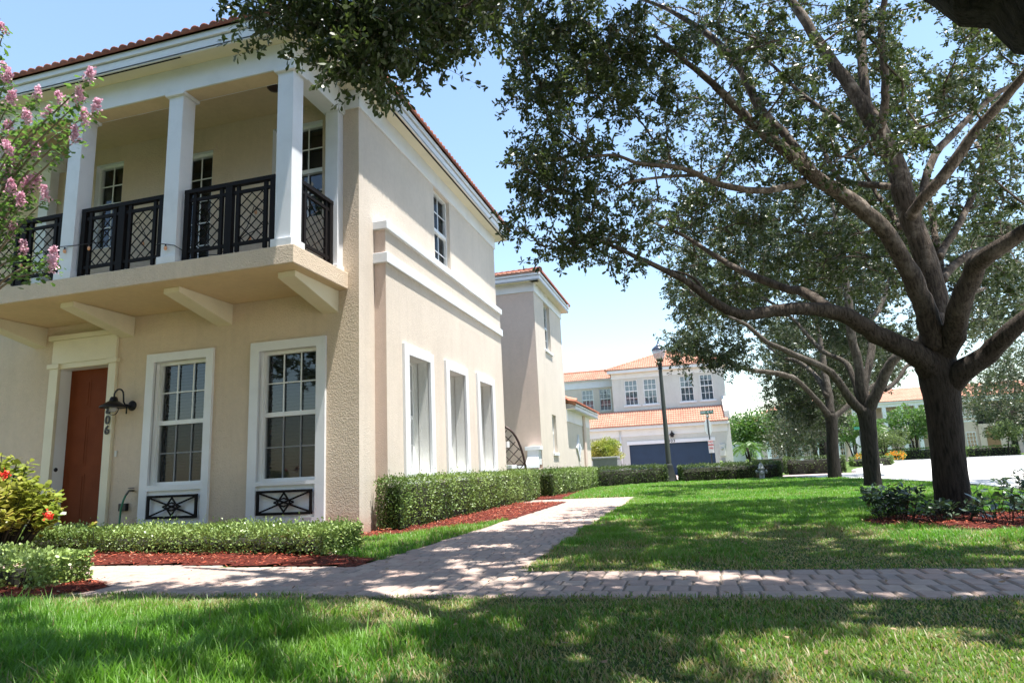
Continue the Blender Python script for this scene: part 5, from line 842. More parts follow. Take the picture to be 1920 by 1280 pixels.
def railing(mp, a0, a1, parent):
    """black rail: end posts, centre post, two lattice panels"""
    mb = MB(); zt, zb = 4.70, 3.70
    B = lambda *k: mb.mbox(mp, *k)
    B(a0, a1, zt - .055, zt, -.035, .035)
    B(a0 + .02, a1 - .02, zt - .175, zt - .13, -.015, .015)
    B(a0 + .02, a1 - .02, zb + .10, zb + .145, -.015, .015)
    B(a0, a0 + .075, zb - .045, zt - .055, -.03, .03); B(a1 - .075, a1, zb - .045, zt - .055, -.03, .03)
    L = a1 - a0
    panels = []
    if L > 1.1:
        c = (a0 + a1) / 2
        B(c - .055, c + .055, zb - .045, zt - .055, -.031, .031)
        panels = [(a0 + .13, c - .105), (c + .105, a1 - .13)]
    else:
        panels = [(a0 + .13, a1 - .13)]
    for p0, p1 in panels:
        B(p0, p0 + .05, zb + .02, zt - .05, -.018, .018); B(p1 - .05, p1, zb + .02, zt - .05, -.018, .018)
    o = mb.build('railing', M['iron'], parent)
    for p0, p1 in panels:
        lt = MB()
        q0, q1, z0, z1 = p0 + .05, p1 - .05, zb + .145, zt - .175
        w = q1 - q0; dz = .152; dx = w / 2.0
        sl = dz / (w / 2.4)
        for sgn in (1, -1):
            k = -12
            while k < 14:
                # line b = z0 + k*dz + sgn*sl*(a-q0), clipped to the panel
                f = lambda a: z0 + k * dz + (.04 if sgn > 0 else .09) + sgn * sl * (a - q0)
                A0, A1 = q0, q1
                if sgn > 0:
                    A0 = max(A0, q0 + (z0 - f(q0)) / sl); A1 = min(A1, q0 + (z1 - f(q0)) / sl)
                else:
                    A0 = max(A0, q0 + (f(q0) - z1) / sl); A1 = min(A1, q0 + (f(q0) - z0) / sl)
                if A1 - A0 > .01:
                    P, Q = Vector(mp(A0, f(A0), .004 * sgn)), Vector(mp(A1, f(A1), .004 * sgn))
                    lt.tube([P, Q], .0078, 5, cap=False)
                k += 1
        lt.build('lattice', M['iron'], o)
    return o
for a0, a1 in ((-6.36, -4.945), (-8.12, -6.705), (-9.94, -8.45)):
    railing(front(6.955), a0, a1, house)
railing(side(-4.745), 7.14, 7.98, house)

# eaves: soffit, fascia, drip board, tiles
SLOPE = .42
def eave_set(segs_soffit, fascia, parent, tiles):
    mb = MB()
    for s in segs_soffit: mb.box(*s)
    mb.build('soffit', M['cream'], parent)
EY, EX, EXb = 6.60, -4.115, -4.305      # front eave line, side eave line, balcony side eave line
mb = MB()
mb.box(-17, EXb, EY, 6.86, SOF, SOF + .02)
mb.box(-4.66, EXb, 6.86, 7.95, SOF, SOF + .02)
mb.box(-4.66, EX, 7.95, 15.46, SOF, SOF + .02)
mb.box(-17, -10.28, 6.86, Y0, SOF, SOF + .02)
mb.build('soffit', M['cream'], house)
MB().box(-4.2, -4.165, 8.1, 15.3, SOF - .003, SOF).build('soffit_vent', M['iron'], house)
MB().box(-9.0, -6.3, EY + .04, EY + .065, SOF - .003, SOF).build('soffit_vent', M['iron'], house)
for z0, z1, o, nm in ((SOF - .01, SOF + .135, 0, 'fascia'), (SOF + .15, SOF + .235, .03, 'drip_board')):
    mb = MB()
    mb.box(-17, EXb + o, EY - o, EY + .03, z0, z1)
    mb.box(EXb - .03, EXb + o, EY + .03, 7.95, z0, z1)
    mb.box(EXb - .03, EX + o, 7.95 - o, 7.98, z0, z1)
    mb.box(EX - .03, EX + o, 7.98, 15.46, z0, z1)
    mb.box(-17, EX - .03, 15.43, 15.46 + o, z0, z1)
    mb.build(nm, M['white'], house, bevel=.004)
mb = MB(); mb.box(-17, EXb - .03, EY + .03, EY + .06, SOF + .02, SOF + .2); mb.box(EXb - .06, EXb - .03, EY + .06, 7.95, SOF + .02, SOF + .2)
mb.box(EX - .06, EX - .03, 7.95, 15.43, SOF + .02, SOF + .2)
mb.build('eave_blocking', M['dark'], house)
TZ = SOF + .245
rf = thing('roof', None, None); rf.parent = house; rf.location = (0, 0, 0)
rf.location = Vector((0, 0, 0)) - house.location
yA, yB = EY - .07, 15.53
half = (yB - yA) / 2
tile_roof('front_slope', rf, (-17, yA, TZ), (1, 0, 0), 17 + EXb + .09, (0, 1, SLOPE), half * 1.085, lambda a, s: (17 + EXb + .07 - a) > s * .92, M['tile'])
def in_side(a, s):
    y = yA + a; d = s / 1.0847
    if y < 7.9 and d < (EX - EXb): return False
    return d < min(y - yA, yB - y) + .02
tile_roof('side_slope', rf, (EX + .07, yA, TZ), (0, 1, 0), yB - yA, (-1, 0, SLOPE), half * 1.085, in_side, M['tile'])
tile_roof('rear_slope', rf, (EX + .07, yB, TZ), (-1, 0, 0), 12.5, (0, -1, SLOPE), half * 1.085, lambda a, s: a > s * .92, M['tile'], sub=4)
ridge(rf, [(EX, yA, TZ + .05), (EX - half, yA + half, TZ + half * SLOPE + .06)], M['tile'])
ridge(rf, [(EX, yB, TZ + .05), (EX - half, yA + half, TZ + half * SLOPE + .06)], M['tile'])
MB().quad((-17, EY + .05, SOF + .2), (EXb - .05, EY + .05, SOF + .2), (EX - .05, 15.4, SOF + .2), (-17, 15.4, SOF + .2)).build('roof_deck', M['dark'], house)

# rear tower of the same house
tw = thing('townhouse', 'plain cream stair tower of the corner house, behind the garden gate', 'house', (-6, 21.6, 0))
tw.name = 'tower_block'
TY0, TY1, TX = 19.45, 23.8, -4.42
wall('front_wall', tw, front(TY0), -10, TX, -.1, HB + .02, [], M['stucco_warm'])
wall('side_wall', tw, side(TX), TY0, TY1, -.1, HB + .02, [(20.86, 21.76, 4.62, 6.235, .12), (21.2, 21.85, 1.25, 2.50, .12)], M['stucco_side'])
mb = MB(); mb.quad((TX, TY1, -.1), (-10, TY1, -.1), (-10, TY1, SOF), (TX, TY1, SOF)); mb.quad((-10, TY0, -.1), (-10, TY1, -.1), (-10, TY1, SOF), (-10, TY0, SOF))
mb.build('rear_wall', M['stucco'], tw)
window(tw, side(TX), 20.86, 21.76, 4.62, 6.235, .12, 2, 5.43, blinds=None, label='upper window of the tower')
window(tw, side(TX), 21.2, 21.85, 1.25, 2.50, .12, 2, 1.9, blinds=None, label='small lower window of the tower')
for a0, a1, z in ((20.74, 21.86, 4.62), (21.12, 21.93, 1.25)):
    MB().mbox(side(TX), a0, a1, z - .09, z, -.05, .02).build('window_sill', M['white'], tw, bevel=.006)
mb = MB(); mb.box(TX - .1, TX + .03, TY0 - .03, TY1 + .03, HB, SOF + .01); mb.box(-10, TX - .1, TY0 - .03, TY0 + .05, HB, SOF + .01)
mb.build('frieze', M['white'], tw, bevel=.004)
ex, ey0, ey1 = TX + .28, TY0 - .28, TY1 + .28
mb = MB(); mb.box(-10, TX + .2, ey0, TY0, SOF, SOF + .02); mb.box(TX - .05, ex, ey0, ey1, SOF, SOF + .02); mb.build('soffit', M['cream'], tw)
for z0, z1, o, nm in ((SOF - .01, SOF + .135, 0, 'fascia'), (SOF + .15, SOF + .235, .03, 'drip_board')):
    mb = MB(); mb.box(-10, ex + o, ey0 - o, ey0 + .03, z0, z1); mb.box(ex - .03, ex + o, ey0 + .03, ey1 - .03, z0, z1); mb.box(-10, ex + o, ey1 - .03, ey1 + o, z0, z1)
    mb.build(nm, M['white'], tw, bevel=.004)
rt = thing('roof', None, None); rt.parent = tw; rt.location = -tw.location
hw = (ey1 - ey0 + .14) / 2
sl2 = .30
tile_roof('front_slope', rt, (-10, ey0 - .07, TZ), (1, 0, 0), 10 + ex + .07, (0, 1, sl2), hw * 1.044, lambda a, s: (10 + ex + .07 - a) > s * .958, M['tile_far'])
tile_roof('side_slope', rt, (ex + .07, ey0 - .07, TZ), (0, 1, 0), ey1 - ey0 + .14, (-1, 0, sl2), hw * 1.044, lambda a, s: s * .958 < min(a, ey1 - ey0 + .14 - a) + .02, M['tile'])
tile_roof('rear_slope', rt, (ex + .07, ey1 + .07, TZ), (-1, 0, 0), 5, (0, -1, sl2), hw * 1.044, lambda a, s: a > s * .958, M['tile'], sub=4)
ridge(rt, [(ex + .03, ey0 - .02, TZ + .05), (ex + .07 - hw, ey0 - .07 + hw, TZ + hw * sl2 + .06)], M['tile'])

# garage wing beyond the tower
gw = thing('garage_wing', 'low cream garage wing with quatrefoil window beyond the tower', 'garage', (-7, 26.5, 0))
GY0, GY1 = 23.8, 29.2
wall('side_wall', gw, side(TX), GY0, GY1, -.1, 2.9, [], M['stucco_side'])
mb = MB(); mb.quad((TX, GY1, -.1), (-12, GY1, -.1), (-12, GY1, 2.9), (TX, GY1, 2.9)); mb.build('rear_wall', M['stucco'], gw)
MB().box(TX - .05, TX + .025, GY0 + .005, GY1 + .03, 2.42, 2.86).build('frieze', M['white'], gw, bevel=.004)
MB().box(TX, TX + .07, 27.25, 27.75, -.05, 2.84).build('pier', M['stucco_warm'], gw)
MB().box(TX - .1, TX + .3, GY0 + .01, 30.05, 2.86, 2.88).build('soffit', M['cream'], gw)
for z0, z1, o, nm in ((2.85, 3.0, 0, 'fascia'), (3.015, 3.09, .03, 'drip_board')):
    mb = MB(); mb.box(TX + .27, TX + .3 + o, GY0 + .35 - o, 30.05 + o, z0, z1); mb.box(TX - .1, TX + .27, GY0 + .35 - o, GY0 + .38, z0, z1); mb.build(nm, M['white'], gw, bevel=.004)
tile_roof('roof', gw, (TX + .38, GY0 + .02, 3.10), (0, 1, 0), 6.3, (-1, 0, .32), 4.2, lambda a, s: s * .95 < 6.3 - a + .1, M['tile'])
ridge(gw, [(TX + .36, GY0 + .3, 3.13), (TX - 2.0, GY0 + .3, 3.13 + 2.36 * .32)], M['tile_far'], r=.12)
pts = []
yc, zc = 25.95, 1.5
for k in range(32):
    a = 2 * PI * k / 32
    ca, sa = abs(math.cos(a)), abs(math.sin(a))
    r = 1 / ((ca ** .75 + sa ** .75) ** (1 / .75))
    pts.append((TX + .002, yc + .56 * r * math.cos(a), zc + .52 * r * math.sin(a)))
q = MB().prism(pts, (.05, 0, 0)).build('star_window', M['white'], gw)
MB().prism([(TX + .053, yc + (p[1] - yc) * .42, zc + (p[2] - zc) * .5) for p in pts], (.004, 0, 0)).build('pane', M['blind_far'], q)

# garden wall and pointed gate between house and tower
gwall = thing('garden_wall', 'low cream garden wall with white cap and swept end against the tower', 'garden wall', (-4.6, 18, 0))
MB().box(-4.78, -4.44, 16.0, TY0, -.05, .79).build('wall', M['stucco_warm'], gwall)
MB().box(-4.81, -4.41, 15.95, 19.0, .79, .885).build('cap', M['white'], gwall, bevel=.006)
pts = []
for i in range(9):
    t = i / 8
    pts.append((-4.78, 18.55 + .55 * t, .885 + .42 * (1 - math.sqrt(max(0, 1 - t * t)))))
pts += [(-4.78, TY0 - .001, 1.305), (-4.78, TY0 - .001, .885)]
MB().prism(pts, (.34, 0, 0)).build('swept_end', M['white'], gwall)
MB().box(-4.84, -4.38, 19.02, TY0 - .002, 1.31, 1.42).build('pier_cap', M['white'], gwall, bevel=.006)
MB().box(-4.42, -4.30, 15.25, 15.42, 1.30, 1.44).build('wall_cap_stub', M['white'], gwall)
gate = thing('garden_gate', 'dark bronze pointed-arch iron gate standing open beside the house corner', 'gate', (-4.75, 16.5, 0))
gy = 16.45; gx = -4.74; gwd = .58
arc = lambda s: [(gx + s * gwd * math.sin(t * PI / 2) ** .9, gy, 1.88 - 1.30 * (1 - math.cos(t * PI / 2)) - .22 * t) for t in np.linspace(0, 1, 12)]
for s in (-1, 1):
    MB().tube(arc(s) + [(gx + s * gwd * 1.01, gy, .1)], .03, 8).build('arch_bar', M['bronze'], gate, True)
MB().tube([(gx, gy, .1), (gx, gy, 1.86)], .026, 8).build('centre_bar', M['bronze'], gate, True)
MB().tube([(gx - gwd, gy, .88), (gx + gwd, gy, .88)], .016, 8).build('cross_bar', M['bronze'], gate, True)
lt = MB()
for k in range(-8, 9):
    for sg in (1, -1):
        pp = []
        for i in range(40):
            xx = -gwd + 2 * gwd * i / 39
            zz = .9 + k * .26 + sg * xx * 1.0
            lim = 1.86 - 1.30 * (1 - math.cos(math.asin(min(1, abs(xx) / gwd)))) - .2 * abs(xx) / gwd
            if .12 < zz < lim: pp.append((gx + xx, gy + .004 * sg, zz))
        if len(pp) > 2: lt.tube([pp[0], pp[-1]], .012, 5)
lt.build('lattice', M['bronze'], gate)

# ------------------------------------------------------------------ things on and by the house
lamp = thing('wall_lamp', 'black gooseneck barn lamp on the wall between the red door and the window', 'wall lamp', (-8.3, Y0, 2.0))
MB().lathe([(.0, 0), (.075, 0), (.08, .015), (.06, .035), (.0, .045)], (-8.27, Y0, 2.0), 20, (0, -1, 0)).build('wall_plate', M['lamp_iron'], lamp, True)
arm = [(-8.27, Y0 - .03, 2.0), (-8.285, Y0 - .12, 2.0), (-8.295, Y0 - .15, 2.05), (-8.295, Y0 - .16, 2.16)]
for i in range(1, 9):
    t = PI * i / 8
    arm.append((-8.36 + .065 * math.cos(t), Y0 - .16 - .005 * i, 2.17 + .075 * math.sin(t)))
arm += [(-8.425, Y0 - .20, 2.09)]
MB().tube(arm, .012, 8).build('gooseneck', M['lamp_iron'], lamp, True)
MB().lathe([(.0, .13), (.04, .13), (.055, .10), (.06, .07), (.085, .055), (.12, .03), (.185, -.015), (.19, -.035), (.17, -.03)], (-8.43, Y0 - .20, 2.0), 24).build('lamp_shade', M['lamp_iron'], lamp, True)
MB().lathe([(.02, .03), (.05, .0), (.055, -.04), (.04, -.08), (.0, -.09)], (-8.43, Y0 - .20, 1.985), 16).build('bulb', M['globe'], lamp, True)
MB().tube([(-8.28, Y0 - .1, 2.02), (-8.28, Y0 - .1, 1.87)], .011, 8).build('lower_rod', M['lamp_iron'], lamp, True)
cg = MB()
for k in range(2):
    cg.tube([(-8.43 + .10 * math.cos(t) * (1 - k), Y0 - .20 + .10 * math.cos(t) * k, 1.965 - .11 * math.sin(t)) for t in np.linspace(0, PI, 12)], .004, 5)
cg.build('wire_guard', M['lamp_iron'], lamp)

hose = thing('garden_hose', 'green garden hose on a brass tap below the wall lamp', 'hose', (-8.2, Y0, .3))
tap = MB()
tap.tube([(-8.15, Y0, .72), (-8.15, Y0 - .09, .72), (-8.17, Y0 - .12, .66)], .016, 8)
tap.lathe([(.0, 0), (.045, .0), (.045, .012), (.0, .014)], (-8.14, Y0 - .06, .755), 10)
tap.build('tap', M['brass'], hose, True)
MB().tube([(-8.17, Y0 - .12, .66), (-8.20, Y0 - .13, .58), (-8.235, Y0 - .13, .46), (-8.25, Y0 - .12, .3), (-8.24, Y0 - .14, .15), (-8.2, Y0 - .2, .03)], .014, 8).build('hose', M['hose'], hose, True)
ob = MB().box(-8.36, -8.22, Y0 - .06, Y0, .43, .54).build('outlet_box', M['knob'], bevel=.008)
tag(ob, 'small dark weatherproof outlet box low on the wall behind the hose', 'outlet box')

sl = thing('string_lights', 'string of amber bulbs looped along the balcony railing', 'string lights', (-7, 6.8, 4))
wp = [(-9.9, 6.9, 4.12), (-9.3, 6.88, 4.02), (-8.75, 6.86, 4.10), (-8.42, 6.84, 4.15), (-8.15, 6.86, 4.14), (-7.75, 7.02, 4.2), (-7.45, 7.02, 4.34), (-7.22, 7.04, 4.42), (-7.1, 7.05, 4.2), (-6.9, 7.03, 4.03), (-6.66, 6.85, 3.96), (-6.42, 6.85, 3.90), (-6.3, 7.0, 3.80), (-5.9, 7.05, 3.76), (-5.65, 7.05, 3.85), (-5.45, 7.06, 4.1), (-5.35, 7.05, 4.36), (-5.2, 7.05, 4.28), (-5.12, 7.05, 4.08), (-5.45, 7.05, 3.98), (-5.6, 7.05, 3.9)]
MB().tube(wp, .006, 5).build('wire', M['wire'], sl, True)
for x, y, z in ((-9.1, 6.87, 4.03), (-8.52, 6.86, 4.11), (-8.29, 6.85, 4.13), (-7.95, 6.93, 4.15), (-7.55, 7.02, 4.28), (-7.36, 7.03, 4.36), (-7.13, 7.04, 4.14), (-6.55, 6.84, 3.93), (-5.32, 7.05, 4.33), (-5.4, 7.05, 3.97), (-5.55, 7.05, 3.92)):
    b = MB().lathe([(.0, -.085), (.014, -.08), (.021, -.06), (.018, -.035), (.011, -.028)], (x, y, z), 10).build('bulb', M['bulb'], sl, True)
    MB().tube([(x, y, z), (x, y, z - .032)], .011, 8).build('socket', M['wire'], b)

# ------------------------------------------------------------------ house with the navy garage door
B_ = thing('garage_house', 'cream house with navy garage door and two tiled roofs behind the lamp post', 'house', (-1, 45, 0))
BY, BYu, BYl = 42.0, 43.6, 46.0
wall('garage_wall', B_, front(BY), -9.5, 2.2, -.3, 3.0, [(-3.93, 1.17, -.2, 1.96, .18)], M['stucco_pale'])
MB().quad((2.2, BY, -.3), (2.2, 53, -.3), (2.2, 53, 3.0), (2.2, BY, 3.0)).build('side_wall', M['stucco_pale'], B_)
dr = MB()
for i in range(4):
    dr.mbox(front(BY), -3.93, 1.17, -.2 + i * .54, -.2 + (i + 1) * .54, .10, .16)
    for k in range(4):
        a = -3.93 + k * 1.275
        dr.mbox(front(BY), a + .1, a + 1.175, -.2 + i * .54 + .07, -.2 + i * .54 + .47, .092, .1)
dr.build('garage_door', M['navy'], B_)
MB().box(-4.05, 1.27, BY - .07, BY, 1.96, 2.17).build('door_lintel', M['white'], B_, bevel=.01)
MB().box(-9.5, 2.05, BY - .05, BY, 2.49, 2.9).build('frieze', M['white'], B_, bevel=.01)
MB().box(-9.5, 2.1, BY - .35, BY, 2.9, 2.93).build('soffit', M['cream'], B_)
MB().box(-9.5, 2.12, BY - .42, BY - .35, 2.91, 3.11).build('gutter', M['white'], B_, bevel=.02)
MB().tube([(-4.42, BY - .08, 2.9), (-4.42, BY - .08, 0)], .05, 8).build('downpipe', M['white'], B_, True)
MB().tube([(-4.72, BY - .3, 0), (-4.72, BY - .3, 1.0)], .06, 8).build('vent_pipe', M['stucco_warm'], B_, True)
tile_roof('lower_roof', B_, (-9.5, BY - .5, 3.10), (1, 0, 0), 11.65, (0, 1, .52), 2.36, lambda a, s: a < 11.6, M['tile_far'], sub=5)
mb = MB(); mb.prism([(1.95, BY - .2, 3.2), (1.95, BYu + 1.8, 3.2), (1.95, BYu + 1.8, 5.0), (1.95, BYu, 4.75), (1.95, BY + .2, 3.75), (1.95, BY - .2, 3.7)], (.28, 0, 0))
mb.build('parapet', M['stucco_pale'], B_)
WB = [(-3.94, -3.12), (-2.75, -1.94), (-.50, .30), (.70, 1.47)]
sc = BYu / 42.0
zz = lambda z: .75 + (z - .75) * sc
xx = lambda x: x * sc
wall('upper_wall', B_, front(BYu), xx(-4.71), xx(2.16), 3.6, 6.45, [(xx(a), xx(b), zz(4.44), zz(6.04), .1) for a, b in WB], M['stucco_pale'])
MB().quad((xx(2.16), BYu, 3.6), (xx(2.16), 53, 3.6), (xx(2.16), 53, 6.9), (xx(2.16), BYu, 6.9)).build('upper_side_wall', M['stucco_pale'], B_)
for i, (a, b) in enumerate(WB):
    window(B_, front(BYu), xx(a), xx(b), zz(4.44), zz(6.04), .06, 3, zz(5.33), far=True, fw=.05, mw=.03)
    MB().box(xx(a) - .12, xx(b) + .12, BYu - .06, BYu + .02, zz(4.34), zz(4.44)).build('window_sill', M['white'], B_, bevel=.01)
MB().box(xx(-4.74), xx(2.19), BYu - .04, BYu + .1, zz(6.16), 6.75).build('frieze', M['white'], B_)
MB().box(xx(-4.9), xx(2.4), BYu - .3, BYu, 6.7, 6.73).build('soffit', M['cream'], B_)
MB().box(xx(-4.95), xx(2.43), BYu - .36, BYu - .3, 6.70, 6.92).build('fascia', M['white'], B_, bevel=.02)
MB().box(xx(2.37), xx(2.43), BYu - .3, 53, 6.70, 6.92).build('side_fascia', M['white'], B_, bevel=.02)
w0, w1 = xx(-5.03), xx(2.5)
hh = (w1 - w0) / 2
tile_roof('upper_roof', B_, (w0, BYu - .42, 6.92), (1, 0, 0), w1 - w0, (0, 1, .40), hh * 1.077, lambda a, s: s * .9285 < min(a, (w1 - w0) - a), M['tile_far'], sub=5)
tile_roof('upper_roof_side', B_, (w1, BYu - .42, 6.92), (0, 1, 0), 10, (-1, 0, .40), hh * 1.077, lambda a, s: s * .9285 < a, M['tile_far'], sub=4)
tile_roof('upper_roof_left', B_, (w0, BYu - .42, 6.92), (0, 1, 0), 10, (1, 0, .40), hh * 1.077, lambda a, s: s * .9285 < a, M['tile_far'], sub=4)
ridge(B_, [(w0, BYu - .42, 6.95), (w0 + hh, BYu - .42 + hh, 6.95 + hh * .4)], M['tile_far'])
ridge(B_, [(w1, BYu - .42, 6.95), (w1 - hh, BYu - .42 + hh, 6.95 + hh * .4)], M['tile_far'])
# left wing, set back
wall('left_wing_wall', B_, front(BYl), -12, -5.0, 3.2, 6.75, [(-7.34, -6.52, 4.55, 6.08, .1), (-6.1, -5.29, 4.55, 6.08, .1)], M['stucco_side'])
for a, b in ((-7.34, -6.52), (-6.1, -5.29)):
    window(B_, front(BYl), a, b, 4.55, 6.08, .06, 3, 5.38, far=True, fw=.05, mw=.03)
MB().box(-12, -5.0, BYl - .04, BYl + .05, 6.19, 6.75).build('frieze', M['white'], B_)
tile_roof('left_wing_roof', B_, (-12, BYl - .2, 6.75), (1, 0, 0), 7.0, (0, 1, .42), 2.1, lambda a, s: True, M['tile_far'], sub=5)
ridge(B_, [(-12, BYl - .2 + 1.94, 7.62), (-5.0, BYl - .2 + 1.94, 7.62)], M['tile_far'])
wl = MB().lathe([(.0, .34), (.03, .30), (.05, .22), (.15, .13), (.19, .08), (.12, .07), (.10, -.04), (.07, -.06), (.0, -.06)], (-1.25, BY - .16, 2.36), 12).build('wall_lantern', M['lamp_iron'], None, True)
tag(wl, 'small dark lantern above the navy garage door', 'wall lamp')
nm = thing('house_number', 'black numerals 803 above the navy garage door', 'house number', (-1.3, BY, 2.07))
for i, ch in enumerate('803'):
    text_mesh(ch, .24, M['number'], Vector((-1.46 + .15 * i, BY - .076, 2.07)), ROT_FRONT, 'numeral', nm, .004, .004)
mt = thing('meter_box', 'pale electric meter box at the right of the navy garage door', 'meter box', (1.6, BY, 1.3))
MB().box(1.45, 1.78, BY - .14, BY, 1.0, 1.72).build('box', M['plastic'], mt, bevel=.02)
MB().lathe([(.0, .05), (.08, .04), (.09, 0)], (1.6, BY - .14, 1.45), 14, (0, -1, 0)).build('dial', M['sign_back'], mt, True)
MB().box(1.5, 1.74, BY - .1, BY, .5, .88).build('lower_box', M['ac'], mt)

# air conditioner and shrub by the garage wing
ac = thing('air_conditioner', 'grey air conditioning unit behind the hedge at the end of the garage wing', 'air conditioner', (-4.05, 31.3, 0))
MB().box(-4.62, -3.52, 31.0, 32.0, .15, 1.08).build('coil', M['dark'], ac)
mb = MB()
for i in range(21):
    x = -4.62 + 1.1 * i / 20
    mb.box(x - .02, x + .02, 30.97, 31.0, .15, 1.08)
for i in range(19):
    y = 31.0 + 1.0 * i / 18
    mb.box(-3.52, -3.49, y - .02, y + .02, .15, 1.08)
mb.build('louvre', M['ac'], ac)
MB().box(-4.67, -3.47, 30.94, 32.05, 1.08, 1.17).build('top_cover', M['ac'], ac, bevel=.02)
MB().box(-4.7, -3.44, 30.9, 32.1, 0, .15).build('pad', M['kerb'], ac)

# ------------------------------------------------------------------ distant houses over the road
C_ = thing('balcony_house', 'distant cream house with white columned balcony and peach roof across the road', 'house', (27, 90, 0))
k = 88 / 78
zz2 = lambda z: .75 + (z - .75) * k
CY = 88.0
def far_window(parent, x0, x1, z0, z1, y, cols=3, rows=4):
    mb = MB(); t = .07
    mb.box(x0, x0 + t, y - .06, y, z0, z1); mb.box(x1 - t, x1, y - .06, y, z0, z1); mb.box(x0 + t, x1 - t, y - .06, y, z1 - t, z1); mb.box(x0 + t, x1 - t, y - .06, y, z0, z0 + t)
    for i in range(1, cols):
        a = x0 + (x1 - x0) * i / cols; mb.box(a - .02, a + .02, y - .05, y, z0 + t, z1 - t)
    for i in range(1, rows):
        a = z0 + (z1 - z0) * i / rows; mb.box(x0 + t, x1 - t, y - .049, y, a - .02, a + .02)
    o = mb.build('window', M['white'], parent)
    MB().quad((x0 + .02, y - .02, z0 + .02), (x1 - .02, y - .02, z0 + .02), (x1 - .02, y - .02, z1 - .02), (x0 + .02, y - .02, z1 - .02)).build('pane', M['glass_far'], o)
    MB().quad((x0 + .02, y - .005, z0 + .02), (x1 - .02, y - .005, z0 + .02), (x1 - .02, y - .005, z1 - .02), (x0 + .02, y - .005, z1 - .02)).build('interior', M['dark'], o)
    return o
EZ = 6.35
cx0, cx1 = 18.0, 31.3
MB().box(cx0, cx1, CY, CY + 12, -.2, EZ).build('wall', M['stucco_warm'], C_)
MB().box(cx1, 33.8, CY - 1.6, CY + 10, -.2, 3.45).build('porch_wall', M['stucco_warm'], C_)
MB().box(33.8, 46, CY, CY + 12, -.2, EZ).build('right_wall', M['stucco_warm'], C_)
MB().box(cx1 + .01, 33.79, CY, CY + 12, 3.45, EZ).build('upper_wall', M['stucco_warm'], C_)
MB().box(cx0 - .5, 46, CY - 2.4, CY - 2.1, 5.95, EZ).build('eave_beam', M['white'], C_)
MB().box(cx0 - .5, 46, CY - 2.6, CY + .0, EZ, EZ + .22).build('fascia', M['white'], C_)
MB().box(cx0, 27.6, CY - 2.2, CY - .01, 3.35, 3.65).build('balcony_slab', M['stucco_warm'], C_)
for x in (18.6, 20.1, 21.8, 23.57, 25.2, 27.4):
    MB().box(x - .2, x + .2, CY - 2.35, CY - 1.95, 3.65, 5.95).build('column', M['white'], C_)
    MB().box(x - .2, x + .2, CY - 2.35, CY - 1.95, -.1, 3.35).build('column', M['white'], C_)
rl = MB(); rl.box(18, 27.5, CY - 2.2, CY - 2.15, 4.5, 4.56)
for i in range(60):
    x = 18 + i * .16; rl.box(x, x + .03, CY - 2.19, CY - 2.16, 3.65, 4.5)
rl.build('railing', M['iron'], C_)
MB().box(27.6, 31.3, CY - 1.4, CY - .01, -.2, EZ).build('front_bay', M['stucco_warm'], C_)
for z in (4.25, 3.75):
    MB().box(27.55, 31.35, CY - 1.47, CY - 1.4, z, z + .16).build('band', M['white'], C_)
for a in ((24.2, 24.9, 3.7, 5.7, CY - .0), (26.0, 26.9, 4.4, 5.7, CY), (22.3, 22.9, 3.7, 5.7, CY), (30.0, 30.9, 4.5, 5.85, CY - 1.4), (30.0, 31.0, .85, 2.6, CY - 1.4), (28.1, 29, 4.5, 5.85, CY - 1.4), (24.4, 25.4, .7, 2.5, CY), (21, 22, .7, 2.5, CY), (36, 37, .8, 2.5, CY), (36, 37, 4.4, 5.7, CY)):
    far_window(C_, *a)
# arched porch opening: flat brown plate, its shade put into the colour
ap = [(31.95, .1), (31.95, 2.55)] + [(32.6 + .65 * math.cos(t), 2.55 + .6 * math.sin(t)) for t in np.linspace(PI, 0, 12)][1:-1] + [(33.25, 2.55), (33.25, .1)]
MB().prism([(x, CY - 1.63, z) for x, z in ap], (0, .025, 0)).build('arch_opening', mat('arch_shade', (.30, .17, .09), .9), C_)
rl = MB(); rl.box(31.3, 33.8, CY - 1.6, CY - 1.55, 4.45, 4.52)
for i in range(16):
    x = 31.35 + i * .16; rl.box(x, x + .04, CY - 1.6, CY - 1.56, 3.45, 4.45)
rl.build('railing', M['iron'], C_)
MB().box(31.5, 33.6, CY - .03, CY - .01, 3.5, 5.6).build('balcony_opening', M['dark'], C_)
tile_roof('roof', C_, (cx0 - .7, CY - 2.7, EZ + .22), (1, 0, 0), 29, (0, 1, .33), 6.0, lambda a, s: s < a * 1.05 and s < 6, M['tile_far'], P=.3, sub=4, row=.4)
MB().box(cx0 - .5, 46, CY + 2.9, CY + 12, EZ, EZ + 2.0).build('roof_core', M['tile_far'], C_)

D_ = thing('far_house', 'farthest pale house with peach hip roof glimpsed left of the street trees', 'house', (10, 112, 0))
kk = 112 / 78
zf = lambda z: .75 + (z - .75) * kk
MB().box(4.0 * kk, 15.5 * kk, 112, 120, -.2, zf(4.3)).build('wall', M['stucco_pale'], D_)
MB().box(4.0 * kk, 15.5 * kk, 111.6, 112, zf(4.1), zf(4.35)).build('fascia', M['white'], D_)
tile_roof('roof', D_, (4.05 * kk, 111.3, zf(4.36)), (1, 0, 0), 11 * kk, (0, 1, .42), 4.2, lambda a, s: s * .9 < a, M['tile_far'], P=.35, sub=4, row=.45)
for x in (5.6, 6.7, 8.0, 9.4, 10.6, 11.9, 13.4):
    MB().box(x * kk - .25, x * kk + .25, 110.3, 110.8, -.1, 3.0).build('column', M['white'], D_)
MB().box(5.4 * kk, 13.6 * kk, 110.2, 112, 3.0, 3.5).build('porch_roof', M['white'], D_)
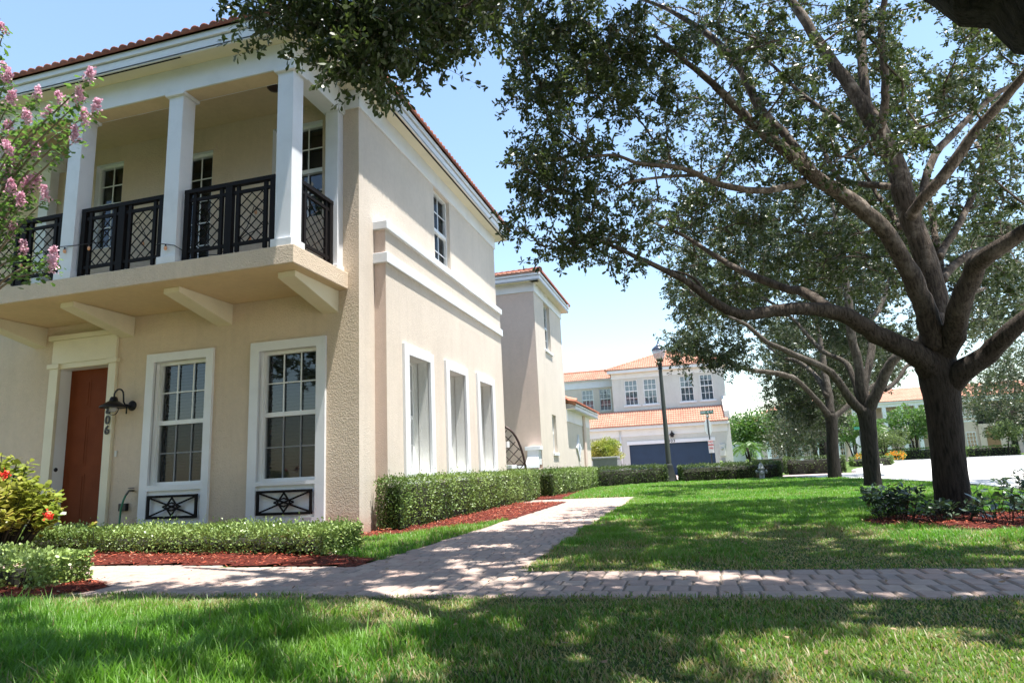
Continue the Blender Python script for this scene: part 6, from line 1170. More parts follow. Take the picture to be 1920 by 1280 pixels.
for x in (6.2, 8.4, 10.0, 11.3, 12.7):
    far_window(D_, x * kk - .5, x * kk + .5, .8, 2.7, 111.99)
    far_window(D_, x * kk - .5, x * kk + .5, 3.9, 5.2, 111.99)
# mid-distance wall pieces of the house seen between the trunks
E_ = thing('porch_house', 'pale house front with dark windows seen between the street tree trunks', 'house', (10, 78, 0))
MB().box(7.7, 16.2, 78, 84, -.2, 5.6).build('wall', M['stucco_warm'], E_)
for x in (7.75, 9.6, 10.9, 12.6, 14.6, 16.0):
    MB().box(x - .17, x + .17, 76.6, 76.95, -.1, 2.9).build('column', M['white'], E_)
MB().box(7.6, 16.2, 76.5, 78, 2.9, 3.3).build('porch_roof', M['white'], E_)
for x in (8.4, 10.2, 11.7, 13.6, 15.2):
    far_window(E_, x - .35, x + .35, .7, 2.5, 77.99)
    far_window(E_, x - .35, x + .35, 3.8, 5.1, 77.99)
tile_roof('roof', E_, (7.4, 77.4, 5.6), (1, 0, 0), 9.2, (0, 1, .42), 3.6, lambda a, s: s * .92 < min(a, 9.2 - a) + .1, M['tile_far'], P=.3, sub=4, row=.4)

Fh = thing('unseen_house', 'unseen cream house added behind the viewer to cut the sky light', 'house', (-2, -22, 0))  # unseen block, added to cut sky light on the front wall
MB().box(-16, 14, -27, -18, -.2, 6.5).build('wall', M['stucco'], Fh)
MB().prism([(-16.5, -17.5, 6.5), (-16.5, -27.5, 6.5), (-16.5, -22.5, 8.6)], (31, 0, 0)).build('roof', M['tile'], Fh)
for x in (-12, -7, -2, 3, 8):
    for z in (.9, 4.2):
        MB().box(x, x + 1.1, -17.99, -17.95, z, z + 1.7).build('window', M['glass'], Fh)

# ------------------------------------------------------------------ street furniture
LX, LY = -1.045, 27.3
lp = thing('street_lamp', 'tall fluted concrete lamp post with acorn globe standing by the hedge', 'street lamp', (LX, LY, 0))
prof = [(.30, 0), (.30, .06), (.26, .10), (.25, .22), (.20, .32), (.17, .52), (.15, .60), (.145, .66), (.11, .72)]
MB().lathe(prof, (LX, LY, 0), 20).build('base', M['lamp_base'], lp, True)
mb = MB()
n = 16
for zi, (z, r) in enumerate(((.7, .105), (4.55, .072))):
    for kq in range(n * 2):
        a = PI * kq / n
        rr = r * (1 if kq % 2 else .86)
        mb.v.append((LX + rr * math.cos(a), LY + rr * math.sin(a), z))
for kq in range(n * 2):
    mb.f.append((kq, (kq + 1) % (2 * n), 2 * n + (kq + 1) % (2 * n), 2 * n + kq))
mb.build('pole', M['concrete_post'], lp, True)
MB().lathe([(.085, 4.53), (.10, 4.56), (.075, 4.62), (.09, 4.70), (.115, 4.74), (.085, 4.79), (.10, 4.86), (.13, 4.93), (.135, 4.97)], (LX, LY, 0), 18).build('collar', M['lamp_iron'], lp, True)
MB().lathe([(.13, 4.93), (.18, 4.98), (.235, 5.10), (.27, 5.25), (.275, 5.33)], (LX, LY, 0), 24).build('globe', M['globe'], lp, True)
MB().lathe([(.28, 5.32), (.285, 5.35), (.24, 5.42), (.15, 5.49), (.08, 5.54), (.05, 5.60), (.025, 5.66), (.012, 5.74), (0, 5.76)], (LX, LY, 0), 24).build('cap', mat('lamp_cap', (.10, .11, .14), .25, .8), lp, True)

hy = thing('fire_hydrant', 'silver fire hydrant on the grass in front of the long hedge', 'fire hydrant', (2.28, 26, 0))
hx, hyy = 2.28, 26.0
MB().lathe([(.13, -.05), (.13, .04), (.09, .05), (.09, .36), (.12, .37), (.12, .41), (.10, .43), (.085, .50), (.06, .56), (.03, .58), (.03, .61), (.0, .61)], (hx, hyy, 0), 16).build('body', M['silver'], hy, True)
for s in (-1, 1):
    MB().lathe([(.05, 0), (.05, .07), (.07, .07), (.07, .11), (.03, .12), (.0, .13)], (hx + s * .08, hyy, .28), 10, (s, 0, 0)).build('nozzle', M['silver'], hy, True)
MB().lathe([(.07, 0), (.07, .06), (.09, .06), (.09, .10), (.03, .12), (.0, .12)], (hx, hyy - .08, .24), 12, (0, -1, 0)).build('pumper_nozzle', M['silver'], hy, True)

SXx, SYy = .735, 32.6
sg = thing('street_sign', 'street name post with green blades, stop sign back and small parking notice', 'road sign', (SXx, SYy, 0))
MB().tube([(SXx, SYy, -.1), (SXx, SYy, 2.95)], .028, 8).build('post', M['sign_post'], sg, True)
ca, sa = math.cos(.35), math.sin(.35)
rotb = Matrix.Rotation(-.45, 3, 'Z')
def plate(cx, cy, cz, w, h, ang, m, name, parent, t=.01):
    dx, dy = math.cos(ang) * w / 2, math.sin(ang) * w / 2
    nx, ny = -math.sin(ang) * t / 2, math.cos(ang) * t / 2
    return MB().prism([(cx - dx - nx, cy - dy - ny, cz - h / 2), (cx + dx - nx, cy + dy - ny, cz - h / 2), (cx + dx - nx, cy + dy - ny, cz + h / 2), (cx - dx - nx, cy - dy - ny, cz + h / 2)], (2 * nx, 2 * ny, 0)).build(name, m, parent)
pb = plate(SXx - .01, SYy - .03, 3.03, .62, .17, -.15, M['sign_green'], 'name_blade', sg)
text_mesh('NW 42 PL', .135, M['sign_white'], Vector((SXx - .01, SYy - .045, 3.03)), Matrix.Rotation(-.15, 3, 'Z') @ ROT_FRONT, 'lettering', pb, .002, .003)
pb = plate(SXx, SYy - .02, 2.84, .30, .15, -1.15, M['sign_green'], 'name_blade', sg)
pb['label'] = 'pale green blade turned almost edge-on'
text_mesh('NW', .12, M['sign_white'], Vector((SXx - .01, SYy - .035, 2.84)), Matrix.Rotation(-1.15, 3, 'Z') @ ROT_FRONT, 'lettering', pb, .002, .003)
def octagon(cx, cy, cz, r, ang, m, name, parent, t=.006):
    pts = []
    for i in range(8):
        a = PI / 8 + i * PI / 4
        u = r * math.cos(a)
        pts.append((cx + math.cos(ang) * u, cy + math.sin(ang) * u, cz + r * math.sin(a)))
    return MB().prism(pts, (math.sin(ang) * t, -math.cos(ang) * t, 0)).build(name, m, parent)
octagon(SXx - .02, SYy + .05, 2.33, .41, 1.12, M['sign_back'], 'stop_sign_back', sg)
pn = plate(SXx + .03, SYy - .04, 1.43, .25, .62, -.05, M['sign_white'], 'parking_notice', sg)
for i, t_ in enumerate(('NO', 'PARK', 'ING')):
    text_mesh(t_, .10 if i else .13, M['sign_red'], Vector((SXx + .03, SYy - .052, 1.64 - .15 * i)), Matrix.Rotation(-.05, 3, 'Z') @ ROT_FRONT, 'lettering', pn, .002, .003)

s2 = thing('stop_sign', 'distant stop sign seen from behind with green street blade, between two trunks', 'road sign', (12.6, 57, 0))
MB().tube([(12.55, 57, 0), (12.55, 57, 2.55)], .035, 6).build('post', M['sign_post'], s2)
octagon(12.6, 57.05, 1.75, .42, 0, M['sign_back'], 'stop_sign_back', s2)
plate(12.5, 56.9, 2.72, .7, .2, .1, M['sign_green'], 'name_blade', s2)

# ------------------------------------------------------------------ ground, road, paths, beds
gm = MB(); gm.quad((-500, -120, -.012), (600, -120, -.012), (600, 900, -.012), (-500, 900, -.012))
tag(gm.build('lawn_ground', M['ground']), kind='structure')
def sheet(name, pts, z, m):
    mb = MB(); mb.add([(x, y, z) for x, y in pts], [tuple(range(len(pts)))])
    return tag(mb.build(name, m), kind='structure')
road_near = [(5.6, -60), (5.6, 0), (5.65, 14), (5.75, 17.1), (5.3, 21.8), (4.4, 25), (3.4, 27.3)]
road_far = [(6.4, 30.6), (7.2, 33.5), (8.6, 37.5), (10.8, 44.5), (12.4, 52), (15.5, 59.5), (22, 59), (32, 57), (90, 55), (90, -60)]
sheet('road', road_near + [(4.0, 28.2)] + road_far, -.008, M['road'])
sheet('driveway', [(3.4, 27.3), (4.0, 28.2), (6.4, 30.6), (5.9, 31.1), (3.0, 31.1), (-9, 31.5), (-9, 41.9), (1.3, 41.9), (1.3, 33), (2.2, 30.2), (2.8, 27.6)], -.004, M['drive'])
kb = MB()
for a, b in zip(road_far[:-2], road_far[1:-1]):
    a3, b3 = Vector((a[0], a[1], -.03)), Vector((b[0], b[1], -.03))
    n = (b3 - a3).cross(Vector((0, 0, 1))).normalized() * .18
    kb.prism([tuple(a3), tuple(b3), tuple(b3 - n), tuple(a3 - n)], (0, 0, .13))
tag(kb.build('kerb', M['kerb']), kind='structure')
kb = MB()
for a, b in zip(road_near[:-1], road_near[1:]):
    a3, b3 = Vector((a[0], a[1], -.03)), Vector((b[0], b[1], -.03))
    n = (b3 - a3).cross(Vector((0, 0, 1))).normalized() * .35
    kb.prism([tuple(a3), tuple(b3), tuple(b3 + n), tuple(a3 + n)], (0, 0, .035))
tag(kb.build('kerb', M['kerb']), kind='structure')

PXL, PXR = -2.9, -1.40
YN, YF = 4.06, 5.04
def corner_bed(x, y): return x < -4.5 and ((x + 6.6) / 2.05) ** 2 + ((y - 4.28) / .62) ** 2 < 1
def on_cross(x, y):
    if corner_bed(x, y): return False
    far = YF if x > -1.4 else YF + .32 * min(1, max(0, (-1.4 - x) / 1.2)) + max(0, (-3.0 - x)) * .10
    near = YN + (0 if x > -2.6 else 0.04)
    return near < y < far and x > -12
def on_side(x, y):
    return PXL < x < PXR and 4.5 < y < 16.4 or (-4.3 < x < PXR and 14.9 < y < 16.4)
def on_path(x, y): return on_cross(x, y) or on_side(x, y)
def beds(x, y):
    # 0 none, 1 bed
    if corner_bed(x, y): return True
    if on_path(x, y): return False
    if x < -4.2 and 5.2 < y < 8.2: return True
    if -4.2 <= x < -2.75 and y < 6.35 - (x + 4.2) * .45 and y > 5.2 and x < -2.85: return True
    if y > 7.7 and y < 15.1 and -4.45 < x < -2.9:
        lim = np.interp(y, [7.7, 8.4, 9.4, 10.2, 15.1], [-4.2, -3.75, -3.3, -2.9, -2.9])
        return x < lim
    if 16.4 <= y < 24.5 and x < -3.3 + (y - 17) * -.0 and x > -4.5: return x < np.interp(y, [16.4, 18, 20, 24.5], [-2.95, -3.4, -3.55, -3.5])
    e = ((x - 3.1) / 1.4) ** 2 + ((y - 8.2) / .95) ** 2
    return e < 1

# pavers: each stone is a small block with softened top edge
pv = []; pf = []
def paver(x0, x1, y0, y1):
    g = .0055; h = random.uniform(-.001, .0015); b = .011
    tx = random.uniform(-.0008, .0008); ty = random.uniform(-.0008, .0008)
    n = len(pv)
    x0 += g; x1 -= g; y0 += g; y1 -= g
    for (ax, ay, z) in ((x0, y0, -.045), (x1, y0, -.045), (x1, y1, -.045), (x0, y1, -.045), (x0, y0, -.012), (x1, y0, -.012), (x1, y1, -.012), (x0, y1, -.012),
                        (x0 + b, y0 + b, -.003), (x1 - b, y0 + b, -.0065), (x1 - b, y1 - b, -.002), (x0 + b, y1 - b, -.002)):
        pv.append((ax, ay, z + h + tx * (1 if ax > (x0 + x1) / 2 else -1) * .6 + ty * (1 if ay > (y0 + y1) / 2 else -1) * .6))
    for f in ((0, 1, 5, 4), (1, 2, 6, 5), (2, 3, 7, 6), (3, 0, 4, 7), (4, 5, 9, 8), (5, 6, 10, 9), (6, 7, 11, 10), (7, 4, 8, 11), (8, 9, 10, 11)):
        pf.append(tuple(i + n for i in f))
y = YN
ri = 0
rows = []
while y < 16.4:
    rows.append(y); y += .192
for ri, y in enumerate(rows):
    x = -12 + (ri % 2) * .11
    while x < 5.25:
        w = random.choice((.105, .13, .13, .165))
        xc, yc = x + w / 2, y + .096
        if on_path(xc, yc):
            if not (xc < -9 and y > 6):
                paver(x, x + w, y, y + .192)
        x += w
mb = MB(); mb.v = pv; mb.f = pf
tag(mb.build('paver_path', M['paver']), kind='structure')
mb = MB()
mb.add([(-12, YN - .02, -.0105), (5.25, YN - .02, -.0105), (5.25, YF + .06, -.0105), (PXR + .02, YF + .06, -.0105), (PXR + .02, 16.42, -.0105), (-4.3, 16.42, -.0105), (-4.3, 14.88, -.0105), (PXL - .02, 14.88, -.0105), (PXL - .02, 5.3, -.0105), (-12, 6.2, -.0105)], [tuple(range(10))])
tag(mb.build('path_sand', M['joint']), kind='structure')

# mulch: a low mounded sheet plus loose chips
def bump_h(x, y): return .012 * math.sin(x * 7.1 + y * 3.3) * math.sin(y * 6.3 - x * 2.1)
regions = [(-10, -2.8, 5.1, 8.2), (-4.5, -2.85, 7.7, 15.1), (-4.5, -2.85, 16.4, 24.5), (-8.7, -4.3, 3.5, 5.0), (1.3, 4.6, 7.0, 9.7)]
def mulch_z(x, y):
    s = .05
    inside = sum(beds(x + dx, y + dy) for dx, dy in ((.18, 0), (-.18, 0), (0, .18), (0, -.18), (.13, .13), (-.13, -.13))) / 6
    return -.007 + .03 * inside + bump_h(x, y) * inside
vv = []; ff = []; vid = {}
for (xa, xb, ya, yb) in regions:
    st = .06 if ya < 9 else .12
    nx, ny = int((xb - xa) / st), int((yb - ya) / st)
    grid = {}
    for i in range(nx):
        for j in range(ny):
            cxx, cyy = xa + (i + .5) * st, ya + (j + .5) * st
            if not beds(cxx, cyy): continue
            ids = []
            for (di, dj) in ((0, 0), (1, 0), (1, 1), (0, 1)):
                key = (i + di, j + dj)
                if key not in grid:
                    X, Y = xa + key[0] * st, ya + key[1] * st
                    grid[key] = len(vv); vv.append((X, Y, mulch_z(X, Y)))
                ids.append(grid[key])
            ff.append(tuple(ids))
mb = MB(); mb.v = vv; mb.f = ff
tag(mb.build('mulch_bed', M['mulch'], None, True), kind='structure')
cp = []
for (xa, xb, ya, yb), cnt in zip(regions, (16000, 9000, 2500, 9000, 7000)):
    k2 = 0
    while k2 < cnt:
        x, y = random.uniform(xa, xb), random.uniform(ya, yb)
        jx, jy = x + random.gauss(0, .02), y + random.gauss(0, .02)
        if beds(jx, jy):
            cp.append((x, y, mulch_z(x, y) + random.uniform(.0, .022)))
        k2 += 1
cp = np.array(cp)
n = len(cp)
ang = rng.uniform(0, 2 * PI, n)
D = np.stack([np.cos(ang), np.sin(ang), rng.normal(0, .28, n)], 1)
o = leaves('mulch_chips', cp, D, rng.uniform(.02, .065, n), rng.uniform(.006, .014, n), M['chips'], None, False, N=np.stack([rng.normal(0, .4, n), rng.normal(0, .4, n), np.ones(n)], 1))
tag(o, 'loose red bark mulch chips covering the planting beds', 'mulch', kind='stuff')

# ------------------------------------------------------------------ lawn
def vnoise(x, y, s, seed):
    r = np.random.default_rng(seed); g = r.random((64, 64))
    xs, ys = x * s, y * s
    xi, yi = np.floor(xs).astype(int), np.floor(ys).astype(int)
    fx, fy = xs - xi, ys - yi
    fx = fx * fx * (3 - 2 * fx); fy = fy * fy * (3 - 2 * fy)
    G = lambda a, b: g[a % 64, b % 64]
    return (G(xi, yi) * (1 - fx) + G(xi + 1, yi) * fx) * (1 - fy) + (G(xi, yi + 1) * (1 - fx) + G(xi + 1, yi + 1) * fx) * fy

V_path = np.vectorize(on_path); V_bed = np.vectorize(beds)
road_line = lambda y: np.interp(y, [0, 14, 17.1, 21.8, 25, 27.3], [5.2, 5.25, 5.35, 4.9, 4.0, 3.0])
def lawn(xa, xb, ya, yb, count, hgt, wid, patch=True, tall=0.0, edge=True):
    x = rng.uniform(xa, xb, count); y = rng.uniform(ya, yb, count)
    keep = ~V_path(x, y + np.where(y < YN + .035, -.04, 0.0)) & ~V_bed(x, y) & (x < road_line(y)) & ((x > -4.3) | (y < 8.1))
    # only what the view can take in, with a margin to both sides
    keep &= (x > -1.15 * y - 1.6) & (x < .62 * y + 1.2)
    d = vnoise(x, y, 1.1, 3) * .6 + vnoise(x, y, 3.1, 4) * .4
    thin = vnoise(x, y, 2.3, 9)
    dry = np.clip((d - .52) * 5, 0, 1)
    if not patch: dry *= .25
    near_edge = np.exp(-np.abs(y - YF) / .25) * (y > YF) * (x > -1.4) + np.exp(-np.abs(y - YN) / .2) * (y < YN)
    dry = np.clip(dry + near_edge * .75, 0, 1)
    keep &= rng.random(count) > dry * .35
    x, y, dry, thin = x[keep], y[keep], dry[keep], thin[keep]
    n = len(x)
    ang = rng.uniform(0, 2 * PI, n)
    tuft = vnoise(x, y, 5.0, 5)
    h = hgt * (0.45 + .8 * tuft + rng.uniform(-.2, .25, n)) * (1 - .5 * dry)
    nz = vnoise(x, y, .9, 21)
    lush = np.where(y < 4.1, np.clip((-.5 - x) * 1.3 + (nz - .45) * 3.0, 0, 1) * np.clip((4.0 - y) / .45, .15, 1), np.where(x < -2.6, .8, np.clip((y - 6.1) * .8 + (nz - .5) * 2.0, .12, 1)))
    h *= .38 + .85 * lush
    if tall: h *= 1 + tall * (rng.random(n) < .03)
    dry = np.clip(dry + (1 - lush) * .42, 0, 1)
    h = np.maximum(h, .012)
    w = wid * rng.uniform(.6, 1.3, n)
    lean = rng.uniform(.1, .9, n) + .5 * dry
    lx, ly = np.cos(ang) * lean * h, np.sin(ang) * lean * h
    sx, sy = -np.sin(ang) * w / 2, np.cos(ang) * w / 2
    z0 = np.full(n, -.013)
    P = np.zeros((n, 5, 3))
    P[:, 0] = np.stack([x - sx, y - sy, z0], 1); P[:, 1] = np.stack([x + sx, y + sy, z0], 1)
    mx_, my_ = x + lx * .32, y + ly * .32
    P[:, 2] = np.stack([mx_ + sx * .85, my_ + sy * .85, z0 + h * .62], 1); P[:, 3] = np.stack([mx_ - sx * .85, my_ - sy * .85, z0 + h * .62], 1)
    P[:, 4] = np.stack([x + lx, y + ly, z0 + h], 1)
    base = np.arange(n)[:, None] * 5
    loops = np.concatenate([base + [0, 1, 2, 3], base + [3, 2, 4]], 1).ravel()
    tot = np.tile([4, 3], n)
    g = rng.random(n)[:, None]
    yel = vnoise(x, y, 1.7, 8)[:, None]
    green = np.array([.050, .150, .018]) * (1 - g) + np.array([.112, .26, .03]) * g
    green = green * (.8 + .35 * lush[:, None]) + np.array([.02, .015, .008]) * (1 - lush[:, None])
    green = green * (1 - .45 * yel) + np.array([.20, .27, .05]) * .45 * yel
    straw = np.array([.36, .31, .18]) * (1 - g) + np.array([.22, .17, .08]) * g
    isdry = (rng.random(n) < dry * .62 + .03)[:, None]
    col = np.where(isdry, straw, green)
    col = np.concatenate([col, np.ones((n, 1))], 1)
    return P.reshape(-1, 3), loops, tot, np.repeat(col, 5, axis=0)
batches = [lawn(-5, 3.8, 2.1, 4.1, 130000, .074, .006, tall=.6), lawn(-5, 3.8, 1.2, 2.1, 9000, .08, .008),
           lawn(-1.5, 5.4, 5.0, 9.5, 130000, .06, .0075), lawn(-4.4, -2.8, 5.4, 10.5, 16000, .06, .0075, patch=False),
           lawn(-1.5, 5.4, 9.5, 17, 90000, .055, .012, patch=False), lawn(-4.5, 5.4, 16, 29, 90000, .06, .019, patch=False)]
off = 0; VV = []; LL = []; TT = []; CC = []
for v, l, t, c in batches:
    VV.append(v); LL.append(l + off); TT.append(t); CC.append(c); off += len(v)
g_ = np_mesh('grass', np.concatenate(VV), np.concatenate(LL), np.concatenate(TT), M['grass'], None, np.concatenate(CC))
tag(g_, 'green lawn grass with straw coloured dry patches beside the brick path', 'grass', kind='stuff')

fx = rng.uniform(-5, 4.5, 1300); fy = rng.uniform(2.3, 12, 1300)
kp = (fx > -1.1 * fy - 1) & (fx < .6 * fy + 1) & ((fx > -4.1) | (fy < 5.6)) & (rng.random(1300) < .5)
fx, fy = fx[kp], fy[kp]
on_p = V_path(fx, fy)
fz = np.where(on_p, .004, .035)
fd = np.stack([rng.normal(size=len(fx)), rng.normal(size=len(fx)), rng.normal(0, .25, len(fx))], 1)
M['dead_leaf'] = leaf_mat('dead_leaf', [(0.0, (0.10, 0.05, 0.025)), (0.5, (0.24, 0.14, 0.07)), (1.0, (0.36, 0.27, 0.15))], .7, .1, (.3, .2, .1))
tag(leaves('fallen_leaves', np.stack([fx, fy, fz], 1), fd, rng.uniform(.025, .05, len(fx)), rng.uniform(.012, .022, len(fx)), M['dead_leaf'], None, True, N=np.tile([0, 0, 1.0], (len(fx), 1)) + rng.normal(0, .3, (len(fx), 3))), 'scattered small brown oak leaves fallen on lawn and path', 'leaves', kind='stuff')

# ------------------------------------------------------------------ hedges
def hedge(label, path, width, height, nl, L, m='hedge_leaf', group='clipped hedges', z0=0.0, rough=.03, name='hedge', woody=.25):
    path = [Vector((p[0], p[1], 0)) for p in path]
    t = thing(name, label, 'hedge', tuple(path[0]), group)
    seg = [(path[i + 1] - path[i]).length for i in range(len(path) - 1)]
    tot = sum(seg)
    def at(s):
        for i, q in enumerate(seg):
            if s <= q or i == len(seg) - 1:
                d = (path[i + 1] - path[i]) / q
                return path[i] + d * s, d
            s -= q
    w2 = width / 2
    # near-black inner mass: shade between leaves put into its colour; bare stems below
    core = MB(); ns = max(2, int(tot / .25))
    rows = []
    foot = .3 if name == 'front_hedge' else .02
    ins = min(.12, w2 * .5)
    for i in range(ns + 1):
        s = min(max(tot * i / ns, ins), tot - ins)
        p, d = at(s); nrm = Vector((-d.y, d.x, 0))
        ring = []
        for (a, b) in ((-1, foot), (-1, .75), (-.8, 1), (0, 1), (.8, 1), (1, .75), (1, foot), (0, foot - .02)):
            ww = (w2 - ins) * (1 + random.uniform(-.12, .12))
            hh_ = (height - ins) * (b + random.uniform(-.04, .03))
            ring.append(tuple(p + nrm * a * ww + Vector((0, 0, z0 + hh_))))
        rows.append(ring)
    for i in range(ns):
        pass
    core.v = [v for r in rows for v in r]
    for i in range(ns):
        for k2 in range(8):
            core.f.append((i * 8 + k2, i * 8 + (k2 + 1) % 8, (i + 1) * 8 + (k2 + 1) % 8, (i + 1) * 8 + k2))
    core.f.append(tuple(range(8))[::-1]); core.f.append(tuple(ns * 8 + k2 for k2 in range(8)))
    if L < .05:
        for i in range(int(tot * 9)):
            p, d = at(random.uniform(0, tot)); nrm = Vector((-d.y, d.x, 0))
            q = p + nrm * random.uniform(-w2, w2) * .7
            e = q + Vector((random.uniform(-.12, .12), random.uniform(-.12, .12), height * .75))
            core.tube([tuple(q + Vector((0, 0, z0 - .02))), tuple(q.lerp(e, .5) + Vector((random.uniform(-.04, .04), random.uniform(-.04, .04), 0)) + Vector((0, 0, z0))), tuple(e + Vector((0, 0, z0)))], [.009, .007, .004], 4, cap=False)
    core.build('stems', M['hedge_wood_shade'], t)
    # leaves over the shell
    r = rng.random(nl)
    s = rng.uniform(0, tot, nl)
    area_side, area_top = height * 2, width
    fe = 3.2 * width * height * 2 / max(.01, (area_side + area_top) * tot)
    P = np.zeros((nl, 3)); D = np.zeros((nl, 3))
    for i in range(nl):
        p, d = at(s[i]); nx, ny = -d.y, d.x
        u = r[i]; dep = abs(random.gauss(0, .05)); bump_ = rough * (math.sin(p.x * 5 + p.y * 7) + math.sin(p.x * 13 - p.y * 4) * .6)
        if u < fe:                                   # ends
            sg_ = -1 if random.random() < .5 else 1
            base_, dd = (path[0], -(path[1] - path[0]).normalized()) if sg_ < 0 else (path[-1], (path[-1] - path[-2]).normalized())
            a = random.uniform(-w2, w2); z = random.uniform(.06, 1) * height
            px, py = base_.x + (-dd.y) * a - dd.x * dep, base_.y + dd.x * a - dd.y * dep
            o = (dd.x, dd.y, .2)
        elif u < fe + (1 - fe) * area_side / (area_side + area_top):
            sg_ = -1 if random.random() < .5 else 1
            z = (random.random() ** (.7 if foot > .1 else .95)) * height
            ww = w2 + bump_ * .6 - dep - (.05 if z < height * .2 else 0)
            px, py = p.x + nx * sg_ * ww, p.y + ny * sg_ * ww
            o = (nx * sg_, ny * sg_, .35)
        else:
            a = random.uniform(-w2, w2)
            px, py = p.x + nx * a, p.y + ny * a
            z = height - dep + bump_ * .5 + (random.expovariate(1) * .018)
            o = (0, 0, 1)
        P[i] = (px, py, z0 + z)
        D[i] = (o[0] + random.gauss(0, .7), o[1] + random.gauss(0, .7), o[2] + random.gauss(0, .6))
    Lr = L * rng.uniform(.6, 1.25, nl)
    leaves('foliage', P, D, Lr, Lr * .5, M[m], t, L < .03 + .02, N=D[:, [1, 2, 0]] * .6 + rng.normal(size=(nl, 3)))
    return t
hedge('low ragged hedge along the front wall under the two tall windows', [(-9.6, 7.0), (-6.0, 6.62), (-3.55, 6.25)], .62, .27, 36000, .034, 'front_hedge_leaf', name='front_hedge', group=None)
hedge('small loose clump of hedge at the left end of the brick path', [(-7.2, 4.42), (-5.0, 4.38)], .5, .26, 7500, .042, 'front_hedge_leaf', name='front_hedge', rough=.05, group=None)
hedge('square clipped hedge under the three deep side windows', [(-4.13, 8.5), (-4.13, 16.8)], .40, .715, 40000, .034, group=None)
hedge('sunlit clipped hedge in front of the stair tower', [(-4.0, 17.7), (-3.75, 24.2)], .55, .70, 24000, .04, group=None)
hedge('dark clipped hedge running to the lamp post', [(-3.75, 24.5), (-1.35, 27.0)], .7, .68, 12000, .055, 'shaded_hedge_leaf', group=None)
hedge('long low clipped hedge behind the fire hydrant', [(-.65, 26.9), (1.5, 27.2), (3.05, 27.2)], 1.0, .62, 14000, .055, 'shaded_hedge_leaf', group=None)
hedge('short pale hedge beside the corner of the garage house', [(1.25, 36), (2.55, 36)], .8, .72, 2400, .07, group=None)
hedge('mid height hedge left of the driveway behind the long hedge', [(2.9, 37), (4.5, 37)], .9, .82, 3000, .08, 'shaded_hedge_leaf', group=None)
hedge('tall dark hedge behind the pink driveway by the third trunk', [(3.8, 31.8), (6.15, 31.4)], .9, .72, 5000, .07, 'shaded_hedge_leaf', group=None)
hedge('low rounded hedge on the far corner between two trunks', [(9.2, 45), (11.4, 45)], 1.0, .55, 1600, .1, group=None)
hedge('long dark hedge before the balcony house across the road', [(15.2, 66), (21.5, 66)], 1.4, .95, 3200, .14, group=None)
hedge('hedge right of the big trunk before the arched porch', [(22.5, 66), (26.4, 66)], 1.2, .85, 2200, .14, group=None)
hedge('dark hedge at the right edge beyond the road', [(27.6, 66), (36, 66)], 1.6, 1.0, 3000, .15, group=None)

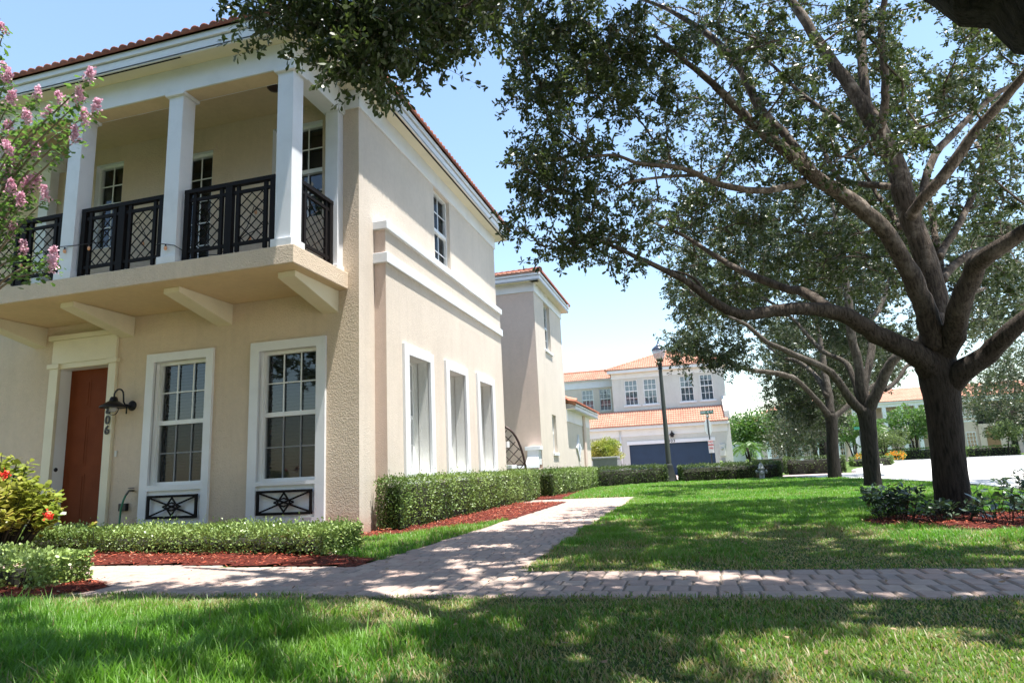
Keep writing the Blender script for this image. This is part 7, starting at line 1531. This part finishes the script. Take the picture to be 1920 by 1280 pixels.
# ------------------------------------------------------------------ trees
def smooth_path(pts, sub=3):
    if len(pts) < 3: return pts
    P = np.array(pts); out = []
    n = len(P)
    for i in range(n - 1):
        p0, p1, p2, p3 = P[max(i - 1, 0)], P[i], P[i + 1], P[min(i + 2, n - 1)]
        for k2 in range(sub):
            t = k2 / sub
            q = .5 * ((2 * p1) + (p2 - p0) * t + (2 * p0 - 5 * p1 + 4 * p2 - p3) * t * t + (3 * p1 - p0 - 3 * p2 + p3) * t ** 3)
            out.append(q)
    out.append(P[-1])
    return out
def oak(key, label, bark, leafm, nleaf, L, spread, twigs, limb_sides=12, hexa=False, group='street oaks', loc=None, name='oak_tree', droop=.15, twr=.005):
    limbs = TREE_LIMBS[key]
    t = thing(name, label, 'tree', (limbs[0][0][0], limbs[0][0][1], 0), group)
    mb = MB(); nodes = []
    for li, lb in enumerate(limbs):
        sp = smooth_path(lb, 4 if key in ('t0', 't1') else 3)
        pts = []; rs = []
        for i, q in enumerate(sp):
            w = .25 * q[3]
            w *= 0 if li == 0 else 1; pts.append((q[0] + random.gauss(0, w * .25), q[1] + random.gauss(0, w * .25), q[2] + random.gauss(0, w * .2))); rs.append(max(.004, q[3]) * (random.uniform(.96, 1.05) if li else 1))
        if pts[0][2] > .3 and li == 0:
            pts.insert(0, (pts[0][0], pts[0][1], -.1)); rs.insert(0, rs[0] * 1.1)
        mb.tube(pts, rs, limb_sides if li else limb_sides + 8, wob=.02)
        if li > 0: nodes += [(Vector(p), r) for p, r in zip(pts, rs)][len(pts) // 3:]
    cl = np.array([[int(v) / 100 for v in c.split(',')] for c in CLUMPS[key].split()])
    NP = np.array([list(n[0]) for n in nodes])
    order = np.argsort([np.min(np.linalg.norm(NP - c, axis=1)) for c in cl])
    nodes_p = [p for p in NP]
    for ci in order:                                         # small branches reaching every clump
        c = cl[ci]
        A = np.array(nodes_p)
        d = np.linalg.norm(A - c, axis=1) + np.maximum(0, A[:, 2] - c[2]) * .6
        j = int(np.argmin(d)); a = A[j]
        ln = np.linalg.norm(c - a)
        if ln < .05 or ln > 9: continue
        mid = (a + c) / 2 + rng.normal(0, .10 * ln, 3) + np.array([0, 0, .06 * ln])
        q1 = a * .75 + mid * .25 + rng.normal(0, .03 * ln, 3); q2 = mid * .5 + c * .5 + rng.normal(0, .05 * ln, 3)
        r0 = twr * (1.5 + 1.1 * min(ln, 2.5))
        mb.tube([tuple(a), tuple(q1), tuple(mid), tuple(q2), tuple(c)], [r0, r0 * .85, r0 * .65, r0 * .5, twr * .7], 5, cap=False)
        nodes_p += [mid, c]
    trunk = mb.build('trunk', bark, t, True)
    # twigs and leaves
    ls = np.ones(len(cl))
    if key + 'b' in CLUMPS:                                  # out-of-view crown, clumped with enlarged leaves to cast ground shade
        c2 = np.array([[int(v) / 100 for v in c.split(',')] for c in CLUMPS[key + 'b'].split()])
        cl = np.concatenate([cl, c2]); ls = np.concatenate([ls, np.full(len(c2), 2.1)])
    nT = len(cl) * twigs
    cen = np.repeat(cl, twigs, axis=0)
    td = unit(rng.normal(size=(nT, 3)) + np.array([0, 0, -droop]))
    tl = spread * rng.uniform(.55, 1.35, nT)
    st = cen + rng.normal(0, spread * .22, (nT, 3))
    en = st + td * tl[:, None]
    if twr > 0:
        S = unit(np.cross(td, rng.normal(size=(nT, 3)))) * twr * .45
        P4 = np.stack([st - S, st + S, en + S * .3, en - S * .3], 1).reshape(-1, 3)
        np_mesh('twigs', P4, np.arange(nT * 4), np.full(nT, 4), M['twig'], trunk)
    per = max(1, nleaf // nT)
    f = rng.uniform(.15, 1.05, (nT, per))
    # more leaves towards twig ends
    f = 1 - (1 - f) * .8
    P = (st[:, None, :] + td[:, None, :] * (tl[:, None] * f)[:, :, None]).reshape(-1, 3)
    P += rng.normal(0, spread * .045, P.shape)
    D = np.repeat(td, per, axis=0) * .55 + rng.normal(size=P.shape) * .75 + np.array([0, 0, -.15])
    Lr = L * rng.uniform(.65, 1.25, len(P)) * np.repeat(np.repeat(ls, twigs), per)
    leaves('crown', P, D, Lr, Lr * rng.uniform(.34, .48, len(P)), leafm, t, hexa)
    return t

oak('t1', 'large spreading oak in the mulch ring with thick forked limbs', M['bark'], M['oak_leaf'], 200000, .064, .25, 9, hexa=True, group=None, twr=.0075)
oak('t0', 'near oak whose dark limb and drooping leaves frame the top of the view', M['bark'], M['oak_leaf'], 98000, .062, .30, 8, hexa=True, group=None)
oak('t7', 'unseen oak added behind the viewer to block sky light', M['bark'], M['oak_leaf'], 30000, .26, .7, 8, hexa=False, group=None)  # added out of view, its crown cuts light on wall and lawn
oak('t8', 'unseen oak added behind and left of the viewer to block sky light', M['bark'], M['oak_leaf'], 30000, .26, .7, 8, hexa=False, group=None)  # second unseen oak, put in to lower the fill light
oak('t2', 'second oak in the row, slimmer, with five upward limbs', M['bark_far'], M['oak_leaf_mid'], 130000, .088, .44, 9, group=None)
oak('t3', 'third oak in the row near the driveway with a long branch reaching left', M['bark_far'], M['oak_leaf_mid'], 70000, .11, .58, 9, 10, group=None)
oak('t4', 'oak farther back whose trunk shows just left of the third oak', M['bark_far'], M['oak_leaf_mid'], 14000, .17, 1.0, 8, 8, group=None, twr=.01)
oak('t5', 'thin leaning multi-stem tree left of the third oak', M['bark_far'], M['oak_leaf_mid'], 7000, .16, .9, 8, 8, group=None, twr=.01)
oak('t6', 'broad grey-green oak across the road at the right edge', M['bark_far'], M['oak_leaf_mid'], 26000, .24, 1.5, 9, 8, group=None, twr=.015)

def small_tree(label, x, y, r, zc, h, m, nl, L, stems=3, name='small_tree', cat='tree', flat=.6, group=None):
    t = thing(name, label, cat, (x, y, 0), group)
    mb = MB()
    for i in range(stems):
        a = 2 * PI * i / stems + random.random()
        mb.tube([(x, y, -.05), (x + .15 * r * math.cos(a), y + .15 * r * math.sin(a), (zc) * .5), (x + .45 * r * math.cos(a), y + .45 * r * math.sin(a), zc)], [.03 * r + .02, .022 * r + .015, .01 * r + .005], 6)
    mb.build('trunk', M['bark_far'], t, True)
    nb = max(8, nl // 130)
    lob = []
    for i in range(nb):
        v = rng.normal(size=3); v /= np.linalg.norm(v); q = rng.uniform(.45, 1)
        lob.append((x + v[0] * r * q, y + v[1] * r * q, zc + v[2] * r * flat * q))
    lob = np.array(lob)
    idx = rng.integers(0, nb, nl)
    v = unit(rng.normal(size=(nl, 3)))
    P = lob[idx] + v * (r * .33 * rng.uniform(.5, 1.05, nl))[:, None] * [1, 1, .8]
    Lr = L * rng.uniform(.6, 1.3, nl)
    leaves('crown', P, v + rng.normal(size=P.shape) * .8, Lr, Lr * .5, M[m], t, False)
    return t
M['mid_green'] = leaf_mat('mid_green_leaf', [(0.0, (0.03, 0.075, 0.015)), (0.6, (0.07, 0.15, 0.03)), (1.0, (0.14, 0.24, 0.06))], .45, .3, (.2, .4, .05))
M['olive_green'] = leaf_mat('olive_green_leaf', [(0.0, (0.05, 0.08, 0.03)), (0.6, (0.11, 0.15, 0.06)), (1.0, (0.2, 0.25, 0.10))], .45, .3, (.25, .35, .08))
small_tree('bright lime rounded shrub behind the air conditioner', -4.35, 33.6, .75, 1.35, 0, 'lime_leaf', 14000, .085, name='rounded_shrub', cat='shrub', flat=1)
small_tree('green layered tree just right of the garage house corner', 4.4, 60, 2.3, 3.2, 0, 'mid_green', 5000, .26)
small_tree('second green layered tree left of the thin multi-stem tree', 7.2, 58, 2.3, 3.4, 0, 'mid_green', 5000, .26)
small_tree('shaded green tree behind the hydrant and driveway hedges', 8.6, 52, 1.8, 3.0, 0, 'mid_green', 3500, .22)
small_tree('leafy green tree between the second and third trunks', 13.0, 62, 1.9, 2.9, 0, 'mid_green', 3600, .24)
small_tree('flat topped olive tree left of the big trunk', 15.6, 63, 1.6, 2.0, 0, 'olive_green', 3000, .2, flat=.4)
small_tree('dense green tree touching the left side of the big trunk', 18.9, 66, 1.9, 3.5, 0, 'mid_green', 3800, .24, flat=.75)
small_tree('small yellow-green tree under the dense green tree', 17.2, 65, 1.0, 2.0, 0, 'olive_green', 1600, .2)
small_tree('small pale clipped tree before the arched porch', 25.0, 64, 1.25, 2.25, 0, 'olive_green', 2600, .18, stems=1, flat=.6)
small_tree('low reddish shrub at the corner of the arched porch', 27.0, 65, .6, .7, 0, 'olive_green', 700, .18, name='porch_shrub', cat='shrub', flat=1)
def palm(label, x, y, h, r, n):
    t = thing('palm', label, 'palm', (x, y, 0))
    MB().tube([(x, y, -.05), (x + .1, y, h * .5), (x, y, h)], [.12, .09, .08], 8).build('trunk', M['bark_far'], t, True)
    Ps = []; Ds = []
    for i in range(n):
        a = 2 * PI * i / n + random.random() * .3; el = random.uniform(-.1, 1.1)
        for k2 in range(26):
            s = (k2 + 3) / 29
            cx_ = x + r * s * math.cos(a) * math.cos(el * (1 - s)); cy_ = y + r * s * math.sin(a)
            cz_ = h + r * (s * math.sin(el) - .75 * s * s)
            for sg_ in (-1, 1):
                Ps.append((cx_, cy_, cz_)); Ds.append((-math.sin(a) * sg_ + math.cos(a) * .6, math.cos(a) * sg_ + math.sin(a) * .6, -.5))
    Ps = np.array(Ps); Ds = np.array(Ds)
    leaves('fronds', Ps, Ds, np.full(len(Ps), r * .34), np.full(len(Ps), .07), M['mid_green'], t, False)
palm('feathery palm before the balcony house, left of the olive tree', 16.0, 68, 3.6, 2.1, 14)
palm('small slim palm at the garage house corner behind the short hedge', 3.6, 50, 1.7, 1.3, 12)
for lab, x, y, m_ in (('orange flowering bush beside the far road lawn', 15.6, 60, 'orange_flower'), ('small orange flowering bush near the stop sign', 11.6, 52, 'orange_flower')):
    t = thing('flowering_bush', lab, 'bush', (x, y, 0))
    n = 500; v = unit(rng.normal(size=(n, 3))); P = np.array([x, y, .45]) + v * np.array([.75, .5, .35]) * rng.uniform(.5, 1, (n, 1))
    leaves('foliage', P[:260], v[:260], np.full(260, .2), np.full(260, .09), M['mid_green'], t, False)
    leaves('flower', P[260:], v[260:] + [0, 0, .6], np.full(240, .16), np.full(240, .11), M[m_], t, False)

# ------------------------------------------------------------------ shrubs round the big oak
def leafy_shrub(label, x, y, w, h, stems, per, L, m='shrub_leaf', name='shrub', bare=.08, group=None, lean=(0, 0)):
    t = thing(name, label, 'shrub', (x, y, 0), group)
    mb = MB(); P = []; D = []
    for i in range(stems):
        a = random.uniform(0, 2 * PI); rr = w * math.sqrt(random.random())
        e = Vector((x + math.cos(a) * rr + lean[0] * h, y + math.sin(a) * rr * .8 + lean[1] * h, h * random.uniform(.6, 1.05)))
        b = Vector((x + math.cos(a) * rr * .6 + random.gauss(0, .03), y + math.sin(a) * rr * .6, -.02))
        m1 = b.lerp(e, .5) + Vector((random.uniform(-.05, .05), random.uniform(-.05, .05), .03))
        mb.tube([b, m1, e], [.0045, .0035, .002], 5, cap=False)
        for k2 in range(per):
            s = random.uniform(bare, 1) ** .7
            q = (b.lerp(m1, s * 2) if s < .5 else m1.lerp(e, s * 2 - 1))
            ph = k2 * 2.4 + i
            P.append(tuple(q)); D.append((math.cos(ph) + random.gauss(0, .2), math.sin(ph) + random.gauss(0, .2), random.uniform(.1, .9)))
    mb.build('stems', M['hedge_wood_shade'], t)
    P = np.array(P); D = np.array(D)
    Lr = L * rng.uniform(.6, 1.2, len(P))
    leaves('foliage', P, D, Lr, Lr * .42, M[m], t, True, N=np.tile([0, 0, 1.0], (len(P), 1)) + rng.normal(0, .35, P.shape))
    return t
leafy_shrub('dark leafy shrub at the left edge of the oak mulch ring', 2.05, 8.25, .40, .40, 34, 14, .09)
leafy_shrub('low dark shrub just left of the big oak trunk', 2.5, 8.05, .30, .24, 22, 13, .08)
leafy_shrub('sparse young shrub with long pale leaves right in front of the oak trunk', 2.85, 7.75, .30, .38, 12, 9, .1)
leafy_shrub('pale-leaved shrub at the right foot of the oak trunk', 3.3, 8.0, .32, .26, 20, 12, .09)
leafy_shrub('tall dark shrub at the right edge of the frame', 3.95, 8.4, .45, .52, 46, 16, .09)
leafy_shrub('dark shrub behind the right-hand shrub in the mulch ring', 3.75, 9.2, .35, .50, 28, 15, .085)
leafy_shrub('dark shrub cut by the right edge of the view', 4.5, 8.6, .4, .50, 30, 16, .085)
leafy_shrub('dark shrub tucked behind the left side of the oak', 2.2, 8.9, .28, .34, 18, 14, .08)
sp = leafy_shrub('single weed seedling poking above the front hedge before the door', -6.9, 6.35, .03, .52, 2, 9, .06, 'lime_leaf', name='seedling', bare=.8)

# lime-leaved bush with red flowers at the left edge
ix = thing('flowering_bush', 'lime green bush with red flower heads at the left edge by the door', 'bush', (-7.6, 5.9, 0))
mb = MB(); P = []; D = []
for i in range(190):
    a = random.uniform(0, 2 * PI); rr = math.sqrt(random.random())
    e = Vector((-7.95 + math.cos(a) * rr * .98, 5.95 + math.sin(a) * rr * .55, .25 + (1 - rr * rr * .75) * 1.02 * random.uniform(.55, 1.0)))
    b = Vector((-7.9 + math.cos(a) * rr * .3, 5.95 + math.sin(a) * rr * .2, -.02)); m1 = b.lerp(e, .55) + Vector((0, 0, .06))
    mb.tube([b, m1, e], [.010, .007, .003], 5, cap=False)
    for k2 in range(24):
        s = random.uniform(.25, 1) ** .45
        q = b.lerp(m1, s * 2) if s < .5 else m1.lerp(e, s * 2 - 1)
        ph = k2 * 2.4
        P.append(tuple(q + Vector((random.gauss(0, .02), random.gauss(0, .02), random.gauss(0, .02))))); D.append((math.cos(ph), math.sin(ph), random.uniform(-.1, .9)))
mb.build('stems', M['hedge_wood_shade'], ix)
P = np.array(P); D = np.array(D); Lr = .095 * rng.uniform(.6, 1.2, len(P))
leaves('foliage', P, D, Lr, Lr * .6, M['lime_leaf'], ix, True, N=np.tile([0, 0, 1.0], (len(P), 1)) + rng.normal(0, .45, P.shape))
for (u_, v_, w_) in ((-7.27, 5.55, .96), (-7.55, 5.5, .95), (-7.5, 5.4, .2), (-6.72, 5.65, .50)):
    P = np.array([u_, v_, w_]) + rng.normal(0, .02, (60, 3)); 
    leaves('flower', P, rng.normal(size=(60, 3)) + [0, 0, .8], np.full(60, .028), np.full(60, .02), M['red_flower'], ix, True)

# ------------------------------------------------------------------ crape myrtle reaching in from the left
cm = thing('crape_myrtle', 'crape myrtle branches with pink blossom reaching in from the left', 'tree', (-7.0, 4.6, 0))
mb = MB()
tr0 = [(-7.1, 4.7, -.05), (-7.05, 4.65, 1.2), (-6.95, 4.6, 2.4), (-6.9, 4.6, 3.4)]
mb.tube(tr0, [.07, .06, .05, .04], 8)
tipdata = MYRTLE
P = []; D = []
for (tip, side_) in tipdata:
    tip = Vector(tip)
    a = Vector((-6.95, 4.62, max(2.2, tip.z - 1.2)))
    m1 = a.lerp(tip, .5) + Vector((0, 0, .22)); m2 = a.lerp(tip, .8) + Vector((0, 0, .12))
    pts = smooth_path([tuple(a), tuple(m1), tuple(m2), tuple(tip)], 4)
    mb.tube(pts, list(np.linspace(.016, .003, len(pts))), 5, cap=False)
    for i in range(64):
        s = random.uniform(.45, 1.0); k2 = min(len(pts) - 2, int(s * (len(pts) - 1))); q = Vector(pts[k2]).lerp(Vector(pts[k2 + 1]), random.random())
        ph = i * 2.4
        P.append(tuple(q + Vector((random.gauss(0, .045), random.gauss(0, .045), random.gauss(0, .045))))); D.append((math.cos(ph), math.sin(ph), random.uniform(-.7, .5)))
mb.build('branches', M['twig'], cm, True)
P = np.array(P); D = np.array(D); Lr = .06 * rng.uniform(.6, 1.25, len(P))
leaves('crown', P, D, Lr, Lr * .55, M['myrtle_leaf'], cm, True, N=np.tile([0, 0, 1.0], (len(P), 1)) + rng.normal(0, .5, P.shape))
for (tip, side_) in tipdata:
    n = 130
    ax = np.array([.35 * side_, -.1, .75]); ax /= np.linalg.norm(ax)
    s = rng.random(n) ** .8
    P = np.array(tip) + ax * (s * .13)[:, None] + unit(rng.normal(size=(n, 3))) * (.06 * (1 - s * .6) * rng.uniform(.3, 1, n))[:, None]
    leaves('blossom', P, rng.normal(size=(n, 3)), np.full(n, .026), np.full(n, .024), M['blossom'], cm, True)
bpy.context.view_layer.update()
